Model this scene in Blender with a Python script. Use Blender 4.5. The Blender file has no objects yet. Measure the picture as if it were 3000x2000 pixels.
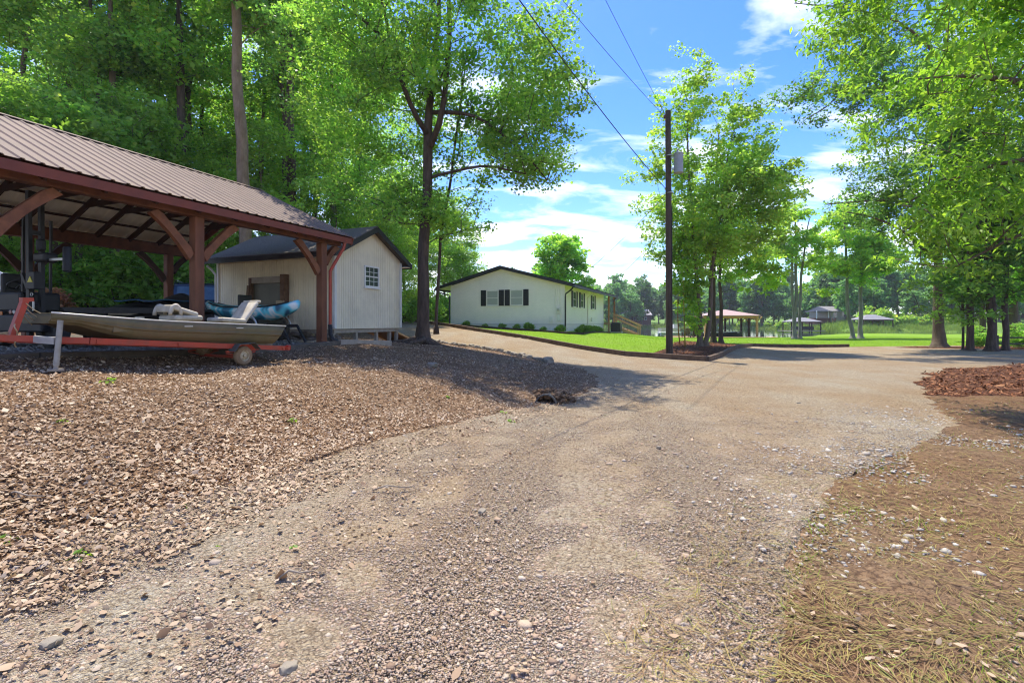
import bpy, bmesh, math, random
import numpy as np
from mathutils import Vector, Matrix, noise
from mathutils.geometry import delaunay_2d_cdt

sc = bpy.context.scene
COL = sc.collection
R = math.radians

# ---------------------------------------------------------------- camera, sky, sun, exposure
F, CX, HY, CH = 1450.0, 1500.0, 945.0, 1.5      # focal length in photo pixels, principal column, horizon row, eye height
cam_d = bpy.data.cameras.new("camera")
cam_d.sensor_width = 36.0
cam_d.lens = 36.0 * F / 3000.0
cam_d.shift_y = -(1000.0 - HY) / 3000.0
cam_d.clip_start = 0.05
cam_d.clip_end = 6000.0
cam = bpy.data.objects.new("camera", cam_d)
cam.location = (0, 0, CH)
cam.rotation_euler = (R(90), 0, 0)
COL.objects.link(cam)
sc.camera = cam

SUN_EL = R(69)
SUN_AZ = R(-22)                                     # clockwise from +Y
sun_dir = Vector((math.sin(SUN_AZ) * math.cos(SUN_EL), math.cos(SUN_AZ) * math.cos(SUN_EL), math.sin(SUN_EL)))
sd = bpy.data.lights.new("sun", 'SUN')
sd.energy = 3.6
sd.angle = R(0.53)
sd.color = (1.0, 0.93, 0.80)
sun = bpy.data.objects.new("sun", sd)
sun.rotation_euler = (-sun_dir).to_track_quat('-Z', 'Y').to_euler()
sun.location = (0, 0, 40)
COL.objects.link(sun)

world = bpy.data.worlds.new("World")
sc.world = world
world.use_nodes = True
wt = world.node_tree
wn, wl = wt.nodes, wt.links
bg = wn["Background"]
bg.inputs["Strength"].default_value = 0.15
sky = wn.new("ShaderNodeTexSky")
sky.sky_type = 'NISHITA'
sky.sun_disc = False
sky.sun_elevation = SUN_EL
sky.sun_rotation = SUN_AZ
sky.altitude = 200
sky.air_density = 1.0
sky.dust_density = 0.6
sky.ozone_density = 4.5
hs = wn.new("ShaderNodeHueSaturation")
hs.inputs["Hue"].default_value = 0.517
hs.inputs["Saturation"].default_value = 1.32
hs.inputs["Value"].default_value = 0.97
wl.new(sky.outputs[0], hs.inputs["Color"])
# thin streaked clouds: noise on the sky direction, projected on a high plane
tc = wn.new("ShaderNodeTexCoord")
sx = wn.new("ShaderNodeSeparateXYZ")
wl.new(tc.outputs["Generated"], sx.inputs[0])
zz = wn.new("ShaderNodeMath"); zz.operation = 'ADD'; zz.inputs[1].default_value = 0.22
wl.new(sx.outputs["Z"], zz.inputs[0])
dv = []
for ax in ("X", "Y"):
    d = wn.new("ShaderNodeMath"); d.operation = 'DIVIDE'
    wl.new(sx.outputs[ax], d.inputs[0]); wl.new(zz.outputs[0], d.inputs[1])
    dv.append(d)
cx = wn.new("ShaderNodeCombineXYZ")
wl.new(dv[0].outputs[0], cx.inputs[0]); wl.new(dv[1].outputs[0], cx.inputs[1])
mp = wn.new("ShaderNodeMapping")
mp.inputs["Rotation"].default_value = (0, 0, R(32))
mp.inputs["Scale"].default_value = (1.0, 2.1, 1)
mp.inputs["Location"].default_value = (3.35, 1.1, 0)
wl.new(cx.outputs[0], mp.inputs[0])
cn = wn.new("ShaderNodeTexNoise")
cn.inputs["Scale"].default_value = 2.1
cn.inputs["Detail"].default_value = 9
cn.inputs["Roughness"].default_value = 0.56
cn.inputs["Distortion"].default_value = 0.35
wl.new(mp.outputs[0], cn.inputs["Vector"])
# more cloud near the horizon
hz = wn.new("ShaderNodeMapRange")
hz.inputs["From Min"].default_value = 0.02; hz.inputs["From Max"].default_value = 0.52
hz.inputs["To Min"].default_value = 0.115; hz.inputs["To Max"].default_value = -0.08
wl.new(sx.outputs["Z"], hz.inputs["Value"])
ca = wn.new("ShaderNodeMath"); ca.operation = 'ADD'
wl.new(cn.outputs["Fac"], ca.inputs[0]); wl.new(hz.outputs[0], ca.inputs[1])
cr = wn.new("ShaderNodeValToRGB")
cr.color_ramp.elements[0].position = 0.47; cr.color_ramp.elements[0].color = (0, 0, 0, 1)
cr.color_ramp.elements[1].position = 0.69; cr.color_ramp.elements[1].color = (1, 1, 1, 1)
wl.new(ca.outputs[0], cr.inputs[0])
cm = wn.new("ShaderNodeMixRGB")
cm.inputs[2].default_value = (5.6, 5.75, 6.0, 1)
wl.new(cr.outputs[0], cm.inputs[0]); wl.new(hs.outputs[0], cm.inputs[1])
wl.new(cm.outputs[0], bg.inputs["Color"])

vs = sc.view_settings
sc.display_settings.display_device = 'sRGB'
vs.view_transform = 'Standard'
vs.look = 'None'
vs.exposure = 1.2
vs.gamma = 1.0
sc.render.film_transparent = False
cy = sc.cycles
cy.max_bounces = 7
cy.diffuse_bounces = 4
cy.glossy_bounces = 3
cy.transmission_bounces = 4
cy.transparent_max_bounces = 6
cy.caustics_reflective = False
cy.caustics_refractive = False
cy.use_denoising = True
cy.filter_width = 1.15
cy.use_adaptive_sampling = True
cy.adaptive_threshold = 0.012

def P(px, py, Y):
    """the point at depth Y that the photo shows at pixel (px, py)"""
    return Vector(((px - CX) / F * Y, Y, CH - (py - HY) / F * Y))

# ---------------------------------------------------------------- materials
def new_mat(name):
    m = bpy.data.materials.new(name)
    m.use_nodes = True
    nt = m.node_tree
    return m, nt.nodes, nt.links, nt.nodes["Principled BSDF"]

def col4(c):
    return (c[0], c[1], c[2], 1.0)

def M(name, c1, c2=None, scale=3.0, rough=0.7, metal=0.0, bump=0.0, bscale=None, stretch=(1, 1, 1), spec=0.35, detail=6, lo=0.35, hi=0.65, dirt=None, dscale=1.2, damt=0.5, bdist=0.02):
    """one procedural surface: two tones mixed by noise, an optional dirt tone on a larger noise, and bump"""
    m, n, l, b = new_mat(name)
    c2 = c2 or tuple(x * 0.7 for x in c1)
    t = n.new("ShaderNodeTexCoord")
    mp_ = n.new("ShaderNodeMapping"); mp_.inputs["Scale"].default_value = stretch
    l.new(t.outputs["Object"], mp_.inputs[0])
    no = n.new("ShaderNodeTexNoise"); no.inputs["Scale"].default_value = scale; no.inputs["Detail"].default_value = detail
    no.inputs["Roughness"].default_value = 0.6
    l.new(mp_.outputs[0], no.inputs["Vector"])
    rp = n.new("ShaderNodeValToRGB")
    rp.color_ramp.elements[0].position = lo; rp.color_ramp.elements[0].color = col4(c1)
    rp.color_ramp.elements[1].position = hi; rp.color_ramp.elements[1].color = col4(c2)
    l.new(no.outputs["Fac"], rp.inputs[0])
    out = rp.outputs[0]
    if dirt:
        dn = n.new("ShaderNodeTexNoise"); dn.inputs["Scale"].default_value = dscale; dn.inputs["Detail"].default_value = 8
        dn.inputs["Roughness"].default_value = 0.7
        l.new(t.outputs["Object"], dn.inputs["Vector"])
        dr = n.new("ShaderNodeMapRange"); dr.inputs["From Min"].default_value = 0.45; dr.inputs["From Max"].default_value = 0.72
        dr.inputs["To Max"].default_value = damt
        l.new(dn.outputs["Fac"], dr.inputs["Value"])
        mx = n.new("ShaderNodeMixRGB"); mx.inputs[2].default_value = col4(dirt)
        l.new(dr.outputs[0], mx.inputs[0]); l.new(out, mx.inputs[1])
        out = mx.outputs[0]
    l.new(out, b.inputs["Base Color"])
    b.inputs["Roughness"].default_value = rough
    b.inputs["Metallic"].default_value = metal
    b.inputs["Specular IOR Level"].default_value = spec
    if bump:
        bn = n.new("ShaderNodeTexNoise"); bn.inputs["Scale"].default_value = bscale or scale * 4; bn.inputs["Detail"].default_value = 5
        l.new(mp_.outputs[0], bn.inputs["Vector"])
        bp = n.new("ShaderNodeBump"); bp.inputs["Strength"].default_value = bump; bp.inputs["Distance"].default_value = bdist
        l.new(bn.outputs["Fac"], bp.inputs["Height"]); l.new(bp.outputs[0], b.inputs["Normal"])
    return m

def ramp_mat_island(name, cols, rough=0.8, spec=0.2, transl=None, tmix=0.0, bump=0.0, bscale=60, mottled=0.25):
    """each loose piece of a mesh (a leaf, a stone, a blade) takes its own tone from a ramp"""
    m, n, l, b = new_mat(name)
    g = n.new("ShaderNodeNewGeometry")
    rp = n.new("ShaderNodeValToRGB")
    els = rp.color_ramp.elements
    while len(els) < len(cols):
        els.new(0.5)
    for i, c in enumerate(cols):
        els[i].position = i / max(1, len(cols) - 1)
        els[i].color = col4(c)
    l.new(g.outputs["Random Per Island"], rp.inputs[0])
    out = rp.outputs[0]
    if mottled:
        oi = n.new("ShaderNodeTexCoord")
        no = n.new("ShaderNodeTexNoise"); no.inputs["Scale"].default_value = 0.55; no.inputs["Detail"].default_value = 2
        l.new(oi.outputs["Object"], no.inputs["Vector"])
        mr = n.new("ShaderNodeMapRange"); mr.inputs["From Min"].default_value = 0.3; mr.inputs["From Max"].default_value = 0.7
        mr.inputs["To Min"].default_value = 1 - mottled; mr.inputs["To Max"].default_value = 1 + mottled
        l.new(no.outputs["Fac"], mr.inputs["Value"])
        hv = n.new("ShaderNodeHueSaturation")
        l.new(out, hv.inputs["Color"]); l.new(mr.outputs[0], hv.inputs["Value"])
        out = hv.outputs[0]
    l.new(out, b.inputs["Base Color"])
    b.inputs["Roughness"].default_value = rough
    b.inputs["Specular IOR Level"].default_value = spec
    if bump:
        tco = n.new("ShaderNodeTexCoord")
        bn = n.new("ShaderNodeTexNoise"); bn.inputs["Scale"].default_value = bscale
        l.new(tco.outputs["Object"], bn.inputs["Vector"])
        bp = n.new("ShaderNodeBump"); bp.inputs["Strength"].default_value = bump; bp.inputs["Distance"].default_value = 0.01
        l.new(bn.outputs["Fac"], bp.inputs["Height"]); l.new(bp.outputs[0], b.inputs["Normal"])
    if transl:
        tr = n.new("ShaderNodeBsdfTranslucent")
        mu = n.new("ShaderNodeMixRGB"); mu.blend_type = 'MULTIPLY'; mu.inputs[0].default_value = 1.0
        mu.inputs[2].default_value = col4(transl)
        l.new(out, mu.inputs[1])
        l.new(mu.outputs[0], tr.inputs["Color"])
        ms = n.new("ShaderNodeMixShader"); ms.inputs[0].default_value = tmix
        l.new(b.outputs[0], ms.inputs[1]); l.new(tr.outputs[0], ms.inputs[2])
        l.new(ms.outputs[0], n["Material Output"].inputs["Surface"])
    return m

# ---------------------------------------------------------------- things, parts, tags
def tag(o, label=None, cat=None, group=None, kind=None):
    if label: o["label"] = label
    if cat: o["category"] = cat
    if group: o["group"] = group
    if kind: o["kind"] = kind
    return o

BASE = {}
def thing(name, label, cat, loc=(0, 0, 0), group=None, rz=0.0):
    o = bpy.data.objects.new(name, None)
    o.empty_display_size = 0.2
    COL.objects.link(o)
    o.location = loc
    o.rotation_euler = (0, 0, rz)
    BASE[o.name] = Vector(loc)
    return tag(o, label, cat, group)

def kids(o):
    return list(o.children)

def copy_tree(o, parent=None):
    c = o.copy()
    COL.objects.link(c)
    if parent is not None:
        c.parent = parent
    for ch in list(o.children):
        copy_tree(ch, c)
    return c

def link_mesh(name, verts, faces, mats, parent=None, smooth=False, midx=None, kind=None, world=True):
    base = BASE.get(parent.name, Vector((0, 0, 0))) if (parent is not None and world) else Vector((0, 0, 0))
    me = bpy.data.meshes.new(name)
    v = np.asarray(verts, dtype=np.float32).reshape(-1, 3)
    if parent is not None and world:
        v = v - np.array(base, dtype=np.float32)
    me.from_pydata(v.tolist() if not isinstance(faces, np.ndarray) else [], [], faces if not isinstance(faces, np.ndarray) else [])
    if isinstance(faces, np.ndarray):
        nv, nf, k = len(v), len(faces), faces.shape[1]
        me.vertices.add(nv); me.vertices.foreach_set("co", v.ravel())
        me.loops.add(nf * k); me.loops.foreach_set("vertex_index", faces.astype(np.int32).ravel())
        me.polygons.add(nf); me.polygons.foreach_set("loop_start", np.arange(0, nf * k, k, dtype=np.int32))
        me.update(calc_edges=True)
    if not isinstance(mats, (list, tuple)):
        mats = [mats]
    for m in mats:
        me.materials.append(m)
    if midx is not None:
        me.polygons.foreach_set("material_index", np.asarray(midx, dtype=np.int32))
    if smooth:
        me.polygons.foreach_set("use_smooth", np.ones(len(me.polygons), dtype=bool))
    me.validate()
    me.update()
    o = bpy.data.objects.new(name, me)
    COL.objects.link(o)
    if parent is not None:
        o.parent = parent
        BASE[o.name] = base
    if kind:
        o["kind"] = kind
    return o

class MB:
    """collects boxes, prisms, tubes and sheets; build() links them as one mesh object"""
    def __init__(s):
        s.v, s.f, s.mi, s.cur = [], [], [], 0
    def add(s, vs_, fs):
        k = len(s.v)
        s.v += [tuple(x) for x in vs_]
        for f in fs:
            s.f.append(tuple(i + k for i in f)); s.mi.append(s.cur)
        return s
    def box(s, c, size, ax=None):
        """a box about centre c; ax: three unit vectors"""
        c = Vector(c)
        ax = ax or (Vector((1, 0, 0)), Vector((0, 1, 0)), Vector((0, 0, 1)))
        h = [Vector(a) * (d / 2) for a, d in zip(ax, size)]
        p = [c + h[0] * i + h[1] * j + h[2] * k for k in (-1, 1) for j in (-1, 1) for i in (-1, 1)]
        return s.add(p, [(0, 2, 3, 1), (4, 5, 7, 6), (0, 1, 5, 4), (2, 6, 7, 3), (0, 4, 6, 2), (1, 3, 7, 5)])
    def beam(s, a, b, w, h, up=(0, 0, 1), ext=0.0):
        """a bar from a to b; w across, h along up"""
        a, b = Vector(a), Vector(b)
        d = (b - a).normalized()
        up = Vector(up)
        side = d.cross(up).normalized()
        u = side.cross(d).normalized()
        L = (b - a).length + 2 * ext
        return s.box((a + b) / 2, (L, w, h), (d, side, u))
    def prism(s, poly, vec):
        poly = [Vector(p) for p in poly]
        vec = Vector(vec)
        n = len(poly)
        p = poly + [q + vec for q in poly]
        fs = [tuple(range(n - 1, -1, -1)), tuple(range(n, 2 * n))]
        fs += [(i, (i + 1) % n, n + (i + 1) % n, n + i) for i in range(n)]
        return s.add(p, fs)
    def tube(s, pts, rad, n=8, caps=True, seed=None, wob=0.0):
        pts = [Vector(p) for p in pts]
        if not isinstance(rad, (list, tuple)):
            rad = [rad] * len(pts)
        rnd = random.Random(seed) if seed is not None else None
        k = len(s.v)
        side = None
        for i, p in enumerate(pts):
            d = (pts[min(i + 1, len(pts) - 1)] - pts[max(i - 1, 0)])
            if d.length < 1e-9: d = Vector((0, 0, 1))
            d.normalize()
            if side is None:
                side = d.cross(Vector((0.31, 0.27, 1)) if abs(d.z) < 0.9 else Vector((1, 0.2, 0.1))).normalized()
            else:
                side = (side - d * side.dot(d)).normalized()
            up = d.cross(side)
            for j in range(n):
                a = 2 * math.pi * j / n
                r = rad[i] * (1 + (rnd.uniform(-wob, wob) if rnd else 0))
                s.v.append(tuple(p + side * (math.cos(a) * r) + up * (math.sin(a) * r)))
        for i in range(len(pts) - 1):
            for j in range(n):
                a, b = k + i * n + j, k + i * n + (j + 1) % n
                s.f.append((a, b, b + n, a + n)); s.mi.append(s.cur)
        if caps:
            s.f.append(tuple(k + j for j in range(n - 1, -1, -1))); s.mi.append(s.cur)
            e = k + (len(pts) - 1) * n
            s.f.append(tuple(e + j for j in range(n))); s.mi.append(s.cur)
        return s
    def lathe(s, c, prof, axis=(0, 0, 1), n=20, close=False):
        """prof: (radius, height) along axis from c"""
        c, ax = Vector(c), Vector(axis).normalized()
        sd_ = ax.cross(Vector((0.3, 0.2, 1)) if abs(ax.z) < 0.9 else Vector((1, 0, 0))).normalized()
        up = ax.cross(sd_)
        k = len(s.v)
        for r, h in prof:
            for j in range(n):
                a = 2 * math.pi * j / n
                s.v.append(tuple(c + ax * h + sd_ * (r * math.cos(a)) + up * (r * math.sin(a))))
        m = len(prof)
        for i in range(m if close else m - 1):
            for j in range(n):
                a, b = k + i * n + j, k + i * n + (j + 1) % n
                a2, b2 = k + ((i + 1) % m) * n + j, k + ((i + 1) % m) * n + (j + 1) % n
                s.f.append((a, b, b2, a2)); s.mi.append(s.cur)
        if not close:
            if prof[0][0] > 1e-4:
                s.f.append(tuple(k + j for j in range(n - 1, -1, -1))); s.mi.append(s.cur)
            if prof[-1][0] > 1e-4:
                e = k + (m - 1) * n
                s.f.append(tuple(e + j for j in range(n))); s.mi.append(s.cur)
        return s
    def build(s, name, mats, parent=None, smooth=False, bevel=0.0, kind=None, world=True, autosmooth=None):
        o = link_mesh(name, s.v, s.f, mats, parent, smooth, s.mi, kind, world)
        if bevel:
            m = o.modifiers.new("edge", 'BEVEL'); m.width = bevel; m.segments = 2; m.limit_method = 'ANGLE'
        if autosmooth is not None:
            o.data.set_sharp_from_angle(angle=R(autosmooth))
        return o

E1 = Vector((0.377, 0.926, 0)).normalized()       # long axis shared by the carport, the house and the parked boat
E2 = Vector((-E1.y, E1.x, 0))
UP = Vector((0, 0, 1))
def frame(ox, oy, a1, a2):
    return lambda a, b, z: Vector((ox, oy, 0)) + a1 * a + a2 * b + UP * z
CP = frame(-5.0, 13.0, E1, E2)                      # carport: s along E1 from its front post by the shed, w towards the rear
SH = frame(-5.38, 15.0, E1, E2)                     # shed: a along the gable, b along the side wall
HO = frame(3.53, 33.0, E2, E1)                      # house: a along the gable, b along the side wall
BT = frame(-4.566, 10.0, -E1, E2)                   # boat: s from transom to bow, w across

# ---------------------------------------------------------------- terrain
CTRL = [
 (0,-6,0),(6,-6,0),(-6,-6,.25),(12,0,0.02),(25,0,.1),(-12,-3,.8),(-25,-8,1.2),(0,-20,0),(20,-20,.1),(-20,-20,.8),
 (0,2,0),(1,5,0),(2.5,8,0),(3.2,12,0),(4.2,16,0),(8,14,0),(12,18,0),(18,20,0),(25,22,0),(10,22,0),(15,28,0),(25,27,0.03),(-.2,4,0),(.6,6.2,0),
 (5,3,.02),(9,6,.04),(12,10,.05),(18,12,.08),(35,20,.1),
 (4.95,21.5,.05),(9.5,24.5,.22),(11.5,28,.22),(13,32,.15),(1.79,26,.46),(-2.17,31.5,.957),(-5.7,36,1.38),(1.4,17.2,.1),(-3.9,24.4,.58),(-3.2,18,.68),(-7,27,.95),(0,21.5,.3),(-2,27,.68),
 (-5.4,15,.9),(-2.5,16.8,.72),(-5,13,1.0),(-4.6,12.7,.86),(-3.63,15.1,.8),
 (-4.93,9.1,.665),(-4.7,10.6,.72),(-5.6,7.6,.77),(-6.1,6.4,.86),(-6.9,4.6,.86),(-7.4,6.2,.98),
 (-1.8,9.8,.42),(-1,13,.47),(0,15,.33),(-3,12.5,.66),(-3.2,9.3,.56),(.3,12.2,.18),
 (.65,9.6,-.1),(-.6,7.8,-.02),(-1.4,6.4,.04),(-1.9,4.8,.04),
 (-2,3,.02),(-3,4.3,.22),(-3.4,6.5,.42),(-4.6,6.2,.63),(-3.6,2.2,.2),(-5,3,.55),(-6,1,.7),(-3,0,.12),
 (-8,12,1.02),(-7,9,1.0),(-9,7,1.05),(-12,12,1.1),(-10,16,1.05),(-14,9,1.2),(-12,5,1.15),
 (-10,22,1.15),(-20,20,2.2),(-20,35,2.9),(-8,30,1.25),(-10,40,1.7),(-30,30,3.2),(-25,10,2.3),(-14,17,1.35),(-45,50,2.8),(-15,60,1.6),(-45,10,2.2),
 (3.53,33,.9),(-4.5,36.2,1.36),(8.2,44.5,.72),(0,47.8,1.15),(10,40,.42),(12,50,.15),(5,27.5,.36),(7.5,24.5,.12),
 (15,36,0),(25,36,0),(35,36,0),(20,50,-.1),(30,50,-.1),(45,42,0),(20,61,-.34),(36,61,-.3),(10,62,-.3),(0,62,.2),(52,62,-.2),(65,42,.1),(42,12,.1),(45,-5,.1),(70,10,.2),
]
_c = np.array(CTRL, dtype=float)
def _phi(r2):
    return 0.5 * r2 * np.log(r2 + 1e-9)
def _fit():
    X = _c[:, :2]
    n = len(X)
    d2 = ((X[:, None, :] - X[None, :, :]) ** 2).sum(-1)
    A = np.zeros((n + 3, n + 3))
    A[:n, :n] = _phi(d2) + np.eye(n) * 0.6
    A[:n, n] = 1; A[:n, n + 1:] = X
    A[n, :n] = 1; A[n + 1:, :n] = X.T
    bb = np.zeros(n + 3); bb[:n] = _c[:, 2]
    return np.linalg.solve(A, bb)
_w = _fit()
WATER_Z = -0.7
def sstep(a, b, x):
    t = np.clip((x - a) / (b - a), 0, 1)
    return t * t * (3 - 2 * t)
def shores(x, y):
    """near and far shore as depth along a bearing"""
    bear = x / np.maximum(y, 1.0)
    near = 64 + 3 * np.sin(bear * 20) + 16 * sstep(.5, .68, bear) + 40 * sstep(.02, -.12, bear)
    far = 205 - 98 * sstep(.42, .66, bear) + 10 * np.sin(bear * 23 + 1)
    return near, far
def ground_z(x, y):
    x = np.atleast_1d(np.asarray(x, dtype=float)); y = np.atleast_1d(np.asarray(y, dtype=float))
    z = np.empty_like(x)
    n = len(_c)
    for i in range(0, len(x), 20000):
        xs, ys = x[i:i + 20000], y[i:i + 20000]
        cx_, cy_ = np.clip(xs, -48, 75), np.clip(ys, -22, 64)
        d2 = (cx_[:, None] - _c[None, :, 0]) ** 2 + (cy_[:, None] - _c[None, :, 1]) ** 2
        z[i:i + 20000] = _phi(d2) @ _w[:n] + _w[n] + _w[n + 1] * cx_ + _w[n + 2] * cy_
    near, far = shores(x, y)
    into = sstep(near - 3.5, near + 4, y)
    z = z * (1 - into) + (-1.9) * into
    out = sstep(far - 5, far + 3, y)
    bear = x / np.maximum(y, 1.0)
    hill = -0.45 + (y - far) * (0.035 + .05 * sstep(.55, .75, bear) * (y < far + 60)) 
    hill = np.minimum(hill, 7.0 + 0.002 * y)
    z = z * (1 - out) + hill * out
    # small bumps: only off the roads
    return z
def gz(x, y):
    return float(ground_z([x], [y])[0])
# ---------------------------------------------------------------- ground, cut into the zones the photo shows
rng = np.random.default_rng(7)
def densify(poly, step, jit, seed=0):
    rr = random.Random(seed)
    out = []
    n = len(poly)
    for i in range(n):
        a, b = Vector(poly[i]), Vector(poly[(i + 1) % n])
        L = (b - a).length
        d = min(a.length, b.length)
        st = step * max(1.0, d / 10.0)
        k = max(1, int(L / st))
        for j in range(k):
            p = a.lerp(b, j / k)
            q = jit * min(2.0, max(.6, p.length / 12))
            if jit: p = p + Vector((rr.gauss(0, q), rr.gauss(0, q)))
            out.append((p.x, p.y))
    return out
BORDER = [(7.8, 19.8), (4.95, 21.7), (1.79, 26), (-2.17, 31.5), (-5.7, 36), (-8.2, 39.4)]      # timber edge of the lawn beside the drive
BORDER_R = [(7.8, 19.8), (10.8, 24.2), (15, 31), (21.5, 31.6)]
def c2(s, w): 
    p = CP(s, w, 0); return (p.x, p.y)
Z_LAWN = BORDER[::-1] + BORDER_R[1:] + [(28, 31.6), (45, 29.2), (90, 30), (110, 82), (60, 92), (45, 84), (36, 74), (26, 66), (18, 65), (6, 66), (-4, 68), (-9, 60), (-9.5, 46)]
Z_ISLE = [(7.75, 19.95), (5.2, 21.62), (6.5, 22.7), (8.4, 26.5), (10.4, 31), (12, 35), (15.5, 36.6), (16.4, 33.5), (14.9, 30.9), (10.8, 24.3)]
Z_MULCH = [(8.4, 9.9), (9.6, 11.7), (10.8, 13.1), (13.7, 15.6), (18.6, 18), (26, 20.5), (40, 21), (38, 12), (24, 9.8), (14, 9.2)]
Z_STRIP = [(23, 29.8), (27, 26.6), (34, 25.2), (60, 24.5), (60, 27.2), (34, 28.4), (29, 30.2), (25, 31)]
Z_PAD = [c2(-11, -.12), c2(1.2, -.12), c2(2.45, -.2), c2(2.6, 1.2), c2(1.2, 7.5), c2(-11, 8)]
Z_DRIVE = [(-4.6, -8), (-4, 1.2), (-2.9, 2.9), (-2.35, 4.3), (-1.65, 6.1), (-.1, 8.6), (1.2, 10.3), (2.0, 11.6), (2.3, 13.6), (1.9, 15.8), (1.35, 17.2), (-.9, 20.4), (-3.9, 24.4), (-7.2, 28.3), (-11, 33.5), (-13, 38),
           (-8.4, 39.6), (-5.7, 36), (1.79, 26), (6, 22), (10.8, 24.2), (15, 31), (28, 31.6), (27, 26.6), (34, 25.2), (60, 24.5), (60, 20.8), (26, 20.4), (18.6, 17.9), (13.7, 15.5), (10.8, 13), (9.6, 11.6), (8.2, 9.8),
           (6.3, 7.0), (4.6, 5.75), (3.1, 4.7), (1.9, 3.3), (1.0, 2.0), (.5, 0), (.3, -8)]
Z_VERGE = [(.3, -8), (.5, 0), (1.0, 2.0), (1.9, 3.3), (3.1, 4.7), (4.6, 5.75), (6.3, 7.0), (8.2, 9.8), (14, 9.4), (24, 10), (42, 12), (60, 20.6), (80, 20), (60, -8)]
def inside(poly, x, y):
    px = np.array([p[0] for p in poly]); py = np.array([p[1] for p in poly])
    r = np.zeros(len(x), dtype=bool)
    j = len(px) - 1
    for i in range(len(px)):
        c = ((py[i] > y) != (py[j] > y)) & (x < (px[j] - px[i]) * (y - py[i]) / (py[j] - py[i] + 1e-12) + px[i])
        r ^= c
        j = i
    return r
zones = [("mulch_isle", densify(Z_ISLE, .35, .05, 1)), ("lawn", densify(Z_LAWN, .6, 0.0, 2)), ("mulch", densify(Z_MULCH, .22, .09, 3)), ("strip", densify(Z_STRIP, .35, .12, 4)),
         ("pad", densify(Z_PAD, .5, 0.0, 5)), ("drive", densify(Z_DRIVE, .16, .06, 6)), ("verge", densify(Z_VERGE, .22, .0, 7))]
def build_ground():
    pts, edges = [], []
    for nm, poly in zones:
        k = len(pts)
        pts += poly
        edges += [(k + i, k + (i + 1) % len(poly)) for i in range(len(poly))]
    r = 0.35
    ring = 0
    while r < 520:
        n = 300 if r < 90 else 220
        a0 = rng.uniform(0, 1)
        for i in range(n):
            a = 2 * math.pi * (i + a0) / n
            front = math.sin(a) > -0.25
            if not front and (i % 4 or ring % 3): continue
            if r < 1.2 and i % 4: continue
            q = r * (1 + rng.uniform(-.006, .006))
            pts.append((q * math.cos(a), q * math.sin(a)))
        r *= 1.021 if r < 100 else 1.04
        ring += 1
    for i in range(90):
        a = 2 * math.pi * i / 90
        pts.append((3000 * math.cos(a), 3000 * math.sin(a)))
    V2, ed, fc, *_ = delaunay_2d_cdt([Vector(p) for p in pts], edges, [], 0, 1e-4)
    V = np.array([(v.x, v.y) for v in V2])
    z = ground_z(V[:, 0], V[:, 1])
    fc = np.array([f for f in fc if len(f) == 3], dtype=np.int32)
    a, b, c = V[fc[:, 0]], V[fc[:, 1]], V[fc[:, 2]]
    ctr = (a + b + c) / 3
    area = (b[:, 0] - a[:, 0]) * (c[:, 1] - a[:, 1]) - (b[:, 1] - a[:, 1]) * (c[:, 0] - a[:, 0])
    fc[area < 0] = fc[area < 0][:, ::-1]
    zone = np.full(len(fc), -1)
    for i, (nm, poly) in reversed(list(enumerate(zones))):
        zone[inside(poly, ctr[:, 0], ctr[:, 1])] = i
    far = (ctr[:, 1] > 95) & (zone < 0)
    rough = np.array([noise.noise(Vector((x * .9, y * .9, 0))) for x, y in V])
    rough2 = np.array([noise.noise(Vector((x * 2.7, y * 2.7, 4))) for x, y in V])
    dist = np.hypot(V[:, 0], V[:, 1])
    onbank = np.ones(len(V), dtype=bool)
    for k in (1, 4, 5):
        onbank &= ~inside(zones[k][1], V[:, 0], V[:, 1])
    tracks = -.02 * np.exp(-((V[:, 0] - .55 * (V[:, 1] - 5) ** 1.0 * .35 - .1) / .28) ** 2) - .02 * np.exp(-((V[:, 0] - .55 * (V[:, 1] - 5) * .35 - 1.75) / .28) ** 2)
    zz_ = z + np.where((dist < 22) & inside(zones[5][1], V[:, 0], V[:, 1]), tracks + .012 * rough2, 0) + np.where(onbank & (dist < 40), .055 * rough + .02 * rough2, .006 * rough)
    out = {}
    names = {-1: "ground", 0: "mulch_bed", 1: "lawn", 2: "mulch_bed", 3: "mulch_bed", 4: "gravel_pad", 5: "driveway", 6: "dirt_verge"}
    for zi in sorted(set(zone.tolist())):
        for part in ((False, True) if zi == -1 else (False,)):
            sel = (zone == zi) & (far == part) if zi == -1 else zone == zi
            f = fc[sel]
            if not len(f): continue
            used, inv = np.unique(f, return_inverse=True)
            out[(zi, part)] = (np.column_stack([V[used], zz_[used]]), inv.reshape(-1, 3).astype(np.int32), names[zi])
    return out

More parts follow.
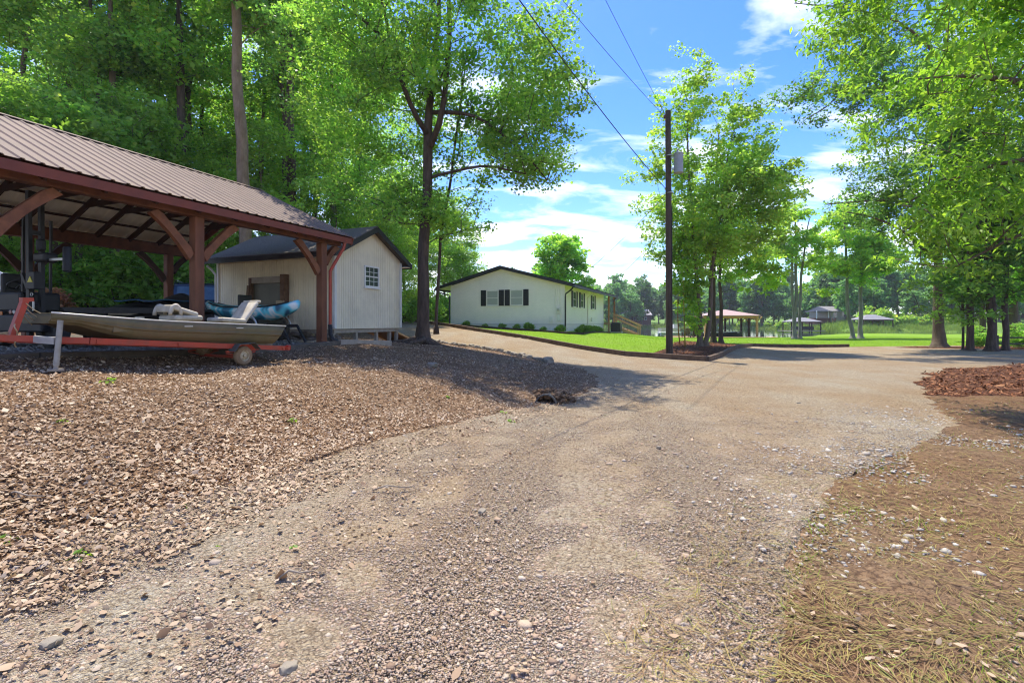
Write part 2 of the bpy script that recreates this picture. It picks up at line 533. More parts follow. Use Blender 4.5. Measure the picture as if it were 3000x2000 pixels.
# --- ground materials
def m_gravel(name, dirt1, dirt2, stones, sscale=(34, 70, 150), dmix=(.40, .62), bump=.9, gap=(.07, .04, .025), gaps=.75):
    m, n, l, b = new_mat(name)
    t = n.new("ShaderNodeTexCoord")
    cols = []
    hgt = None
    for i, s in enumerate(sscale):
        v = n.new("ShaderNodeTexVoronoi"); v.inputs["Scale"].default_value = s; v.inputs["Randomness"].default_value = 1
        l.new(t.outputs["Object"], v.inputs["Vector"])
        sp = n.new("ShaderNodeSeparateColor"); l.new(v.outputs["Color"], sp.inputs[0])
        rp = n.new("ShaderNodeValToRGB")
        while len(rp.color_ramp.elements) < len(stones): rp.color_ramp.elements.new(.5)
        for j, c in enumerate(stones):
            rp.color_ramp.elements[j].position = j / (len(stones) - 1); rp.color_ramp.elements[j].color = col4(c)
        l.new(sp.outputs[0], rp.inputs[0])
        cols.append((v, sp, rp))
    big, mid, fine = cols
    mx = n.new("ShaderNodeMixRGB"); l.new(mid[2].outputs[0], mx.inputs[1]); l.new(fine[2].outputs[0], mx.inputs[2]); mx.inputs[0].default_value = .5
    gt = n.new("ShaderNodeMath"); gt.operation = 'GREATER_THAN'; gt.inputs[1].default_value = .72; l.new(big[1].outputs[1], gt.inputs[0])
    mx2 = n.new("ShaderNodeMixRGB"); l.new(gt.outputs[0], mx2.inputs[0]); l.new(mx.outputs[0], mx2.inputs[1]); l.new(big[2].outputs[0], mx2.inputs[2])
    # soil showing between the stones, in drifts
    no = n.new("ShaderNodeTexNoise"); no.inputs["Scale"].default_value = .55; no.inputs["Detail"].default_value = 9; no.inputs["Roughness"].default_value = .68
    l.new(t.outputs["Object"], no.inputs["Vector"])
    mr = n.new("ShaderNodeMapRange"); mr.inputs["From Min"].default_value = dmix[0]; mr.inputs["From Max"].default_value = dmix[1]; mr.inputs["To Max"].default_value = .8
    l.new(no.outputs["Fac"], mr.inputs["Value"])
    dn = n.new("ShaderNodeTexNoise"); dn.inputs["Scale"].default_value = 9; dn.inputs["Detail"].default_value = 9; dn.inputs["Roughness"].default_value = .75
    l.new(t.outputs["Object"], dn.inputs["Vector"])
    dm = n.new("ShaderNodeValToRGB"); dm.color_ramp.elements[0].position = .35; dm.color_ramp.elements[0].color = col4(dirt1); dm.color_ramp.elements[1].position = .68; dm.color_ramp.elements[1].color = col4(dirt2)
    l.new(dn.outputs["Fac"], dm.inputs[0])
    mx3 = n.new("ShaderNodeMixRGB"); l.new(mr.outputs[0], mx3.inputs[0]); l.new(mx2.outputs[0], mx3.inputs[1]); l.new(dm.outputs[0], mx3.inputs[2])
    # dark soil tone that paints in the crevice shade between the stones
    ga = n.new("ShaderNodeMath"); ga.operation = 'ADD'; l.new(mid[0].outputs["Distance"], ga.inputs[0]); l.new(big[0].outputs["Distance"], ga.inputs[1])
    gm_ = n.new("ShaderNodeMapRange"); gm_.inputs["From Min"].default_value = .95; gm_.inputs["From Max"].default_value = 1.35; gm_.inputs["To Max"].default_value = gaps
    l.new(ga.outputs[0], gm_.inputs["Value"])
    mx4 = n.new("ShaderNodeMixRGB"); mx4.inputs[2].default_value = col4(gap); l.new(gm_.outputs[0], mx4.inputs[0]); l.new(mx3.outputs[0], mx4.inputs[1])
    # wide drifts: reddish where soil has worked up, greyer where stone is fresh
    w1 = n.new("ShaderNodeMapping"); w1.inputs["Rotation"].default_value = (0, 0, R(35)); w1.inputs["Scale"].default_value = (.75, .22, 1); l.new(t.outputs["Object"], w1.inputs[0])
    wn_ = n.new("ShaderNodeTexNoise"); wn_.inputs["Scale"].default_value = 1.0; wn_.inputs["Detail"].default_value = 6; l.new(w1.outputs[0], wn_.inputs["Vector"])
    wr_ = n.new("ShaderNodeValToRGB"); wr_.color_ramp.elements[0].position = .36; wr_.color_ramp.elements[0].color = (1.05, 1.05, 1.02, 1); wr_.color_ramp.elements[1].position = .62; wr_.color_ramp.elements[1].color = (1.0, .90, .77, 1)
    l.new(wn_.outputs["Fac"], wr_.inputs[0])
    mx5 = n.new("ShaderNodeMixRGB"); mx5.blend_type = 'MULTIPLY'; mx5.inputs[0].default_value = 1; l.new(mx4.outputs[0], mx5.inputs[1]); l.new(wr_.outputs[0], mx5.inputs[2])
    l.new(mx5.outputs[0], b.inputs["Base Color"])
    b.inputs["Roughness"].default_value = .9; b.inputs["Specular IOR Level"].default_value = .15
    ad = n.new("ShaderNodeMath"); ad.operation = 'ADD'
    l.new(mid[0].outputs["Distance"], ad.inputs[0]); l.new(fine[0].outputs["Distance"], ad.inputs[1])
    ad2 = n.new("ShaderNodeMath"); ad2.operation = 'MULTIPLY_ADD'; ad2.inputs[1].default_value = 1.6
    l.new(big[0].outputs["Distance"], ad2.inputs[0]); l.new(ad.outputs[0], ad2.inputs[2])
    bp = n.new("ShaderNodeBump"); bp.invert = True; bp.inputs["Strength"].default_value = bump; bp.inputs["Distance"].default_value = .02
    l.new(ad2.outputs[0], bp.inputs["Height"]); l.new(bp.outputs[0], b.inputs["Normal"])
    return m
MG = {}
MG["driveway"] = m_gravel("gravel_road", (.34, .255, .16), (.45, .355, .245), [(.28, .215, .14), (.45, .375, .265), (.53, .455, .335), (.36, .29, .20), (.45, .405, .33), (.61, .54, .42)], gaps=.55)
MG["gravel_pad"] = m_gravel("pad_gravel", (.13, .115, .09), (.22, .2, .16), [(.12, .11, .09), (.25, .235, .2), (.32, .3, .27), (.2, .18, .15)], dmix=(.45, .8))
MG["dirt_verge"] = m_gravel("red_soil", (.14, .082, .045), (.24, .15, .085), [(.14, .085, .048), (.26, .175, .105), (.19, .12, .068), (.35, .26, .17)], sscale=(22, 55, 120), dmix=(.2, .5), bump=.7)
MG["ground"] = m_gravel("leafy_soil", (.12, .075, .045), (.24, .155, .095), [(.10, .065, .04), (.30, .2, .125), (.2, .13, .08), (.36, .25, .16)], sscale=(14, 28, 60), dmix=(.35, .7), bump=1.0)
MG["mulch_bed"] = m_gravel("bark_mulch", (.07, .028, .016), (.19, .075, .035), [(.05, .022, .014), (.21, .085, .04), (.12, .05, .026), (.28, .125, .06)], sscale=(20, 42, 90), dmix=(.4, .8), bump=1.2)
MG["lawn"] = M("mown_grass", (.14, .26, .014), (.20, .34, .02), scale=9, rough=.95, bump=.9, bscale=55, spec=.1, dirt=(.20, .25, .055), dscale=.5, damt=.55, bdist=.05)
MG["far"] = M("far_meadow", (.10, .19, .03), (.17, .26, .05), scale=.4, rough=.95, bump=.8, bscale=3, spec=.1, bdist=.4)
n_mulch = 0
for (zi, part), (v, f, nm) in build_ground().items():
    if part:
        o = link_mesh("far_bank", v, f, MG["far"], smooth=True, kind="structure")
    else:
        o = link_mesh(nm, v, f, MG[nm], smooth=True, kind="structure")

# --- the lake
mw, n_, l_, b_ = new_mat("lake_water")
b_.inputs["Base Color"].default_value = (.018, .035, .022, 1)
b_.inputs["Roughness"].default_value = .06
b_.inputs["IOR"].default_value = 1.333
b_.inputs["Specular IOR Level"].default_value = .5
t_ = n_.new("ShaderNodeTexCoord"); m_ = n_.new("ShaderNodeMapping"); m_.inputs["Scale"].default_value = (1, .5, 1)
l_.new(t_.outputs["Object"], m_.inputs[0])
w_ = n_.new("ShaderNodeTexNoise"); w_.inputs["Scale"].default_value = 1.1; w_.inputs["Detail"].default_value = 5
l_.new(m_.outputs[0], w_.inputs["Vector"])
p_ = n_.new("ShaderNodeBump"); p_.inputs["Strength"].default_value = .05; p_.inputs["Distance"].default_value = .08
l_.new(w_.outputs["Fac"], p_.inputs["Height"]); l_.new(p_.outputs[0], b_.inputs["Normal"])
MB().add([(-160, 52, WATER_Z), (330, 52, WATER_Z), (330, 235, WATER_Z), (-160, 235, WATER_Z)], [(0, 1, 2, 3)]).build("lake", mw, kind="structure")
# ---------------------------------------------------------------- shared surfaces
W_RED = M("stained_timber", (.20, .075, .033), (.105, .038, .019), scale=5, stretch=(1, 1, .25), rough=.62, bump=.25, bscale=40, dirt=(.20, .07, .035), damt=.5)
W_BEAM = M("beam_timber", (.18, .066, .029), (.095, .034, .017), scale=4, rough=.62, bump=.25, bscale=30, dirt=(.19, .062, .03), damt=.45)
W_BRACE = M("brace_timber", (.23, .085, .034), (.14, .048, .02), scale=6, rough=.6, bump=.2, bscale=30)
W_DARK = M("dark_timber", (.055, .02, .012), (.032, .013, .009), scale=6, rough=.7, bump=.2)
FASCIA = M("red_fascia", (.20, .045, .022), (.15, .036, .02), scale=3, rough=.5)
ROOF_TOP = M("brown_metal_roof", (.185, .128, .098), (.15, .104, .08), scale=1.6, stretch=(1, 1, 1), rough=.68, metal=0.0, spec=.2, dirt=(.12, .09, .075), dscale=2.2, damt=.5)
ROOF_UNDER = M("pale_metal_underside", (.93, .87, .75), (.84, .78, .66), scale=3, rough=.5)
TIE = M("weathered_tie", (.06, .05, .04), (.115, .095, .075), scale=5, rough=.9, bump=.6, bscale=30, dirt=(.17, .15, .12), damt=.6)
TIE2 = M("lawn_edge_timber", (.085, .055, .038), (.15, .10, .068), scale=5, rough=.9, bump=.6, bscale=30)
PAINT_W = M("white_painted_wall", (.82, .80, .74), (.75, .73, .68), scale=1.2, rough=.7, dirt=(.50, .48, .42), dscale=.8, damt=.25)
SIDING = M("cream_siding", (.86, .78, .575), (.77, .695, .51), scale=1.6, stretch=(1, 1, .2), rough=.75, dirt=(.36, .31, .23), dscale=.9, damt=.4)
TRIM_W = M("white_trim", (.74, .73, .68), (.66, .65, .6), scale=3, rough=.55)
BLACK = M("black_paint", (.022, .022, .024), (.032, .032, .034), scale=5, rough=.45)
SHING = M("dark_shingles", (.088, .072, .058), (.175, .148, .118), scale=26, rough=.95, bump=.7, bscale=40, dirt=(.16, .13, .10), dscale=2.5, damt=.6)
SHING2 = M("house_shingles", (.028, .027, .028), (.055, .052, .052), scale=22, rough=.95, bump=.6, bscale=40)
GLASS = M("window_glass", (.035, .045, .045), (.06, .075, .07), scale=1.5, rough=.06, spec=.8)
BLIND = M("window_blind", (.40, .42, .40), (.30, .33, .31), scale=20, stretch=(1, 1, 8), rough=.35, spec=.6)
CONC = M("concrete", (.38, .36, .32), (.30, .285, .25), scale=6, rough=.9, bump=.3)
STEEL = M("galvanised_steel", (.50, .50, .47), (.40, .40, .38), scale=8, rough=.4, metal=.5)
RUBBER = M("tyre_rubber", (.028, .026, .024), (.055, .048, .04), scale=9, rough=.85)
DUSTY = M("dusty_tyre", (.20, .135, .075), (.29, .205, .12), scale=9, rough=.95, bump=.3)
RED_P = M("faded_red_paint", (.44, .055, .026), (.33, .055, .03), scale=6, rough=.5, dirt=(.22, .09, .05), dscale=5, damt=.5)
NEWWOOD = M("new_pine_board", (.52, .34, .165), (.44, .27, .12), scale=6, rough=.7, bump=.15)
GREYWOOD = M("grey_board", (.36, .31, .24), (.27, .23, .18), scale=6, rough=.85, bump=.3)
DARKMETAL = M("dark_machine", (.010, .010, .011), (.018, .018, .019), scale=7, rough=.5)

def brick_white():
    m, n, l, b = new_mat("white_brick")
    t = n.new("ShaderNodeTexCoord"); sp = n.new("ShaderNodeSeparateXYZ"); l.new(t.outputs["Object"], sp.inputs[0])
    ad = n.new("ShaderNodeMath"); ad.operation = 'ADD'; l.new(sp.outputs[0], ad.inputs[0]); l.new(sp.outputs[1], ad.inputs[1])
    cb = n.new("ShaderNodeCombineXYZ"); l.new(ad.outputs[0], cb.inputs[0]); l.new(sp.outputs[2], cb.inputs[1])
    br = n.new("ShaderNodeTexBrick"); br.inputs["Scale"].default_value = 4.6
    br.inputs["Color1"].default_value = (.87, .82, .75, 1); br.inputs["Color2"].default_value = (.82, .775, .71, 1); br.inputs["Mortar"].default_value = (.70, .69, .64, 1)
    br.inputs["Mortar Size"].default_value = .015
    l.new(cb.outputs[0], br.inputs["Vector"])
    no = n.new("ShaderNodeTexNoise"); no.inputs["Scale"].default_value = .7; no.inputs["Detail"].default_value = 7; l.new(t.outputs["Object"], no.inputs["Vector"])
    mr = n.new("ShaderNodeMapRange"); mr.inputs["From Min"].default_value = .4; mr.inputs["From Max"].default_value = .8; mr.inputs["To Max"].default_value = .35; l.new(no.outputs["Fac"], mr.inputs["Value"])
    mx = n.new("ShaderNodeMixRGB"); mx.inputs[2].default_value = (.56, .55, .5, 1); l.new(mr.outputs[0], mx.inputs[0]); l.new(br.outputs[0], mx.inputs[1])
    l.new(mx.outputs[0], b.inputs["Base Color"]); b.inputs["Roughness"].default_value = .7
    bp = n.new("ShaderNodeBump"); bp.invert = True; bp.inputs["Strength"].default_value = .25; bp.inputs["Distance"].default_value = .01
    l.new(br.outputs["Fac"], bp.inputs["Height"]); l.new(bp.outputs[0], b.inputs["Normal"])
    return m
BRICK_W = brick_white()

# ---------------------------------------------------------------- carport
SL = 1.63 / 3.43                                    # roof slope
W_R, S_END, S_FAR = 3.03, .755, -9.6                # ridge line, near gable end, far end
Z_EAVE, Z_RIDGE = 3.80, 5.43
def roof_z(w): return Z_RIDGE - abs(w - W_R) * SL
cpt = thing("carport", "open timber carport with a ribbed brown metal roof on red posts", "carport", CP(0, 0, gz(-5, 13)))
def ribbed_roof(w_eave, off=0.0):
    mb = MB()
    prof = []
    s = S_FAR
    while s < S_END:
        for ds, dz in ((0, 0), (.085, 0), (.107, .021), (.143, .021), (.165, 0)):
            if s + ds < S_END: prof.append((s + ds, dz))
        s += .23
    prof.append((S_END, 0))
    nrm = (UP + E2 * (SL if w_eave < W_R else -SL) * -1).normalized()
    rows = []
    for s_, dz in prof:
        a = CP(s_, W_R, Z_RIDGE) ; b = CP(s_, w_eave, roof_z(w_eave))
        rows.append((a + nrm * (dz + .03), b + nrm * (dz + .03), a + nrm * (dz + .022), b + nrm * (dz + .022)))
    k = len(rows)
    v = [r[0] for r in rows] + [r[1] for r in rows] + [r[2] for r in rows] + [r[3] for r in rows]
    fs_t = [(i, k + i, k + i + 1, i + 1) for i in range(k - 1)]
    mb.add(v, [])
    for i in range(k - 1):
        mb.f.append((i, k + i, k + i + 1, i + 1)); mb.mi.append(0)
        mb.f.append((2 * k + i + 1, 3 * k + i + 1, 3 * k + i, 2 * k + i)); mb.mi.append(1)
        mb.f.append((k + i, 3 * k + i, 3 * k + i + 1, k + i + 1)); mb.mi.append(0)
    mb.f.append((0, 2 * k, 3 * k, k)); mb.mi.append(0)
    mb.f.append((k - 1, 2 * k - 1, 4 * k - 1, 3 * k - 1)); mb.mi.append(0)
    return mb
for we in (-.4, 6.46):
    rf = ribbed_roof(we).build("roof_slope", [ROOF_TOP, ROOF_UNDER], cpt)
cap = MB()
for sgn in (-1, 1):
    a, b = CP(S_FAR, W_R, Z_RIDGE + .065), CP(S_END + .02, W_R, Z_RIDGE + .065)
    a2, b2 = CP(S_FAR, W_R + sgn * .17, Z_RIDGE + .075 - .17 * SL), CP(S_END + .02, W_R + sgn * .17, Z_RIDGE + .075 - .17 * SL)
    cap.add([a, b, b2, a2, a - UP * .012, b - UP * .012, b2 - UP * .012, a2 - UP * .012], [(0, 1, 2, 3), (7, 6, 5, 4), (2, 6, 7, 3), (1, 5, 6, 2)])
cap.build("ridge_cap", ROOF_TOP, cpt)
# eave fascias, beams
for w, wb, nm in ((-.40, 0, 1), (6.46, 6.05, -1)):
    z = Z_EAVE
    MB().beam(CP(S_FAR, w + .02 * nm, z - .085), CP(S_END - .01, w + .02 * nm, z - .085), .03, .15).build("fascia", FASCIA, cpt)
    MB().beam(CP(S_FAR, wb, 3.735), CP(S_END - .12, wb, 3.735), .19, .29).build("beam", W_BEAM, cpt, bevel=.008)
# gable-end verge boards and end rafters
for we in (-.4, 6.46):
    MB().beam(CP(S_END - .03, W_R, Z_RIDGE - .10), CP(S_END - .03, we, roof_z(we) - .10), .03, .2).build("verge_board", FASCIA, cpt)
# trusses
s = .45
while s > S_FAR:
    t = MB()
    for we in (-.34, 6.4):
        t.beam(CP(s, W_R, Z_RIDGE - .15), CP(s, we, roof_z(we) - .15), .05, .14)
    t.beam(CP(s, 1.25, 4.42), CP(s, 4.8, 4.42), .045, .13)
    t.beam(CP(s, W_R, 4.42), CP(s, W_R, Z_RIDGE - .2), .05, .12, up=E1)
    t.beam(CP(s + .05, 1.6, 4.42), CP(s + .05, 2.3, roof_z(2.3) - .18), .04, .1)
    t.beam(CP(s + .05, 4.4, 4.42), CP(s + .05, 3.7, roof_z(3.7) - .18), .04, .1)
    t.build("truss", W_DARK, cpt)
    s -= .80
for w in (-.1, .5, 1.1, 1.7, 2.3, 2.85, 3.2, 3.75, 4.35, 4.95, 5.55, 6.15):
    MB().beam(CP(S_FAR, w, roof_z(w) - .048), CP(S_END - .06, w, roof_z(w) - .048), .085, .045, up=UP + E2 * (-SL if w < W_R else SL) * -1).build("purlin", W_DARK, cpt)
for w in (0, 6.05):
    for s in (0, -3.39, -6.52, -9.4):
        g = CP(s, w, 0)
        zb = gz(g.x, g.y) - .1
        po = MB().box(CP(s, w, (zb + 3.59) / 2), (.19, .19, 3.59 - zb), (E1, E2, UP)).build("post", W_RED, cpt, bevel=.012)
        for sg in (-1, 1):
            if s == -9.4 and sg < 0: continue
            # a knee brace with a hollowed underside
            L, Hh = .74, .78
            n = 7
            if s == 0 and sg > 0: L, Hh = .44, .5
            top, bot = [], []
            for i in range(n + 1):
                u = i / n
                bul = math.sin(u * math.pi)
                px_, pz_ = u * L, -(1 - u) * Hh
                dx, dz = Hh / math.hypot(L, Hh), -L / math.hypot(L, Hh)
                bot.append((px_ + dx * (.11 - .05 * bul), pz_ + dz * (.11 - .05 * bul)))
                top.append((px_ - dx * .075, pz_ - dz * .075))
            poly = [(max(.0, p[0]), min(0, p[1])) for p in top] + [(max(.0, p[0]), min(0, p[1])) for p in bot[::-1]]
            pts = [CP(s + sg * (.096 + a), w - .055, 3.588 + c) for a, c in poly]
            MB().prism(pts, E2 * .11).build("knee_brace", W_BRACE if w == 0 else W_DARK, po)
# downspout on the near post
ds = MB()
ds.tube([CP(.50, -.36, 3.72), CP(.45, -.33, 3.5), CP(.24, -.16, 3.0), CP(.17, -.13, 2.86), CP(.17, -.13, 1.42)], .042, 8)
dsp = ds.build("downspout", RED_P, cpt, smooth=True, autosmooth=40)
tag(dsp, "bright red downpipe on the end post")
g1 = CP(.2, -.14, 0)
pipe = MB()
pts = [CP(.17, -.13, 1.45), CP(.17, -.14, 1.2), CP(.22, -.16, 1.06), CP(.36, -.2, .99), CP(.6, -.22, .96), CP(.85, -.2, .955)]
fine = []
for i in range(len(pts) - 1):
    for k in range(9):
        fine.append(pts[i].lerp(pts[i + 1], k / 9))
pipe.tube(fine, [.062 if i % 2 else .05 for i in range(len(fine))], 10)
tag(pipe.build("drain_pipe", BLACK, None), "black corrugated drain pipe curling from the foot of the red downspout", "drain pipe")

# ---------------------------------------------------------------- timber edging of the carport pad, and of the lawn
def tie_row(pts, name, label, group, mat, w=.17, h=.2, seg=2.4, sink=.06, lift=.1):
    labels = label
    path = [Vector((p[0], p[1], 0)) for p in pts]
    cum = [0]
    for a, b in zip(path, path[1:]): cum.append(cum[-1] + (b - a).length)
    def at(d):
        for i in range(len(path) - 1):
            if d <= cum[i + 1] + 1e-6:
                return path[i].lerp(path[i + 1], (d - cum[i]) / (cum[i + 1] - cum[i]))
        return path[-1]
    stops = []
    for i in range(len(path) - 1):
        L = cum[i + 1] - cum[i]
        k = max(1, round(L / seg))
        stops += [cum[i] + L * j / k for j in range(k)]
    stops.append(cum[-1])
    out = []
    for i, (a, b) in enumerate(zip(stops, stops[1:])):
        p, q = at(a), at(b)
        d = (q - p).normalized()
        p, q = p + d * .008, q - d * .008
        p.z, q.z = gz(p.x, p.y) + lift - h / 2 + .03, gz(q.x, q.y) + lift - h / 2 + .03
        lb = labels[min(i, len(labels) - 1)] if isinstance(labels, list) else labels
        o = MB().beam(p, q, w, h).build(name, mat, None, bevel=.012)
        tag(o, lb, "edging timber", group)
        out.append(o)
    return out
padline = [c2(-11, -.2), c2(-6, -.2), c2(-2.3, -.2), c2(.35, -.22)]
tie_row(padline, "railroad_tie", "dark weathered tie edging the carport pad behind the boat trailer", "ties along the carport pad", TIE, w=.2, h=.26, seg=2.6, lift=.06)
p3 = [c2(.36, -.23), c2(2.5, -.32)]
for o in tie_row(p3, "railroad_tie", "greyish brown tie in front of the shed posts beside the big tree", None, GREYWOOD, w=.19, h=.2, seg=3, lift=.1): pass
tie_row(BORDER, "edging_timber", "brown timber along the lawn edge beside the rising gravel drive", "timbers along the lawn and drive", TIE2, w=.16, h=.24, seg=2.4, lift=.17)
tie_row(BORDER_R, "edging_timber", "brown timber edging the mulch island beside the pole", "timbers round the mulch island", TIE2, w=.16, h=.22, seg=2.4, lift=.15)

# ---------------------------------------------------------------- shed
shd = thing("storage_shed", "cream board shed on short posts with dark gable roof beside the big tree", "shed", SH(0, 0, 1.3))
SW, SD, SZ0, SZ1, SZR = 3.40, 5.0, 1.31, 3.73, 4.62
def ribbed_wall(f, a0, a1, zb, zt, pitch=.102, groove=.014, depth=.012, out=Vector((0, 0, 0))):
    """vertical boards between grooves; f(a, z) gives the wall face, out the outward normal"""
    mb = MB()
    xs = []
    a = a0
    while a < a1 - 1e-6:
        e = min(a + pitch, a1)
        xs += [(a, 0), (e - groove, 0), (e - groove + .001, -depth), (e - .001, -depth)]
        a = e
    xs.append((a1, 0))
    v = []
    for x, d in xs:
        x = min(x, a1)
        v += [f(x, zb) + out * d, f(x, zt(x)) + out * d]
    return mb.add(v, [(2 * i, 2 * i + 2, 2 * i + 3, 2 * i + 1) for i in range(len(xs) - 1)])
gz_ = lambda a: SZ1 + (SZR - SZ1) * (1 - abs(a - SW / 2) / (SW / 2))
ribbed_wall(lambda a, z: SH(a, 0, z), 0, SW, SZ0, gz_, out=-E2).build("gable_wall", SIDING, shd)
ribbed_wall(lambda a, z: SH(0, SD - a, z), 0, SD, SZ0 - .02, lambda a: SZ1 + .02, out=-E1).build("side_wall", SIDING, shd)
bk = MB()
bk.box(SH(SW - .03, SD / 2, (SZ0 + SZ1) / 2), (.06, SD, SZ1 - SZ0), (E1, E2, UP))
bk.build("side_wall", SIDING, shd)
MB().add([SH(0.02, SD, SZ0), SH(SW, SD, SZ0), SH(SW, SD, SZ1), SH(SW / 2, SD, SZR), SH(.02, SD, SZ1)], [(0, 1, 2, 3, 4)]).build("gable_wall", SIDING, shd)
MB().box(SH(SW / 2, SD / 2, SZ0 - .07), (SW - .06, SD - .1, .12), (E1, E2, UP)).build("floor_frame", GREYWOOD, shd)
for sg in (-1, 1):
    r = MB()
    eo, go = .3, .28
    sl = (SZR - SZ1) / (SW / 2)
    ae = SW / 2 + sg * (SW / 2 + eo)
    ze = SZ1 - eo * sl
    th = .07
    pa, pb, pc, pd = SH(SW / 2, -go, SZR + .09), SH(ae, -go, ze + .09), SH(ae, SD + go, ze + .09), SH(SW / 2, SD + go, SZR + .09)
    r.add([pa, pb, pc, pd] + [q - UP * th for q in (pa, pb, pc, pd)], [(0, 1, 2, 3), (7, 6, 5, 4), (0, 4, 5, 1), (1, 5, 6, 2), (2, 6, 7, 3)])
    r.build("roof", SHING, shd)
    v = MB()
    v.beam(SH(SW / 2, -go - .014, SZR - .02), SH(ae, -go - .014, ze - .02), .024, .16)
    v.build("verge_board", BLACK, shd)
    f_ = MB().beam(SH(ae + sg * .013, -go - .02, ze - .02), SH(ae + sg * .013, SD + go, ze - .02), .022, .15)
    f_.build("fascia", BLACK, shd)
    MB().beam(SH(ae - sg * eo / 2, -go, ze - .05), SH(ae - sg * eo / 2, SD + go, ze - .05), eo - .03, .015).build("soffit", TRIM_W, shd)
for a, b in ((0.0, 0.0), (SW, 0.0), (0, SD)):
    MB().box(SH(a, b, (SZ0 + SZ1) / 2 - .02), (.09, .09, SZ1 - SZ0 - .06), (E1, E2, UP)).build("corner_board", TRIM_W, shd)
# window in the gable
def sash_window(nm, parent, f, a0, a1, z0, z1, nx, ny, glass, out, frame_m=TRIM_W, fw=.05, half=True, sill=True):
    """f(a, z, d): d metres proud of the wall"""
    fr = MB()
    t = .035
    def bar(x0, x1, y0, y1, d0=.0, d1=t):
        q = [f(x0, y0, d0), f(x1, y0, d0), f(x1, y1, d0), f(x0, y1, d0), f(x0, y0, d1), f(x1, y0, d1), f(x1, y1, d1), f(x0, y1, d1)]
        fr.add(q, [(0, 3, 2, 1), (4, 5, 6, 7), (0, 1, 5, 4), (1, 2, 6, 5), (2, 3, 7, 6), (3, 0, 4, 7)])
    bar(a0 - fw, a0, z0 - fw, z1 + fw); bar(a1, a1 + fw, z0 - fw, z1 + fw)
    bar(a0, a1, z0 - fw, z0); bar(a0, a1, z1, z1 + fw)
    zm = (z0 + z1) / 2
    if half: bar(a0, a1, zm - .02, zm + .02, .004, t - .006)
    for i in range(1, nx):
        x = a0 + (a1 - a0) * i / nx
        bar(x - .008, x + .008, z0, zm - .02, .004, .02); bar(x - .008, x + .008, zm + .02, z1, .004, .02)
    for j in range(1, ny):
        for lo, hi in ((z0, zm), (zm, z1)):
            y = lo + (hi - lo) * j / ny
            bar(a0, a1, y - .008, y + .008, .005, .019)
    if sill: bar(a0 - fw - .03, a1 + fw + .03, z0 - fw - .045, z0 - fw - .002, .0, t + .03)
    fo = fr.build(nm, frame_m, parent)
    q = [f(a0, z0, .008), f(a1, z0, .008), f(a1, z1, .008), f(a0, z1, .008)]
    MB().add(q, [(0, 1, 2, 3)]).build("pane", glass, fo)
    return fo
sash_window("window", shd, lambda a, z, d: SH(a, 0, z) - E2 * d, 1.42, 2.08, 2.73, 3.34, 3, 2, GLASS, -E2)
for a in (.08, 1.1, 2.15, SW - .5, SW - .08):
    g = SH(a, .1, 0); z0 = gz(g.x, g.y) - .05
    MB().box(SH(a, .12, (z0 + SZ0 - .13) / 2), (.1, .1, SZ0 - .13 - z0), (E1, E2, UP)).build("support_post", GREYWOOD, shd)
for b in (1.3, 2.6, 4.8):
    g = SH(.1, b, 0); z0 = gz(g.x, g.y) - .05
    MB().box(SH(.12, b, (z0 + SZ0 - .13) / 2), (.12, .3, SZ0 - .13 - z0), (E1, E2, UP)).build("support_block", CONC, shd)
dsp2 = MB().tube([SH(-.27, 5.2, 3.42), SH(-.15, 5.15, 3.3), SH(-.05, 5.07, 3.12), SH(-.05, 5.06, 1.4)], .04, 8).build("downspout", TRIM_W, shd, smooth=True, autosmooth=40)
# ramp at the far side of the shed
rampo = MB()
rampo.prism([SH(3.5, .3, 1.22), SH(3.5, 1.7, 1.22), SH(5.4, 1.7, gz(SH(5.4, 1, 0).x, SH(5.4, 1, 0).y) + .03), SH(5.4, .3, gz(SH(5.4, .3, 0).x, SH(5.4, .3, 0).y) + .03)], (0, 0, -.06))
tag(rampo.build("ramp", NEWWOOD, None), "pale wooden ramp sloping down behind the raised shed", "ramp")
pl = MB().beam(SH(.25, -.12, gz(-5.3, 15) + .03), SH(.05, .55, 1.14), .2, .03)
tag(pl.build("plank", NEWWOOD, None), "pale plank leaning under the shed corner by the drain pipe", "plank")
# weathered cabinet with a greenish panel hung on the side wall
cb = thing("old_cabinet", "weathered brown cabinet frame with a greenish panel against the shed wall", "cabinet", SH(-.2, 2.7, 1.7))
OLD = M("old_brown_frame", (.11, .058, .03), (.18, .105, .06), scale=7, rough=.85, bump=.4)
PANEL = M("greenish_panel", (.10, .095, .062), (.065, .066, .046), scale=3, rough=.45)
def wl(b, z, d=.12): return SH(-d, b, z)
for a, b_, z0, z1 in ((3.34, 3.22, 1.62, 2.95), (1.98, 1.80, 1.55, 3.02)):
    MB().box(wl((a + b_) / 2, (z0 + z1) / 2), (.2, a - b_, z1 - z0), (E1, E2, UP)).build("stile", OLD, cb, bevel=.01)
MB().box(wl(2.6, 2.86), (.17, 1.24, .2), (E1, E2, UP)).build("top_rail", GREYWOOD, cb, bevel=.01)
MB().box(wl(2.6, 1.68), (.17, 1.24, .12), (E1, E2, UP)).build("bottom_rail", OLD, cb, bevel=.01)
MB().box(wl(2.6, 2.25, .09), (.06, 1.24, 1.02), (E1, E2, UP)).build("panel", PANEL, cb)
MB().beam(wl(3.45, 1.5, .25), wl(3.3, 2.7, .24), .1, .04, up=E1).build("leaning_slat", OLD, cb)
ub = thing("utility_box_post", "tan utility box on a grey post at the end of the kayak", "utility box", SH(-.35, 1.72, 0.95))
MB().box(SH(-.35, 1.72, 1.5), (.1, .1, 1.2), (E1, E2, UP)).build("post", GREYWOOD, ub)
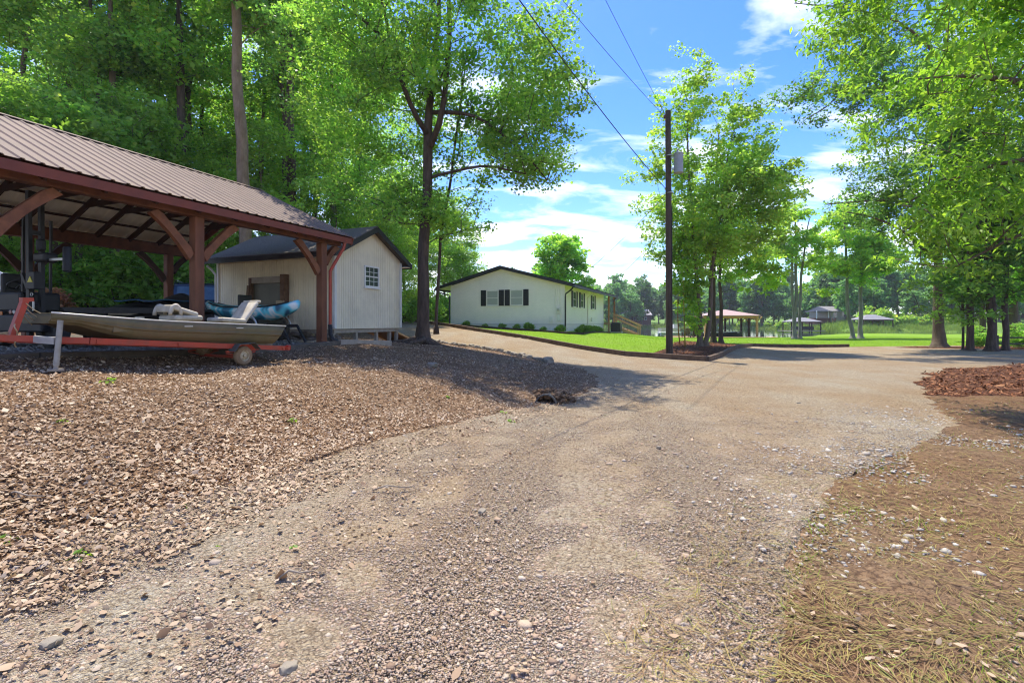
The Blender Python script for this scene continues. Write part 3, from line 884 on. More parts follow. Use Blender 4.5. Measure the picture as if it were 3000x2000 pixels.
MB().box(SH(-.44, 1.72, 1.98), (.12, .24, .4), (E1, E2, UP)).build("box", M("tan_box", (.42, .34, .22), (.35, .28, .18), rough=.6), ub, bevel=.01)
dirtpile = MB()
random.seed(3)
for k in range(60):
    b = random.uniform(-.2, 2.0); a = random.uniform(-.7, .1)
    g = SH(a, b, 0)
    r = random.uniform(.05, .16)
    pr = [(0.001, -r * .6)] + [(r * random.uniform(.75, 1.1) * math.sin(math.pi * i / 5), -r * .6 * math.cos(math.pi * i / 5)) for i in range(1, 5)] + [(.001, r * .6)]
    dirtpile.lathe((g.x, g.y, gz(g.x, g.y) + random.uniform(.0, .22)), pr, (random.uniform(-.3, .3), random.uniform(-.3, .3), 1), 7)
tag(dirtpile.build("rubble_heap", M("rubble", (.10, .075, .055), (.2, .16, .12), scale=4, rough=.95, bump=.5), None, kind="stuff"), "dark heap of broken stone and soil at the shed foot", "rubble")

# ---------------------------------------------------------------- house
hs_ = thing("house", "low white ranch house with black roof edge and black shutters on the lawn", "house", HO(0, 0, .9))
HW, HD = 8.67, 12.5
HZ0, HZ1 = .1, 3.92
def hz(a): return 5.36 - abs(a - 4.6) * .265
ws = MB()
ws.add([HO(0, 0, HZ0), HO(0, 0, hz(0) - .1), HO(4.6, 0, hz(4.6) - .1), HO(HW, 0, hz(HW) - .1), HO(HW, 0, HZ0)], [(4, 3, 2, 1, 0)])
ws.build("gable_wall", BRICK_W, hs_)
ws = MB(); ws.add([HO(0, 0, HZ0), HO(0, HD, HZ0), HO(0, HD, hz(0) - .1), HO(0, 0, hz(0) - .1)], [(0, 1, 2, 3)])
ws.build("side_wall", BRICK_W, hs_)
ws = MB(); ws.add([HO(HW, 0, HZ0), HO(HW, HD, HZ0), HO(HW, HD, hz(HW) - .1), HO(HW, 0, hz(HW) - .1)], [(3, 2, 1, 0)]); ws.build("side_wall", BRICK_W, hs_)
ws = MB(); ws.add([HO(0, HD, HZ0), HO(0, HD, hz(0) - .1), HO(4.6, HD, hz(4.6) - .1), HO(HW, HD, hz(HW) - .1), HO(HW, HD, HZ0)], [(0, 1, 2, 3, 4)]); ws.build("gable_wall", BRICK_W, hs_)
# sill band
MB().beam(HO(-.01, -.012, 1.385), HO(HW, -.012, 1.385), .03, .035).build("sill_band", M("sill_band", (.42, .45, .43), (.36, .39, .37)), hs_)
MB().beam(HO(-.012, -.02, 1.385), HO(-.012, HD, 1.385), .03, .035).build("sill_band", M("sill_band_side", (.42, .45, .43), (.36, .39, .37)), hs_)
B1 = 15.5
for sg, ae in ((-1, -.65), (1, 9.75)):
    r = MB()
    go = .32
    b1 = B1 if sg < 0 else B1
    p = [HO(4.6, -go, hz(4.6) + .12), HO(ae, -go, hz(ae) + .12), HO(ae, b1, hz(ae) + .12), HO(4.6, b1, hz(4.6) + .12)]
    q = [x - UP * .1 for x in p]
    fs = [(0, 1, 2, 3), (7, 6, 5, 4), (0, 4, 5, 1), (1, 5, 6, 2), (2, 6, 7, 3)]
    r.add(p + q, fs if sg < 0 else [f[::-1] for f in fs])
    r.build("roof", SHING2, hs_)
    MB().beam(HO(4.6, -go - .014, hz(4.6) - .02), HO(ae, -go - .014, hz(ae) - .02), .026, .2).build("verge_board", BLACK, hs_)
    # gutter: open channel, and soffit
    gt_ = MB()
    for off, zz0, zz1 in ((.0, -.14, .0), (.11, -.14, .01)):
        gt_.beam(HO(ae + sg * off, -go, hz(ae) - .0 + (zz0 + zz1) / 2), HO(ae + sg * off, b1, hz(ae) + (zz0 + zz1) / 2), .012, zz1 - zz0)
    gt_.beam(HO(ae + sg * .055, -go, hz(ae) - .145), HO(ae + sg * .055, b1, hz(ae) - .145), .122, .012)
    gt_.build("gutter", BLACK, hs_)
    aw = 0 if sg < 0 else HW
    so = MB(); so.add([HO(aw, -go, hz(aw) - .02), HO(ae, -go, hz(ae) - .02), HO(ae, b1, hz(ae) - .02), HO(aw, b1, hz(aw) - .02)], [(0, 1, 2, 3)])
    so.build("soffit", PAINT_W, hs_)
MB().add([HO(0, -.3, hz(0) - .03), HO(4.6, -.3, hz(4.6) - .03), HO(HW, -.3, hz(HW) - .03), HO(HW, 0, hz(HW) - .03), HO(4.6, 0, hz(4.6) - .03), HO(0, 0, hz(0) - .03)], [(0, 1, 4, 5), (1, 2, 3, 4)]).build("rake_soffit", PAINT_W, hs_)
gw = lambda a, z, d: HO(a, 0, z) - E1 * d
for a0, a1 in ((4.90, 5.70), (3.05, 3.87)):
    sash_window("window", hs_, gw, a0, a1, 2.76, 3.72, 1, 1, BLIND, -E1, fw=.06)
SHUT = M("shutter_paint", (.026, .027, .032), (.02, .021, .026), scale=4, rough=.5)
def shutter(f, a0, a1, z0, z1):
    m = MB()
    def bx(x0, x1, y0, y1, d0, d1):
        q = [f(x0, y0, d0), f(x1, y0, d0), f(x1, y1, d0), f(x0, y1, d0), f(x0, y0, d1), f(x1, y0, d1), f(x1, y1, d1), f(x0, y1, d1)]
        m.add(q, [(0, 3, 2, 1), (4, 5, 6, 7), (0, 1, 5, 4), (1, 2, 6, 5), (2, 3, 7, 6), (3, 0, 4, 7)])
    w = .05
    bx(a0, a0 + w, z0, z1, 0, .04); bx(a1 - w, a1, z0, z1, 0, .04); bx(a0 + w, a1 - w, z0, z0 + .07, 0, .04); bx(a0 + w, a1 - w, z1 - .07, z1, 0, .04)
    k = 9
    for i in range(k):
        y = z0 + .08 + (z1 - z0 - .16) * i / k
        bx(a0 + w, a1 - w, y, y + (z1 - z0 - .16) / k * .72, .005, .026)
    bx(a0 + w, a1 - w, z0 + .07, z1 - .07, 0, .004)
    m.build("shutter", SHUT, hs_)
for a0, a1 in ((5.80, 6.20), (4.42, 4.80), (3.98, 4.36), (2.58, 2.96)):
    shutter(gw, a0, a1, 2.68, 3.80)
swf = lambda b, z, d: HO(0, b, z) - E2 * d
for b0, b1_ in ((2.05, 2.8), (4.2, 4.95), (7.95, 8.7)):
    sash_window("window", hs_, swf, b0, b1_, 2.66, 3.66, 1, 1, GLASS, -E2, fw=.06)
    shutter(swf, b0 - .45, b0 - .08, 2.6, 3.74); shutter(swf, b1_ + .08, b1_ + .45, 2.6, 3.74)
# meter, boxes, conduits
MB().box(gw(.42, 2.30, .06), (.34, .12, .42), (E2, E1, UP)).box(gw(.42, 1.84, .05), (.22, .1, .44), (E2, E1, UP)).build("meter_box", TRIM_W, hs_, bevel=.01)
MB().lathe(gw(.42, 2.36, .12), [(.085, 0), (.085, .09), (.05, .1)], -E1, 14).build("meter_dial", STEEL, hs_)
MB().box(gw(.95, 1.72, .05), (.24, .1, .34), (E2, E1, UP)).build("junction_box", TRIM_W, hs_, bevel=.01)
for a in (.34, .50, .66):
    MB().tube([gw(a, 2.5, .03), gw(a, 3.98, .03)], .022, 6).build("conduit", PAINT_W, hs_)
for pts in ([HO(-.6, -.15, 3.86), HO(-.5, -.15, 3.70), HO(-.07, -.06, 3.42), HO(-.05, -.06, 3.2), HO(-.05, -.06, .95)],
            [HO(9.66, -.15, 3.84), HO(9.5, -.15, 3.72), HO(HW + .07, -.07, 3.5), HO(HW + .06, -.06, 3.3), HO(HW + .06, -.06, 1.32)]):
    MB().tube(pts, .052, 8).build("downspout", BLACK, hs_, smooth=True, autosmooth=40)
MB().tube([HO(-.6, 6.3, 3.88), HO(-.45, 6.3, 3.75), HO(-.06, 6.3, 3.5), HO(-.05, 6.3, .9)], .045, 8).build("downspout", PAINT_W, hs_, smooth=True, autosmooth=40)
MB().box(HO(-.06, 7.6, 1.75), (.12, .22, .3), (E2, E1, UP)).build("outlet_box", TRIM_W, hs_)
# porch at the far end
pd = MB().box(HO(3.0, HD + 1.5, 1.42), (7.2, 2.9, .14), (E2, E1, UP)).build("porch_deck", NEWWOOD, hs_)
ORANGE = M("cedar_post", (.40, .19, .07), (.32, .14, .05), scale=5, rough=.65)
for a, b in ((-.45, HD + .15), (-.45, HD + 2.8), (2.2, HD + 2.8)):
    MB().box(HO(a, b, (1.4 + 3.85) / 2 + .05), (.15, .15, 2.5), (E2, E1, UP)).build("porch_post", ORANGE, hs_)
    MB().box(HO(a, b, .9), (.15, .15, 1.1), (E2, E1, UP)).build("porch_leg", NEWWOOD, hs_)
MB().beam(HO(-.45, HD + .1, 2.35), HO(-.45, HD + 1.0, 2.35), .05, .09).build("porch_rail", NEWWOOD, hs_)
MB().tube([HO(-.62, 15.3, 3.84), HO(-.5, 15.2, 3.7), HO(-.45, 14.7, 3.42), HO(-.42, 15.25, 3.2)], .045, 8).build("downspout", BLACK, hs_)
st = thing("porch_stairs", "pale wooden stairs with handrails going down from the house porch", "stairs", HO(-2, HD + 1.8, .6))
sb = HD + 1.2
n_st = 6
for i in range(n_st):
    u = i / n_st
    MB().box(HO(-.62 - .34 * i - .17, sb + .75, 1.36 - .16 * (i + 1) + .04), (.36, 1.3, .045), (E2, E1, UP)).build("tread", NEWWOOD, st)
    MB().box(HO(-.62 - .34 * i - .01, sb + .75, 1.36 - .16 * (i + 1) + .11), (.03, 1.28, .15), (E2, E1, UP)).build("riser", NEWWOOD, st)
for b in (sb + .06, sb + 1.44):
    MB().beam(HO(-.6, b, 2.3), HO(-3.05, b, 1.22), .05, .1).build("handrail", NEWWOOD, st)
    MB().beam(HO(-.6, b, 1.95), HO(-2.95, b, .92), .04, .08).build("midrail", NEWWOOD, st)
    MB().beam(HO(-.6, b, 1.2), HO(-2.75, b, .36), .05, .24).build("stringer", NEWWOOD, st)
    for a, z in ((-.68, 2.26), (-2.85, 1.3)):
        MB().box(HO(a, b + .05, z - .5), (.09, .09, 1.1), (E2, E1, UP)).build("newel", NEWWOOD, st)
acg = HO(-1.25, HD - .6, 0)
ac = thing("ac_unit", "dark box air conditioner standing beside the house wall by the stairs", "air conditioner", (acg.x, acg.y, gz(acg.x, acg.y)))
az = gz(acg.x, acg.y)
MB().box(HO(-1.25, HD - .6, az + .05), (1.0, 1.0, .1), (E2, E1, UP)).build("pad", CONC, ac)
cab = MB()
for i in range(14):
    cab.box(HO(-1.25, HD - .6, az + .16 + i * .05), (.86, .86, .032), (E2, E1, UP))
cab.box(HO(-1.25, HD - .6, az + .48), (.82, .82, .76), (E2, E1, UP))
cab.build("cabinet", M("ac_dark", (.03, .03, .032), (.045, .045, .046), scale=5, rough=.5), ac)
MB().lathe(HO(-1.25, HD - .6, az + .86), [(.40, 0), (.40, .03), (.2, .05), (.02, .05)], UP, 18).build("fan_guard", DARKMETAL, ac)
# dark edging and mulch bed strip round the house
bedline = [(HO(9.2, -.9, 0).x, HO(9.2, -.9, 0).y), (HO(4, -1.1, 0).x, HO(4, -1.1, 0).y), (HO(-.6, -1.5, 0).x, HO(-.6, -1.5, 0).y), (HO(-1.4, -.6, 0).x, HO(-1.4, -.6, 0).y), (HO(-1.5, 8, 0).x, HO(-1.5, 8, 0).y)]
tie_row(bedline, "bed_edging", "dark low edging board of the planting bed round the house", "edging boards of the house bed", M("dark_edge", (.05, .033, .025), (.08, .05, .036), scale=4, rough=.9), w=.1, h=.16, seg=2.6, lift=.09)
# ---------------------------------------------------------------- vegetation
BARK = M("grey_brown_bark", (.105, .075, .052), (.19, .145, .105), scale=7, stretch=(1, 1, .22), rough=.95, bump=1.0, bscale=26, bdist=.05, lo=.3, hi=.7)
BARK_P = M("pine_bark", (.20, .135, .08), (.33, .235, .15), scale=6, stretch=(1, 1, .35), rough=.95, bump=1.0, bscale=18, bdist=.06, lo=.3, hi=.7)
BARK_D = M("dark_bark", (.055, .038, .028), (.12, .085, .062), scale=7, stretch=(1, 1, .22), rough=.95, bump=1.0, bscale=26, bdist=.05)
BARK_L = M("pale_bark", (.27, .25, .21), (.16, .145, .12), scale=4, stretch=(1, 1, .3), rough=.9, bump=.5)
def leafmat(name, cols, transl=(1.65, 1.65, 1.0), tmix=.5, mottled=.38, rough=.5, spec=.35):
    return ramp_mat_island(name, cols, rough=rough, spec=spec, transl=transl, tmix=tmix, mottled=mottled)
L_MAPLE = leafmat("maple_leaves", [(0.111, 0.258, 0.044), (0.172, 0.368, 0.063), (0.264, 0.460, 0.078), (0.346, 0.497, 0.084), (0.153, 0.313, 0.053)])
L_WOOD = leafmat("woodland_leaves", [(0.142, 0.325, 0.054), (0.230, 0.455, 0.076), (0.356, 0.571, 0.096), (0.178, 0.390, 0.065), (0.515, 0.600, 0.109)])
L_DEEP = leafmat("deep_green_leaves", [(0.133, 0.263, 0.041), (0.213, 0.372, 0.058), (0.286, 0.466, 0.073), (0.167, 0.310, 0.048)])
L_LIME = leafmat("lime_leaves", [(0.173, 0.346, 0.059), (0.245, 0.432, 0.073), (0.346, 0.504, 0.086), (0.144, 0.302, 0.051)], transl=(1.6, 1.55, .6), tmix=.5)
L_GUM = leafmat("pale_green_leaves", [(0.188, 0.352, 0.053), (0.276, 0.464, 0.070), (0.402, 0.563, 0.086), (0.214, 0.398, 0.060), (0.478, 0.508, 0.082)])
L_HICK = leafmat("bright_hickory_leaves", [(0.125, 0.284, 0.048), (0.193, 0.379, 0.064), (0.290, 0.460, 0.078), (0.153, 0.337, 0.057)], transl=(1.7, 1.6, .6), tmix=.52)
L_FAR = leafmat("far_shore_leaves", [(0.112, 0.265, 0.080), (0.151, 0.328, 0.093), (0.213, 0.391, 0.105), (0.100, 0.227, 0.080)], tmix=.42)
L_OAK = leafmat("oak_leaves", [(.07, .18, .032), (.11, .25, .042), (.16, .31, .055), (.085, .21, .04), (.20, .33, .06)], tmix=.45)
L_PINE = leafmat("pine_needles", [(0.056, 0.136, 0.032), (0.080, 0.184, 0.040), (0.112, 0.216, 0.048)], tmix=.25)
L_RED = leafmat("reddish_leaves", [(.384, .144, .080), (.480, .224, .112), (.320, .192, .080)], tmix=.3)

def leaf_arrays(g, ctr, crad, per, L, W, flat=.55, droop=.25, var=.35):
    """leaf faces in loose sprays about cluster centres"""
    n = len(ctr) * per
    c = np.repeat(ctr, per, axis=0)
    r = np.repeat(crad, per)
    d = g.normal(size=(n, 3)); d /= np.linalg.norm(d, axis=1)[:, None]
    u = g.random(n) ** .5
    off = d * (r * u)[:, None]
    off[:, 2] *= flat
    p = c + off
    az = g.random(n) * 2 * np.pi
    pitch = g.normal(-droop, .45, n)
    ax = np.column_stack([np.cos(az) * np.cos(pitch), np.sin(az) * np.cos(pitch), np.sin(pitch)])
    nn = g.normal(size=(n, 3)) * .55 + np.array([0, 0, 1.0])
    nn -= ax * (nn * ax).sum(1)[:, None]
    nn /= np.linalg.norm(nn, axis=1)[:, None]
    sd_ = np.cross(nn, ax)
    s = (1 + g.normal(0, var, n)).clip(.45, 1.8)[:, None]
    v = np.empty((n, 4, 3))
    v[:, 0] = p
    v[:, 1] = p + ax * (.45 * L * s) + sd_ * (.5 * W * s) + nn * (.10 * L * s)
    v[:, 2] = p + ax * (L * s) - nn * (.06 * L * s)
    v[:, 3] = p + ax * (.45 * L * s) - sd_ * (.5 * W * s) + nn * (.10 * L * s)
    k = np.arange(n, dtype=np.int32)[:, None] * 4
    f = np.concatenate([k + np.array([[0, 1, 2]], dtype=np.int32), k + np.array([[0, 2, 3]], dtype=np.int32)])
    return v.reshape(-1, 3), f

def wobble_path(pts, n, amp, seed):
    """smooth resample of (x, y, z, r) points with a little wander"""
    pts = np.array(pts, dtype=float)
    t = np.concatenate([[0], np.cumsum(np.linalg.norm(np.diff(pts[:, :3], axis=0), axis=1))])
    tt = np.linspace(0, t[-1], n)
    out = np.column_stack([np.interp(tt, t, pts[:, i]) for i in range(4)])
    for _ in range(2):
        out[1:-1, :3] = (out[:-2, :3] + out[2:, :3] + 2 * out[1:-1, :3]) / 4
    for i in range(1, n):
        q = Vector((seed * 3.1, tt[i] * .45, .5))
        out[i, 0] += amp * noise.noise(q); out[i, 1] += amp * noise.noise(q + Vector((7, 0, 3)))
    return out

def make_tree(name, label, cat, trunk, crown, ncl, per, leaf, crad, seed, leafm, barkm, limbs=(), nseg=14, gap=.0, gscale=.35, flat=.55, droop=.25, root=True,
              loc=None, group=None, twig=.012, shell=.6, flare=True, sides=9, stems=(), amp=.12, keep=None, extra=()):
    """trunk: (x, y, z, r) rows from the base; crown: ellipsoids (x, y, z, rx, ry, rz); the branches grow from the trunk and limbs out to the leaf sprays"""
    g = np.random.default_rng(seed)
    rt = thing(name, label, cat, loc if loc is not None else (0, 0, 0), group)
    tw = MB()
    nodes, par, rad, fixed = [], [], [], []
    def chain(path, n, parent=-1):
        pth = wobble_path(path, n, amp, seed + len(nodes))
        for i, q in enumerate(pth):
            nodes.append(q[:3]); par.append(parent if i == 0 else len(nodes) - 2); rad.append(q[3]); fixed.append(True)
        pp, rr = [Vector(q[:3]) for q in pth], [q[3] for q in pth]
        return pp, rr
    for si, path in enumerate([trunk] + list(stems)):
        n = max(4, int(nseg))
        pp, rr = chain(path, n)
        if flare:
            b, r0 = pp[0], rr[0]
            pp = [b - UP * .25, b + UP * .02, b + UP * (r0 * .9), b + UP * (r0 * 2.2)] + [p for p in pp[1:] if p.z > b.z + r0 * 3]
            rr = [r0 * 2.0, r0 * 1.75, r0 * 1.25, r0 * 1.05] + rr[-(len(pp) - 4):]
        tw.tube(pp, rr, sides, seed=seed, wob=.07)
    for path in limbs:
        pp, rr = chain(path, 10)
        tw.tube(pp, rr, 7, seed=seed + 1, wob=.06)
    # leaf sprays
    cs = np.array([c[:6] for c in crown], dtype=float)
    vol = np.array([c[3] * c[4] * c[5] for c in crown]); vol = vol ** .8
    pick = g.choice(len(cs), size=ncl * 3, p=vol / vol.sum())
    d = g.normal(size=(ncl * 3, 3)); d /= np.linalg.norm(d, axis=1)[:, None]
    u = g.random(ncl * 3) ** (1 / (1.5 + 3 * shell))
    pos = cs[pick, :3] + d * u[:, None] * cs[pick, 3:6]
    if gap > -1:
        nv = np.array([noise.noise(Vector((p[0] * gscale + seed, p[1] * gscale, p[2] * gscale * 1.3))) for p in pos])
        pos = pos[nv > gap]
    if keep is not None:
        pos = pos[keep(pos)]
    pos = pos[:ncl]
    if len(extra): pos = np.vstack([pos, np.array(extra, dtype=float)])
    nd = np.array(nodes)
    dist0 = np.sqrt(((pos[:, None, :] - nd[None, :, :]) ** 2).sum(-1)).min(1)
    cnt0 = len(nodes)
    P_ = list(nodes)
    arr = np.zeros((len(nodes) + len(pos) * 14, 3)); arr[:cnt0] = nd; k = cnt0
    zmin = nd[0, 2] + .12 * (nd[:, 2].max() - nd[0, 2])
    for i in np.argsort(dist0):
        c = pos[i]
        dv_ = arr[:k] - c
        dh = np.hypot(dv_[:, 0], dv_[:, 1]); dd = np.sqrt((dv_ ** 2).sum(1))
        cost = dd + .9 * np.maximum(0, arr[:k, 2] - (c[2] - .3 * dh)) + 3 * np.maximum(0, zmin - arr[:k, 2])
        j = int(np.argmin(cost))
        a = arr[j].copy(); L_ = dd[j]
        m = min(12, max(1, int(L_ / .7)))
        pj = j
        for q in range(1, m + 1):
            t = q / m
            pt = a + (c - a) * t
            pt[2] += math.sin(t * math.pi) * L_ * .06
            if q < m: pt += g.normal(0, .05 * min(1, L_ / 2), 3)
            arr[k] = pt; par.append(pj); rad.append(0); fixed.append(False); pj = k; k += 1
            if k >= len(arr): break
        if k >= len(arr): break
    cnt = np.ones(k)
    for i in range(k - 1, cnt0 - 1, -1):
        if par[i] >= 0: cnt[par[i]] += cnt[i] * .5
    rr = np.array(rad[:k], dtype=float)
    for i in range(cnt0, k):
        r = twig * cnt[i] ** .5
        pr = rr[par[i]] if rr[par[i]] > 0 else r * 1.3
        rr[i] = min(r, pr * .85)
    for i in range(cnt0, k):
        a, b = Vector(arr[par[i]]), Vector(arr[i])
        ra = min(rr[par[i]], rr[i] * 1.25)
        if (b - a).length > 1e-3:
            tw.tube([a, b], [max(ra, .005), max(rr[i], .004)], 4 if rr[i] < .03 else 5, caps=False)
    b0 = Vector(loc) if loc is not None else Vector((0, 0, 0))
    tb = link_mesh("trunk", tw.v, tw.f, barkm, rt, smooth=True, world=False)
    cr = crad * (.7 + .6 * g.random(len(pos)))
    v, f = leaf_arrays(g, pos, cr, per, leaf[0], leaf[1], flat, droop)
    link_mesh("crown", v, f, leafm, rt, world=False)
    return rt

def at_ground(x, y): return (x, y, gz(x, y))
def px_tree(px, Y): 
    x = (px - CX) / F * Y
    return at_ground(x, Y)
def rel(base, pts):
    """pixel rows (px, py, Y, r) to points relative to a base"""
    out = []
    for px, py, Y, r in pts:
        q = P(px, py, Y) - Vector(base)
        out.append((q.x, q.y, q.z, r))
    return out

# --- the big maple between the shed and the drive
mb = at_ground(-3.24, 18)
trk = rel(mb, [(1240, 1010, 18, .21), (1243, 800, 18, .195), (1250, 560, 18, .18), (1256, 420, 18.1, .165), (1264, 280, 18.2, .12), (1275, 140, 18.3, .10), (1285, 0, 18.4, .08), (1290, -180, 18.5, .04)])
trk[0] = (0, 0, 0, .24)
lm = [rel(mb, [(1262, 430, 18, .12), (1296, 345, 17.8, .11), (1318, 268, 17.6, .10), (1322, 200, 17.5, .095), (1306, 60, 17.4, .085), (1312, -60, 17.4, .06), (1325, -200, 17.4, .03)]),
      rel(mb, [(1250, 390, 18, .10), (1215, 330, 17.6, .09), (1190, 300, 17.3, .085), (1168, 215, 17, .08), (1146, 130, 16.8, .07), (1085, 62, 16.5, .06), (1000, 14, 16.2, .04)]),
      rel(mb, [(1146, 130, 16.8, .06), (1130, 40, 16.7, .05), (1105, -50, 16.7, .03)]),
      rel(mb, [(1268, 330, 18.1, .09), (1400, 330, 17.5, .06), (1520, 440, 17.0, .04), (1600, 530, 16.8, .02)]),
      rel(mb, [(1262, 520, 18, .06), (1420, 480, 17.2, .045), (1540, 510, 16.8, .02)])]
st2 = rel(mb, [(1278, 960, 19.2, .06), (1288, 700, 19.2, .055), (1318, 560, 19.3, .05), (1335, 440, 19.4, .045), (1344, 350, 19.4, .05), (1360, 200, 19.4, .03)])
mcr = [(.6, 0, 10.6, 4.6, 4.4, 4.2), (2.6, -.6, 8.3, 3.5, 3.4, 2.5), (-2.4, -.8, 10.2, 3.2, 3.4, 3.6), (1.8, 0, 13.6, 4.2, 4, 3), (3.7, -.8, 7.0, 2.3, 2.4, 1.5), (.5, .5, 5.6, 2.0, 2.0, 1.5), (-1.8, .4, 6.9, 2.4, 2.4, 1.6), (4.3, -.5, 9.8, 1.6, 2, 1.6), (-.8, -.5, 5.0, 1.7, 1.6, 1.0), (1.3, .3, 4.5, 1.4, 1.4, .9), (.2, -.9, 7.2, 1.9, 1.6, 1.4), (-2.6, .2, 6.0, 1.7, 1.6, 1.2), (0, -1.5, 6.4, 1.6, 1.1, 2.0), (.2, -1.5, 9.2, 1.9, 1.2, 2.2), (-.3, -1.2, 4.3, 1.0, .8, .7)]
make_tree("maple_tree", "tall maple with spreading limbs and flared roots between the shed and the gravel drive", "tree", trk, mcr, 1120, 80, (.10, .088), .62, 11, L_MAPLE, BARK_D,
          limbs=lm, stems=[st2], loc=mb, gap=-.08, nseg=22, shell=.35, sides=12, twig=.013)
# its surface roots
rts = MB()
for k, a in enumerate((-2.9, -2.2, -1.5, -.8, -.2, .7, 1.9, 2.8)):
    pts = []
    L_ = random.Random(k).uniform(.8, 2.0)
    for i in range(7):
        u = i / 6
        x = mb[0] + math.cos(a + .25 * math.sin(u * 5 + k)) * (.12 + L_ * u); y = mb[1] + math.sin(a + .25 * math.sin(u * 5 + k)) * (.12 + L_ * u)
        pts.append((x, y, gz(x, y) + .24 * (1 - u) ** 3.0 + .015))
    rts.tube(pts, [.10 * (1 - i / 6) ** 1.3 + .018 for i in range(7)], 7)
rr_ = rts.build("root_flare", BARK_D, bpy.data.objects["maple_tree"], smooth=True)

# --- woodland prototypes, built once and copied
def proto_hard(seed, h, bare, r, leafm, barkm, per=64, ncl=260, leaf=(.165, .12), tr=.17, name="woodland_tree", label="", shape=0):
    g = random.Random(seed)
    lean = (g.uniform(-.6, .6), g.uniform(-.6, .6))
    trunk = [(0, 0, 0, tr), (lean[0] * .3, lean[1] * .3, h * .35, tr * .82), (lean[0], lean[1], h * .7, tr * .5), (lean[0] * 1.2, lean[1] * 1.2, h * .96, tr * .1)]
    cz = (bare + h) / 2
    if shape == 0:
        crown = [(lean[0] * .6, lean[1] * .6, cz, r, r, (h - bare) / 2), (lean[0], lean[1], h * .8, r * .72, r * .72, h * .2), (r * .4, -r * .3, bare + (h - bare) * .3, r * .8, r * .8, (h - bare) * .25), (-r * .5, r * .2, bare + (h - bare) * .4, r * .7, r * .7, (h - bare) * .25)]
    else:
        crown = [(lean[0], lean[1], cz, r * .8, r * .8, (h - bare) / 2), (0, 0, bare + 1.5, r, r, 1.6), (lean[0], lean[1], h * .75, r * .6, r * .6, h * .2)]
    return make_tree(name, label, "tree", trunk, crown, ncl, per, leaf, .75, seed, leafm, barkm, gap=.0, gscale=.42, nseg=12, twig=.012, amp=.35, sides=8)
GW = "woodland trees behind the carport and the shed"
WLAB = "leafy woodland tree among many alike behind the carport and the shed"
protoA = proto_hard(21, 22, 7, 3.8, L_WOOD, BARK, label=WLAB)
protoB = proto_hard(22, 17, 3.5, 3.6, L_MAPLE, BARK_D, label=WLAB, ncl=280)
protoC = proto_hard(23, 24, 11, 3.6, L_WOOD, BARK_D, label=WLAB, tr=.2)
protoD = proto_hard(24, 11, 1.2, 3.0, L_DEEP, BARK_D, label=WLAB, ncl=240, leaf=(.15, .10), tr=.1)
protoE = proto_hard(25, 12, 2.0, 3.0, L_LIME, BARK, label=WLAB, ncl=220, tr=.1)
for p in (protoA, protoB, protoC, protoD, protoE): tag(p, group=GW)
shrubP = make_tree("woodland_shrub", "leafy undergrowth shrub among many alike at the wood's edge behind the carport", "shrub", [(0, 0, 0, .05), (.1, 0, 1.0, .03), (.1, .1, 2.0, .01)], [(0, 0, 1.15, 1.7, 1.7, 1.1), (.9, .3, .8, 1.1, 1.1, .8), (-.8, -.2, .9, 1.1, 1.2, .85)], 110, 46, (.17, .11), .48, 31, L_DEEP, BARK_D, gap=-.3, nseg=6, flare=False, loc=(0, 0, 0))
shrubQ = make_tree("woodland_shrub", "leafy undergrowth shrub among many alike at the wood's edge behind the carport", "shrub", [(0, 0, 0, .05), (.1, 0, 1.2, .03), (.1, .1, 2.4, .01)], [(0, 0, 1.3, 1.5, 1.5, 1.2), (.7, .5, 1.0, 1.1, 1.1, .9), (-.8, -.4, .8, 1.2, 1.2, .8)], 110, 44, (.18, .12), .5, 32, L_WOOD, BARK, gap=-.3, nseg=6, flare=False, loc=(0, 0, 0))
for p in (shrubP, shrubQ): tag(p, group="undergrowth at the wood's edge")
wr = random.Random(5)
protos_used = set()
def put(proto, x, y, s=1.0, rz=None, label=None, group=None, name=None):
    o = proto if proto.name not in protos_used else copy_tree(proto)
    protos_used.add(proto.name)
    o.location = (x, y, gz(x, y) - .03)
    o.rotation_euler = (0, 0, wr.uniform(0, 6.28) if rz is None else rz)
    o.scale = (s, s, s * wr.uniform(.94, 1.08))
    if name: o.name = name
    if label: o["label"] = label
    if group is not None:
        if group: o["group"] = group
        elif "group" in o.keys(): del o["group"]
    return o
wood = [
 # (prototype, photo column, depth, scale)
 (protoA, 60, 24, .95), (protoC, 190, 27, 1), (protoB, 330, 24, 1), (protoA, 440, 29, 1), (protoC, 525, 26, 1.05), (protoB, 605, 30, 1.05), (protoA, 770, 29, .95), (protoC, 850, 27, 1.0), (protoB, 905, 31, 1.0),
 (protoA, 985, 29, .9), (protoC, 1040, 34, .95), (protoB, 1110, 37, .85), (protoD, 1170, 36, .95), (protoA, 1185, 44, .8), (protoB, 1240, 47, .8), (protoD, 1300, 50, 1.15), (protoE, 1345, 52, .95), (protoB, 1370, 58, .62),
 (protoD, 30, 19, .75), (protoE, 250, 23, .6), (protoE, 640, 26, .8), (protoE, 790, 24, .85), (protoE, 1000, 25.5, .7), (protoD, 560, 36, 1.2), (protoA, 250, 36, 1), (protoC, 700, 38, 1), (protoB, 100, 38, 1.1), (protoA, 380, 42, 1.05),
 (protoC, 880, 42, 1), (protoA, 1060, 46, .95), (protoD, 1090, 30, .7), (protoC, -120, 22, 1), (protoB, -260, 26, 1.1), (protoD, -60, 16.5, .8), (protoA, -420, 24, 1), (protoE, 1150, 29, .55),
 (protoB, 480, 34, 1.1), (protoA, 900, 36, 1.0), (protoD, 320, 30, 1.2), (protoB, 170, 31, 1.1)]
for pr, px, Y, s in wood:
    x = (px - CX) / F * Y
    put(pr, x, Y, s)
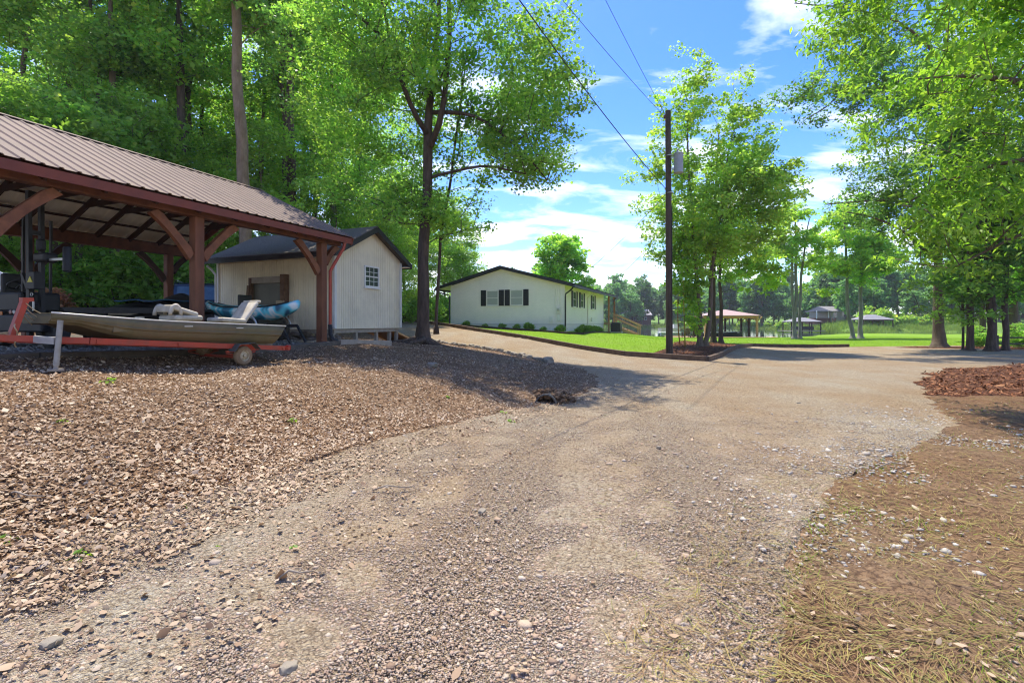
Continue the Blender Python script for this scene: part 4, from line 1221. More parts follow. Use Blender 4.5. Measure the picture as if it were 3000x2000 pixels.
for px, Y, s in [(110, 20, 1), (190, 21, 1.2), (260, 20, .9), (330, 21, 1.1), (390, 20.5, 1.2), (450, 21.5, 1.2), (520, 21, 1.1), (570, 22, 1.2), (620, 23, 1.0), (-20, 18, 1.1), (60, 24, 1.3), (300, 25, 1.4), (430, 25, 1.4), (560, 26, 1.4), (700, 27, 1.4), (1080, 32, 1.0), (1130, 33, 1.0), (1180, 36, 1.1), (1215, 40, 1.1), (1255, 45, 1.2), (1290, 47, 1.1), (1330, 55, 1.3), (860, 30, 1.4), (960, 31, 1.3), (1020, 30, 1.2), (240, 30, 1.5), (130, 28, 1.5)]:
    put(shrubP if wr.random() < .55 else shrubQ, (px - CX) / F * Y, Y, s)
# trunks one can pick out
def bare_trunk(label, base_px, Y, rows, r, barkm, ncl=170, per=50, top=None, leafm=None, seed=40, leaf=(.2, .14)):
    b = px_tree(base_px, Y)
    t = rel(b, [(px, py, Y, rr) for px, py, rr in rows])
    t = [(0, 0, 0, r)] + t
    tx, ty, tz = t[-1][:3]
    cr_ = top or [(tx, ty, tz, 2.8, 2.8, 3.2), (tx * .8, ty, tz - 3.5, 2.4, 2.4, 1.5)]
    return make_tree("woodland_tree", label, "tree", t, cr_, ncl, per, leaf, .7, seed, leafm or L_WOOD, barkm, loc=b, nseg=18, sides=12, amp=.1, group=None)
bare_trunk("tall tree with a pale thick trunk rising directly behind the carport roof", 722, 20.5, [(716, 560, .235), (706, 400, .225), (696, 250, .20), (692, 100, .18), (690, -40, .15), (688, -200, .10)], .27, BARK_P, seed=41, leafm=L_MAPLE)
bare_trunk("dark slim trunk with thin crown above the middle of the carport roof", 540, 24, [(532, 420, .20), (525, 250, .18), (522, 120, .15), (520, -60, .08)], .24, BARK_D, seed=42)
bare_trunk("slender grey trunk above the near part of the carport roof", 335, 23, [(332, 250, .13), (328, 80, .11), (322, -80, .06)], .17, BARK, seed=43, leafm=L_MAPLE)
bare_trunk("dark straight trunk standing behind the shed roof", 862, 25, [(856, 520, .21), (852, 300, .18), (850, 100, .14), (848, -100, .08)], .24, BARK_D, seed=44, leafm=L_MAPLE)
for i, (px, Y, top, r, lb) in enumerate([(135, 19.5, 740, .11, "leaning pale trunk seen under the carport beside the black machine"), (172, 19, 700, .10, "thin crooked trunk seen under the carport, second from the machine"), (216, 20, 690, .15, "dark forked trunk seen under the middle of the carport"), (322, 21, 700, .13, "short dark trunk among bushes under the carport's rear beam")]):
    b = px_tree(px, Y)
    t = [(0, 0, 0, r)] + rel(b, [(px + 6, 850, Y, r * .9), (px + 22, 760, Y, r * .8), (px + 40, 640, Y, r * .7), (px + 55, 420, Y, r * .4)])
    make_tree("woodland_tree", lb, "tree", t, [(t[-1][0], t[-1][1], t[-1][2], 2.2, 2.2, 2.0)], 90, 46, (.2, .14), .7, 50 + i, L_DEEP if i % 2 else L_WOOD, BARK, loc=b, nseg=10)
b = px_tree(142, 16.5)
make_tree("red_leaved_shrub", "small shrub with reddish new leaves beside the black machine", "shrub", [(0, 0, 0, .03), (0, 0, .5, .02), (0, 0, 1.0, .01)], [(0, 0, .75, .5, .5, .55)], 40, 40, (.12, .08), .22, 60, L_RED, BARK_D, loc=b, nseg=5, flare=False, gap=-1)

# --- trees of the mulch island
KT = 26.5 / 29.6 * 1.05
b = px_tree(2051, 26.5)
t1 = [(0, 0, 0, .16)] + rel(b, [(2048, 900, 26.5, .11), (2040, 800, 26.5, .1), (2022, 600, 26.5, .07), (2014, 420, 26.5, .045), (2012, 330, 26.5, .02)])
t2 = rel(b, [(2068, 1016, 26.4, .14), (2078, 900, 26.4, .11), (2084, 800, 26.4, .1), (2110, 600, 26.5, .07), (2138, 450, 26.6, .045), (2150, 380, 26.7, .02)])
gcr = [(-.8, 0, 12.8, 2.0, 2.0, 4.0), (-.7, 0, 15.4, 1.2, 1.2, 1.7), (2.3, 0, 13.8, 1.2, 1.2, 1.7), (3.9, 0, 9.6, 2.2, 1.8, 1.6), (2.2, 0, 11.2, 1.9, 1.9, 3.7), (.6, 0, 8.2, 4.3, 3.4, 3.0), (2.8, -.3, 8.6, 2.9, 2.6, 2.2), (.3, 0, 5.6, 2.6, 2.4, 1.7), (-2.2, 0, 9.2, 1.9, 1.9, 2.4), (-1.0, .2, 6.0, 2.2, 2.2, 1.8), (3.2, .2, 6.4, 2.2, 2.0, 1.4)]
gcr = [tuple(x * KT for x in c) for c in gcr]
make_tree("sweetgum_tree", "twin stemmed sweetgum with airy pale crown on the mulch island behind the pole", "tree", t1, gcr, 960, 50, (.135, .115), .50, 71, L_GUM, BARK, stems=[t2], loc=b, gap=-.17, gscale=.5, shell=.25, nseg=18, twig=.011)
b = px_tree(2090, 37)
t1 = [(0, 0, 0, .2)] + rel(b, [(2088, 880, 37, .16), (2090, 700, 37, .13), (2100, 500, 37, .09), (2105, 380, 37, .04)])
make_tree("island_tree", "straight dark trunk at the rear of the mulch island beside the boathouse", "tree", t1, [(0, 0, 10, 3, 3, 4), (1.6, 0, 7, 3.4, 3, 2.6), (3.6, 0, 8, 2.4, 2.4, 2)], 220, 36, (.22, .18), .6, 72, L_GUM, BARK_D, loc=b, gap=0, nseg=14)
b = px_tree(2112, 36)
t1 = [(0, 0, 0, .16)] + rel(b, [(2110, 900, 36, .12), (2114, 760, 36, .1), (2125, 600, 36, .06)])
make_tree("island_tree", "slim trunk in front of the boathouse posts at the island's rear edge", "tree", t1, [(.6, 0, 6.4, 2.6, 2.6, 2.4), (2.4, 0, 4.8, 2.2, 2, 1.4)], 120, 36, (.22, .18), .55, 73, L_GUM, BARK_D, loc=b, gap=0, nseg=12)
for px, Y, top, col, lb, sd_, lean in ((1992, 27.3, 862, "orange", "young staked sapling with a bare orange stem close to the pole", 74, -10), (2007, 25.8, 880, "yellow", "thin yellowish sapling in the mulch between the pole and the sweetgum", 75, -6)):
    b = px_tree(px, Y)
    t1 = [(0, 0, 0, .035)] + rel(b, [(px - 2, 960, Y, .03), (px + lean * .7, top, Y, .022), (px + lean, top - 130, Y, .008)])
    make_tree("sapling", lb, "sapling", t1, [(t1[-1][0] + .3, 0, t1[-1][2] - 1.0, .9, .9, 1.5), (.5, 0, 2.2, .6, .6, 1.4)], 44, 26, (.2, .15), .36, sd_, L_LIME, M(col + "_stem", (.34, .15, .04) if col == "orange" else (.34, .25, .04)), loc=b, nseg=8, flare=False, gap=-1, twig=.006)
# tree behind the house
b = px_tree(1640, 58)
make_tree("round_tree", "round crowned tree standing alone behind the white house roof", "tree", [(0, 0, 0, .3), (0, 0, 5, .22), (.2, 0, 11, .06)], [(0, 0, 9.2, 3.2, 3.2, 2.9), (-1.4, 0, 7.2, 2.4, 2.4, 2.4), (1.8, 0, 6.4, 2.0, 2.2, 2.2), (.6, 0, 11, 1.9, 1.9, 1.2)], 230, 42, (.36, .28), .75, 76, L_WOOD, BARK, loc=b, gap=-.05, gscale=.5)

# --- trees across the lawn and at the drive's far side
b = px_tree(2330, 49)
t1 = [(0, 0, 0, .17)] + rel(b, [(2322, 880, 49, .13), (2318, 760, 49, .1), (2312, 620, 49, .05)])
t2 = rel(b, [(2326, 990, 49, .16), (2334, 860, 49, .14), (2331, 720, 49, .11), (2328, 590, 49, .05)])
t3 = rel(b, [(2343, 990, 49.1, .16), (2342, 900, 49.1, .13), (2352, 760, 49.1, .1), (2372, 640, 49.1, .04)])
make_tree("lawn_tree", "pale three stemmed tree on the lawn near the water to the side of the boathouse", "tree", t1, [(-.5, 0, 11, 2.6, 2.4, 2.6), (1.0, 0, 9, 2.6, 2.4, 1.9), (-1.4, 0, 8.2, 2.0, 2, 1.5)], 200, 38, (.26, .2), .6, 81, L_GUM, BARK_L, stems=[t2, t3], loc=b, gap=0, gscale=.45, nseg=14)
b = px_tree(2498, 50)
t1 = [(0, 0, 0, .2)] + rel(b, [(2484, 900, 50, .16), (2478, 760, 50, .13), (2470, 600, 50, .05)])
make_tree("lawn_tree", "leaning grey tree on the lawn, the more slanted of a pair by the marsh", "tree", t1, [(-.5, 0, 11, 2.8, 2.6, 2.6), (-2.6, 0, 7.4, 2.4, 2.2, 1.4), (.8, 0, 8.5, 2.4, 2.2, 1.8), (-3.2, 0, 5.2, 1.6, 1.6, 1.0)], 230, 38, (.27, .2), .6, 82, L_GUM, BARK_L, loc=b, gap=0, gscale=.45, nseg=14)
b = px_tree(2521, 50.5)
t1 = [(0, 0, 0, .22)] + rel(b, [(2521, 900, 50.5, .18), (2522, 760, 50.5, .14), (2526, 560, 50.5, .05)])
make_tree("lawn_tree", "upright grey tree on the lawn, the straighter of a pair by the marsh", "tree", t1, [(.2, 0, 12, 2.6, 2.4, 3.0), (1.6, 0, 8.2, 2.6, 2.4, 1.8), (.2, 0, 6.4, 2.2, 2.2, 1.2)], 220, 38, (.27, .2), .6, 83, L_WOOD, BARK_L, loc=b, gap=0, gscale=.45, nseg=14)
b = px_tree(2752, 29.5)
t1 = [(0, 0, 0, .30)] + rel(b, [(2752, 900, 29.5, .24), (2746, 800, 29.4, .2), (2750, 700, 29.2, .19), (2762, 520, 29, .17), (2770, 300, 28.6, .13), (2775, 60, 28, .06)])
lms = [rel(b, [(2748, 770, 29.3, .11), (2700, 735, 28.6, .09), (2668, 690, 28, .075), (2580, 640, 27.4, .055), (2480, 622, 27, .03)]),
       rel(b, [(2756, 620, 29, .10), (2660, 590, 27.5, .08), (2560, 585, 26.5, .055), (2420, 600, 26, .03)]),
       rel(b, [(2765, 420, 28.8, .13), (2690, 230, 26.5, .11), (2600, 262, 25.5, .085), (2500, 268, 25, .065), (2440, 262, 24.6, .045), (2330, 290, 24.2, .025)]),
       rel(b, [(2772, 200, 28, .08), (2650, 60, 26, .06), (2480, 20, 25, .04), (2330, 10, 24.5, .02)]),
       rel(b, [(2468, 266, 24.8, .04), (2420, 320, 24.5, .03), (2370, 345, 24.4, .02)])]
exr = random.Random(77)
rc = [(-1.8, -1.5, 12.5, 3.2, 3.5, 4.2), (.8, -1, 9.5, 3.2, 3.2, 4), (-3.2, -2, 7.6, 2.6, 2.4, 1.7), (-5.3, -3.4, 13.2, 2.1, 2.2, 1.5), (-7.5, -4.4, 13.1, 1.9, 1.8, 1.0), (-4.8, -2.4, 17, 3.6, 3, 1.9), (-8.2, -4, 18, 2.2, 2, .9), (-4.5, -2.4, 8.4, 1.6, 1.6, .8), (.5, -.5, 17, 4, 4, 3), (-2.2, -1.2, 5.4, 1.7, 1.8, 1.2)]
make_tree("oak_tree", "large tree with long limbs reaching over the drive, thick flared trunk at the mulch strip", "tree", t1, rc + [(-3.5, -2.5, 10.6, 2.6, 2.4, 1.6), (-1.0, -2, 14, 3.2, 3, 2.6), (-6, -3.2, 16, 2.4, 2.2, 1.2), (-9, -4.6, 13.2, 2.4, 2, 1.2), (-11.3, -5.2, 12.8, 1.6, 1.5, .8), (-8.5, -4.4, 15.5, 2.4, 2, 1.2), (-5.5, -3, 11, 2.6, 2.4, 1.8), (-7, -3.6, 9, 2.2, 2, 1.2)], 1200, 58, (.125, .09), .56, 84, L_OAK, BARK, limbs=lms, loc=b, extra=[(q[0] + exr.gauss(0, .5), q[1] + exr.gauss(0, .5), q[2] + exr.gauss(0, .35)) for l_ in lms for a_, c_ in zip(l_[1:], l_[2:]) for t_ in (0, .3, .6, .9) for q in [tuple(a_[i] + (c_[i] - a_[i]) * t_ for i in range(3))] for _ in range(2)], gap=-.12, gscale=.45, nseg=18, sides=12, shell=.3)
for i, (px, Y, r, h, lb, lean) in enumerate([(2842, 26.2, .16, 12, "dark straight trunk on the mulch strip nearest the oak", -4), (2905, 25.8, .21, 13, "thick dark trunk in the middle of the group on the mulch strip", -10), (2946, 26, .14, 11, "narrow reddish dark trunk at the outer end of the mulch strip group", 2), (2821, 26.8, .06, 7, "very thin dark stem beside the straight trunk on the mulch strip", -6)]):
    b = px_tree(px, Y)
    t1 = [(0, 0, 0, r)] + rel(b, [(px + lean * .3, 850, Y, r * .9), (px + lean, 650, Y, r * .75), (px + lean * 1.4, 400, Y, r * .45), (px + lean * 2, 945 - (h + 1) * F / Y, Y, r * .15)])
    make_tree("roadside_tree", lb, "tree", t1, [(.4, 0, h * .72, 3.2, 3, h * .33), (1.2 - i * .8, -1, h * .42, 2.2, 2.2, 1.7), (-.8, -.6, h * .28, 1.3, 1.3, .9)], [240, 260, 200, 60][i], 46, (.17, .12), .55, 90 + i, [L_OAK, L_DEEP, L_OAK, L_DEEP][i], BARK_D, loc=b, gap=-.1, nseg=14)
for i, (px, Y, r, h, lb) in enumerate([(2968, 38, .3, 12, "stout brown trunk standing on the lawn well behind the mulch strip"), (2880, 40, .22, 13, "trunk on the lawn seen between the mulch strip trunks"), (3080, 34, .3, 14, "broad tree at the edge of view behind the low dark rail")]):
    b = px_tree(px, Y)
    make_tree("lawn_tree", lb, "tree", [(0, 0, 0, r), (0, 0, h * .4, r * .75), (.3, 0, h * .95, r * .2)], [(0, 0, h * .7, 4, 4, h * .35), (-1.5, 0, h * .4, 3, 3, 2)], 240, 46, (.24, .17), .75, 100 + i, L_WOOD, BARK, loc=b, gap=-.1, nseg=10)
# small bushy growth under them
ug = make_tree("roadside_shrub", "leafy low growth among the trunks at the mulch strip", "shrub", [(0, 0, 0, .03), (.1, 0, 1.2, .02), (0, .1, 2.3, .01)], [(0, 0, 1.3, 1.1, 1.1, 1.2), (.6, .2, .8, .8, .8, .7)], 70, 40, (.15, .11), .36, 110, L_WOOD, BARK_D, gap=-.4, nseg=5, flare=False, group="low growth at the mulch strip")
for px, Y, s in ((2868, 29.5, .55), (2985, 28.5, .6)):
    put(ug, (px - CX) / F * Y, Y, s)
# bright hickory overhanging the frame from a trunk outside it
hb = at_ground(9.6, 7.6)
ht = [(0, 0, 0, .26), (0, 0, 3, .22), (-.2, 0, 6, .16), (-.5, .2, 9, .08)]
hl = [[(-.1, 0, 3.6, .06), (-1.0, .4, 4.2, .04), (-2.0, .8, 4.0, .025), (-2.7, 1.1, 3.5, .012)], [(-.1, 0, 4.6, .11), (-1.2, .2, 5.2, .06), (-2.2, .4, 5.5, .03), (-2.8, .6, 5.5, .012)], [(-.2, 0, 5.6, .1), (-1.2, -.2, 6.2, .05), (-2.3, -.3, 6.6, .02)], [(0, 0, 3.2, .05), (-.9, .6, 3.1, .03), (-1.9, 1.0, 2.4, .012)]]
def hick_keep(p):
    """the crown's own outline on the drive's side, and how low its boughs hang"""
    wx, wy, wz = p[:, 0] + hb[0], p[:, 1] + hb[1], p[:, 2] + hb[2]
    return (wy > 4.4) & (wx > np.interp(wz, [2, 2.9, 4.2, 5, 6, 6.7, 9], [7.3, 6.7, 6.8, 6.5, 6.0, 5.4, 5.2]) + .25 * np.maximum(0, wy - 8)) & (wz > 2.2)
hc = [(-2.2, .8, 6.6, 3.2, 2.6, 2.0), (-1.6, .9, 4.6, 2.2, 2.0, 1.7), (-1.9, 1.2, 3.0, 1.5, 1.4, .8), (0, 0, 8, 3, 3, 2), (1.5, -.5, 6, 3, 3, 2.5), (-2.6, .4, 7.6, 2.6, 2.4, 1.4)]
make_tree("hickory_tree", "bright lime green tree whose sunlit leafy boughs hang in close over the drive", "tree", ht, hc + [(-2.5, .4, 5.2, 1.7, 1.8, 1.8), (-2.0, .2, 3.7, 1.4, 1.6, 1.0), (-3.0, .2, 6.8, 2.0, 2.0, 1.4)], 1050, 40, (.12, .042), .40, 120, L_HICK, BARK, limbs=hl, loc=hb, gap=-.25, gscale=.6, nseg=12, shell=.15, droop=.55, twig=.007, keep=hick_keep, flat=.7)

# --- the far shore
FLAB, FG = "hazy tree of the wooded far shore beyond the lake", "trees on the far shore"
def proto_far(seed, h, r, leafm, bare=2.0):
    return make_tree("shore_tree", FLAB, "tree", [(0, 0, 0, .3), (0, 0, h * .5, .22), (.3, .2, h * .95, .06)], [(0, 0, h * .56, r, r, h * .40), (r * .4, 0, h * .4, r * .8, r * .8, h * .25), (-r * .4, r * .2, h * .72, r * .65, r * .65, h * .24)], 170, 34, (.75, .55), 1.25, seed, leafm, BARK, gap=-.15, gscale=.22, nseg=8, twig=.03, group=FG, amp=.5)
fA, fB, fC = proto_far(131, 20, 4.6, L_FAR), proto_far(132, 17, 5.2, L_FAR), proto_far(133, 24, 4.0, L_PINE)
fr = random.Random(9)
def far_edge(px):
    b = (px - CX) / F
    n_, f_ = shores(np.array([b * 100.0]), np.array([100.0]))
    return float(f_[0])
px = 1475
row = 0
for row, (dy, step, sc_) in enumerate([(6, 46, .85), (18, 40, 1.0), (34, 44, 1.15), (60, 70, 1.25)]):
    px = 1470 + row * 17
    while px < 3150:
        Y = far_edge(px) + dy + fr.uniform(-3, 4)
        bear = (px - CX) / F
        skip = False
        if px > 2300:
            dY = 26 + row * 13
            Y = far_edge(px) + dY + fr.uniform(-4, 6)
            if 2365 < px < 2500 and row == 0: skip = True
            if 2540 < px < 2760 and row < 2: skip = fr.random() < .7
        elif row == 0 and fr.random() < .25: skip = True
        if not skip:
            s = sc_ * fr.uniform(.72, 1.15)
            if px > 2300: s *= .8
            o = put(fr.choice([fA, fA, fB, fB, fC]), bear * Y, Y, s)
        px += step * fr.uniform(.65, 1.3) * (.75 if px > 2300 else 1)
# low shore bushes
fs_ = make_tree("shore_bush", "low rounded bush at the water's edge of the far shore", "bush", [(0, 0, 0, .1), (0, 0, 2.6, .04)], [(0, 0, 1.7, 2.4, 2.4, 1.7), (1.2, 0, 1.2, 1.8, 1.8, 1.2)], 60, 34, (.5, .36), .8, 140, L_GUM, BARK, gap=-1, nseg=4, flare=False, twig=.02, group="bushes on the far shore")
for px in (1490, 1530, 1575, 1760, 1805, 1990, 2030, 2180, 2215, 2255, 2290, 2620, 2680, 2705, 2560, 2595, 2655, 2735):
    Y = far_edge(px) + fr.uniform(2, 9) + (12 if px > 2500 else 0)
    put(fs_, (px - CX) / F * Y, Y, fr.uniform(.6, 1.3))

# --- small shrubs in the house bed
bs = make_tree("bed_shrub", "small dark green shrub in the planting bed along the house", "shrub", [(0, 0, 0, .02), (0, 0, .3, .015), (0, 0, .5, .006)], [(0, 0, .3, .36, .36, .28)], 44, 40, (.085, .05), .15, 150, L_DEEP, BARK_D, gap=-1, nseg=4, flare=False, twig=.004, group="shrubs in the house bed")
for a, b_, s in ((7.1, -.55, .95), (5.6, -.6, .7), (4.3, -.6, .95), (3.2, -.65, .9), (2.3, -.7, 1.2), (1.25, -.8, .8), (.1, -.8, 1.25), (-.75, .8, 1.0), (-.75, 2.2, 1.3), (-.75, 3.6, 1.3), (-.75, 5.2, 1.25), (-.75, 7, 1.2)):
    q = HO(a, b_, 0); put(bs, q.x, q.y, s * .72)
# --- weeds in the leaf litter
wd = make_tree("weed", "small bright green weed sprouting through the leaf litter", "weed", [(0, 0, 0, .006), (0, 0, .06, .004), (.01, 0, .1, .002)], [(0, 0, .07, .11, .11, .06)], 9, 3, (.07, .045), .05, 160, L_LIME, BARK, gap=-1, nseg=3, flare=False, twig=.002, amp=.0, group="weeds in the leaf litter")
for px, py, s in ((178, 1245, 1.5), (318, 1118, 1.5), (228, 1628, 1.0), (6, 1585, 1.0), (1308, 1165, 1.2), (1427, 1176, 1.1), (1472, 1210, 1.2), (1496, 1236, 1.2), (858, 1228, .9), (535, 1482, .7), (632, 1600, .7), (388, 1640, .6), (868, 1605, .8)):
    Y = 3.0
    for _ in range(40):
        x = (px - CX) / F * Y
        yy = HY + (CH - gz(x, Y)) * F / Y
        Y *= 1 + (yy - py) / max(py - HY, 30) * .6
    put(wd, (px - CX) / F * Y, Y, s * .48)
# ---------------------------------------------------------------- jon boat on its trailer
ALU = M("dull_olive_aluminium", (.135, .115, .052), (.10, .085, .04), scale=3, rough=.6, metal=.0, spec=.5, bump=.06, bscale=25, dirt=(.21, .14, .075), dscale=1.6, damt=.7)
ALU_L = M("bright_aluminium_edge", (.55, .53, .47), (.42, .40, .35), scale=9, rough=.4, metal=.5)
CREAM = M("cream_vinyl", (.60, .54, .42), (.48, .42, .31), scale=6, rough=.55, dirt=(.25, .20, .13), dscale=5, damt=.55)
HL, HBM = 3.72, 1.22
def tilt(s): return .066 * s                                   # the bow sits higher on the trailer
def gun(s):  return 1.425 + .040 * s + .030 * max(0, (s - 2.2)) ** 1.5
def bot(s):
    b = 1.085 + .064 * s
    if s > 2.5: b += .30 * ((s - 2.5) / 1.22) ** 2.0
    return min(b, gun(s) - .13)
boat = thing("jon_boat", "dull olive aluminium jon boat with folded seats resting on the red trailer", "boat", BT(1.6, .6, 1.1))
ns = 24
secs = []
for i in range(ns + 1):
    s = HL * i / ns
    tb_ = .09 * max(0, 1 - s / .12) if False else 0
    g_, b_ = gun(s), bot(s)
    k = 1 - .36 * max(0, (s - 1.9) / 1.82) ** 2.2
    hw = HBM / 2 * k
    cw = hw * .86
    h = g_ - b_
    prof = [(hw, g_), (hw * .985, g_ - h * .30), (hw * .975, g_ - h * .44), (hw * .995, g_ - h * .485), (hw * .985, g_ - h * .53), (hw * .945, g_ - h * .58), (hw * .92, g_ - h * .76), (cw * .99, b_ + .025), (cw * .93, b_)]
    secs.append((s, prof, g_, b_))
hull = MB()
rows = []
for s, prof, g_, b_ in secs:
    pts = [(-w, z) for w, z in prof] + [(w, z) for w, z in prof[::-1]]
    sh = .20 if s == 0 else 0
    row = []
    for w, z in pts:
        ss = s
        if s < .25:                                                    # raked transom
            ss = s + (1 - s / .25) * .20 * (g_ - z) / (g_ - b_)
        row.append(BT(ss, .62 + w, z))
    rows.append(row)
npt = len(rows[0])
v = [p for r in rows for p in r]
fcs = []
for i in range(ns):
    for j in range(npt - 1):
        a = i * npt + j
        fcs.append((a, a + 1, a + npt + 1, a + npt))
fcs.append(tuple(range(npt)))
fcs.append(tuple(ns * npt + j for j in range(npt - 1, -1, -1)))
hull.add(v, fcs)
ho = hull.build("hull", ALU, boat, smooth=True, autosmooth=28)
m = ho.modifiers.new("plate", 'SOLIDIFY'); m.thickness = .012; m.offset = -1
for sg in (-1, 1):
    pts = [BT(s, .62 + sg * prof[0][0], g_ + .004) for s, prof, g_, b_ in secs]
    MB().tube(pts, .016, 6).build("gunwale", ALU_L, boat, smooth=True)
MB().tube([BT(0, .62 - secs[0][1][0][0], secs[0][2] + .004), BT(0, .62 + secs[0][1][0][0], secs[0][2] + .004)], .018, 6).build("transom_rim", ALU_L, boat)
bd = MB()
s_, prof, g_, b_ = secs[-1]
bd.add([BT(HL, .62 - prof[0][0], g_), BT(HL, .62 + prof[0][0], g_), BT(HL - .55, .62 + secs[-5][1][0][0], secs[-5][2] - .01), BT(HL - .55, .62 - secs[-5][1][0][0], secs[-5][2] - .01)], [(0, 1, 2, 3)])
bd.build("bow_deck", ALU, boat)
for s in (.75, 1.95, 2.9):
    i = int(s / HL * ns)
    w = secs[i][1][0][0] * .93
    MB().box(BT(s, .62, gun(s) - .12), (.3, w * 2, .16), (E1, E2, UP)).build("bench", ALU, boat, bevel=.01)
for s in (1.05, 2.0):
    MB().box(BT(s, .62 - secs[int(s / HL * ns)][1][0][0] - .006, gun(s) - .065), (.14, .012, .018), (E1, E2, UP)).build("oarlock_plate", ALU_L, boat)
# pedestal without seat
MB().lathe(BT(2.36, .66, gun(2.3) - .12), [(.022, 0), (.022, .17), (.065, .175), (.065, .195)], UP, 12).build("pedestal", ALU_L, boat)
def pad(c, sx, sy, sz, ax, name, parent, mat=CREAM):
    """a rounded cushion"""
    mb = MB(); mb.box(c, (sx, sy, sz), ax)
    o = mb.build(name, mat, parent, smooth=True)
    bm = o.modifiers.new("round", 'BEVEL'); bm.width = min(sz, sx, sy) * .42; bm.segments = 4
    return o
seat1 = thing("folded_fishing_chair", "cream boat chair folded flat on the middle bench of the jon boat", "boat chair", BT(1.7, .62, 1.5))
z0 = gun(1.75)
MB().lathe(BT(1.72, .6, z0 - .06), [(.10, 0), (.10, .03), (.04, .04), (.04, .1)], UP, 12).build("swivel", DARKMETAL, seat1)
pad(BT(1.72, .6, z0 + .085), .50, .46, .10, (E1, E2, UP), "cushion", seat1)
a = R(16)
ax1 = ((-E1 * math.cos(a) + UP * math.sin(a)), E2, (E1 * math.sin(a) + UP * math.cos(a)))
pad(BT(1.78, .6, z0 + .205), .47, .44, .085, ax1, "backrest", seat1)
for sg in (-1, 1):
    pts = []
    for i in range(11):
        t = math.pi * i / 10
        pts.append(BT(1.93 - .09 * math.cos(t) + .02, .6 + sg * .2, z0 + .13 + .17 * math.sin(t)))
    MB().tube(pts, .03, 8).build("side_bolster", CREAM, seat1, smooth=True)
pad(BT(2.0, .6, z0 + .24), .07, .40, .13, (E1, E2, UP), "head_roll", seat1)
seat2 = thing("tipped_fishing_chair", "cream boat chair with its back tipped up near the stern of the jon boat", "boat chair", BT(.75, .62, 1.45))
z0 = gun(.75)
MB().lathe(BT(.80, .6, z0 - .05), [(.10, 0), (.10, .03), (.04, .04), (.04, .08)], UP, 12).build("swivel", DARKMETAL, seat2)
a = R(4)
pad(BT(.84, .6, z0 + .085), .52, .46, .09, ((-E1 * math.cos(a) + UP * math.sin(a)), E2, (E1 * math.sin(a) + UP * math.cos(a))), "cushion", seat2)
a = R(52)
bx_ = (E1 * math.cos(a) + UP * math.sin(a))
pad(BT(.60, .6, z0 + .09) + bx_ * .21, .48, .44, .075, (bx_, E2, (-E1 * math.sin(a) + UP * math.cos(a))), "backrest", seat2)
pad(BT(.60, .6, z0 + .10) + bx_ * .46 + E1 * .03, .10, .40, .06, (E1, E2, UP), "head_roll", seat2)

tr = thing("boat_trailer", "faded red boat trailer with dusty wheels parked on the leaf covered bank", "trailer", BT(1.2, .6, .7))
def tz(s): return .985 + .078 * s
MB().beam(BT(.15, .62, tz(.15) - .02), BT(4.55, .62, tz(4.55) - .02), .075, .075).build("keel_beam", RED_P, tr)
for w, s0, s1 in ((.10, -.05, 3.35), (1.14, -.05, 3.35)):
    MB().beam(BT(s0, w, tz(s0)), BT(s1, w, tz(s1)), .05, .085).build("side_rail", RED_P, tr)
    MB().beam(BT(3.35, w, tz(3.35)), BT(4.3, .62, tz(4.3)), .05, .08).build("tongue_rail", RED_P, tr)
for s in (.0, .9, 2.1, 3.25):
    MB().beam(BT(s, .06, tz(s) - .005), BT(s, 1.18, tz(s) - .005), .06, .06).build("cross_bar", RED_P, tr)
for w in (.3, .94):
    MB().beam(BT(.1, w, tz(.1) + .075), BT(2.6, w, tz(2.6) + .075), .09, .045).build("bunk", GREYWOOD, tr)
MB().beam(BT(4.5, .62, tz(4.5) - .02), BT(4.78, .62, tz(4.78) - .03), .07, .05).lathe(BT(4.84, .62, tz(4.84) - .05), [(.045, 0), (.055, .03), (.045, .07), (.01, .085)], UP, 12).build("coupler", STEEL, tr)
MB().beam(BT(4.68, .62, tz(4.7) + .02), BT(4.52, .62, tz(4.6) + .14), .02, .03).build("coupler_latch", GREYWOOD, tr)
# winch post, ropes and jack
MB().beam(BT(4.02, .55, tz(4.0) - .06), BT(3.86, .55, 1.80), .065, .085, up=E2).box(BT(3.84, .55, 1.81), (.12, .09, .05), (E1, E2, UP)).build("winch_post", RED_P, tr)
jk = MB(); jk.tube([BT(3.72, .02, 1.53), BT(3.79, -.03, .94)], .033, 10)
jo = jk.build("jack_tube", M("weathered_jack", (.36, .34, .28), (.26, .24, .19), scale=8, rough=.6), tr, smooth=True, autosmooth=40)
MB().tube([BT(3.78, -.022, 1.04), BT(3.80, -.04, .875)], .026, 8).box(BT(3.80, -.04, .885), (.13, .12, .03), (E1, E2, UP)).build("jack_foot", GREYWOOD, jo)
MB().beam(BT(3.75, .03, 1.26), BT(3.82, .35, 1.28), .09, .09).build("jack_bracket", STEEL, jo)
ROPE = M("old_rope", (.48, .36, .2), (.34, .25, .14), scale=30, rough=.9)
rg = random.Random(4)
rope = MB()
for k in range(4):
    a_, b_ = BT(3.87, .5 + .03 * k, 1.76 - .05 * k), BT(3.70, .5 + .08 * k, gun(3.6) - .05 * k)
    rope.tube([a_, a_.lerp(b_, .5) - UP * .015, b_], .006, 5)
pts = []
for i in range(60):
    u = i / 59
    s = 4.15 + .16 * math.sin(u * 23)
    pts.append(BT(s + .1 * u, .60 + .1 * math.cos(u * 21), tz(4.2) + .03 + .05 * math.sin(u * 17) - .04 * u))
rope.tube(pts, .008, 5)
pts = [BT(3.98 + .02 * math.sin(i), .47 + .03 * math.cos(i * 1.3), 1.48 - .03 * i) for i in range(11)]
rope.tube(pts, .008, 5)
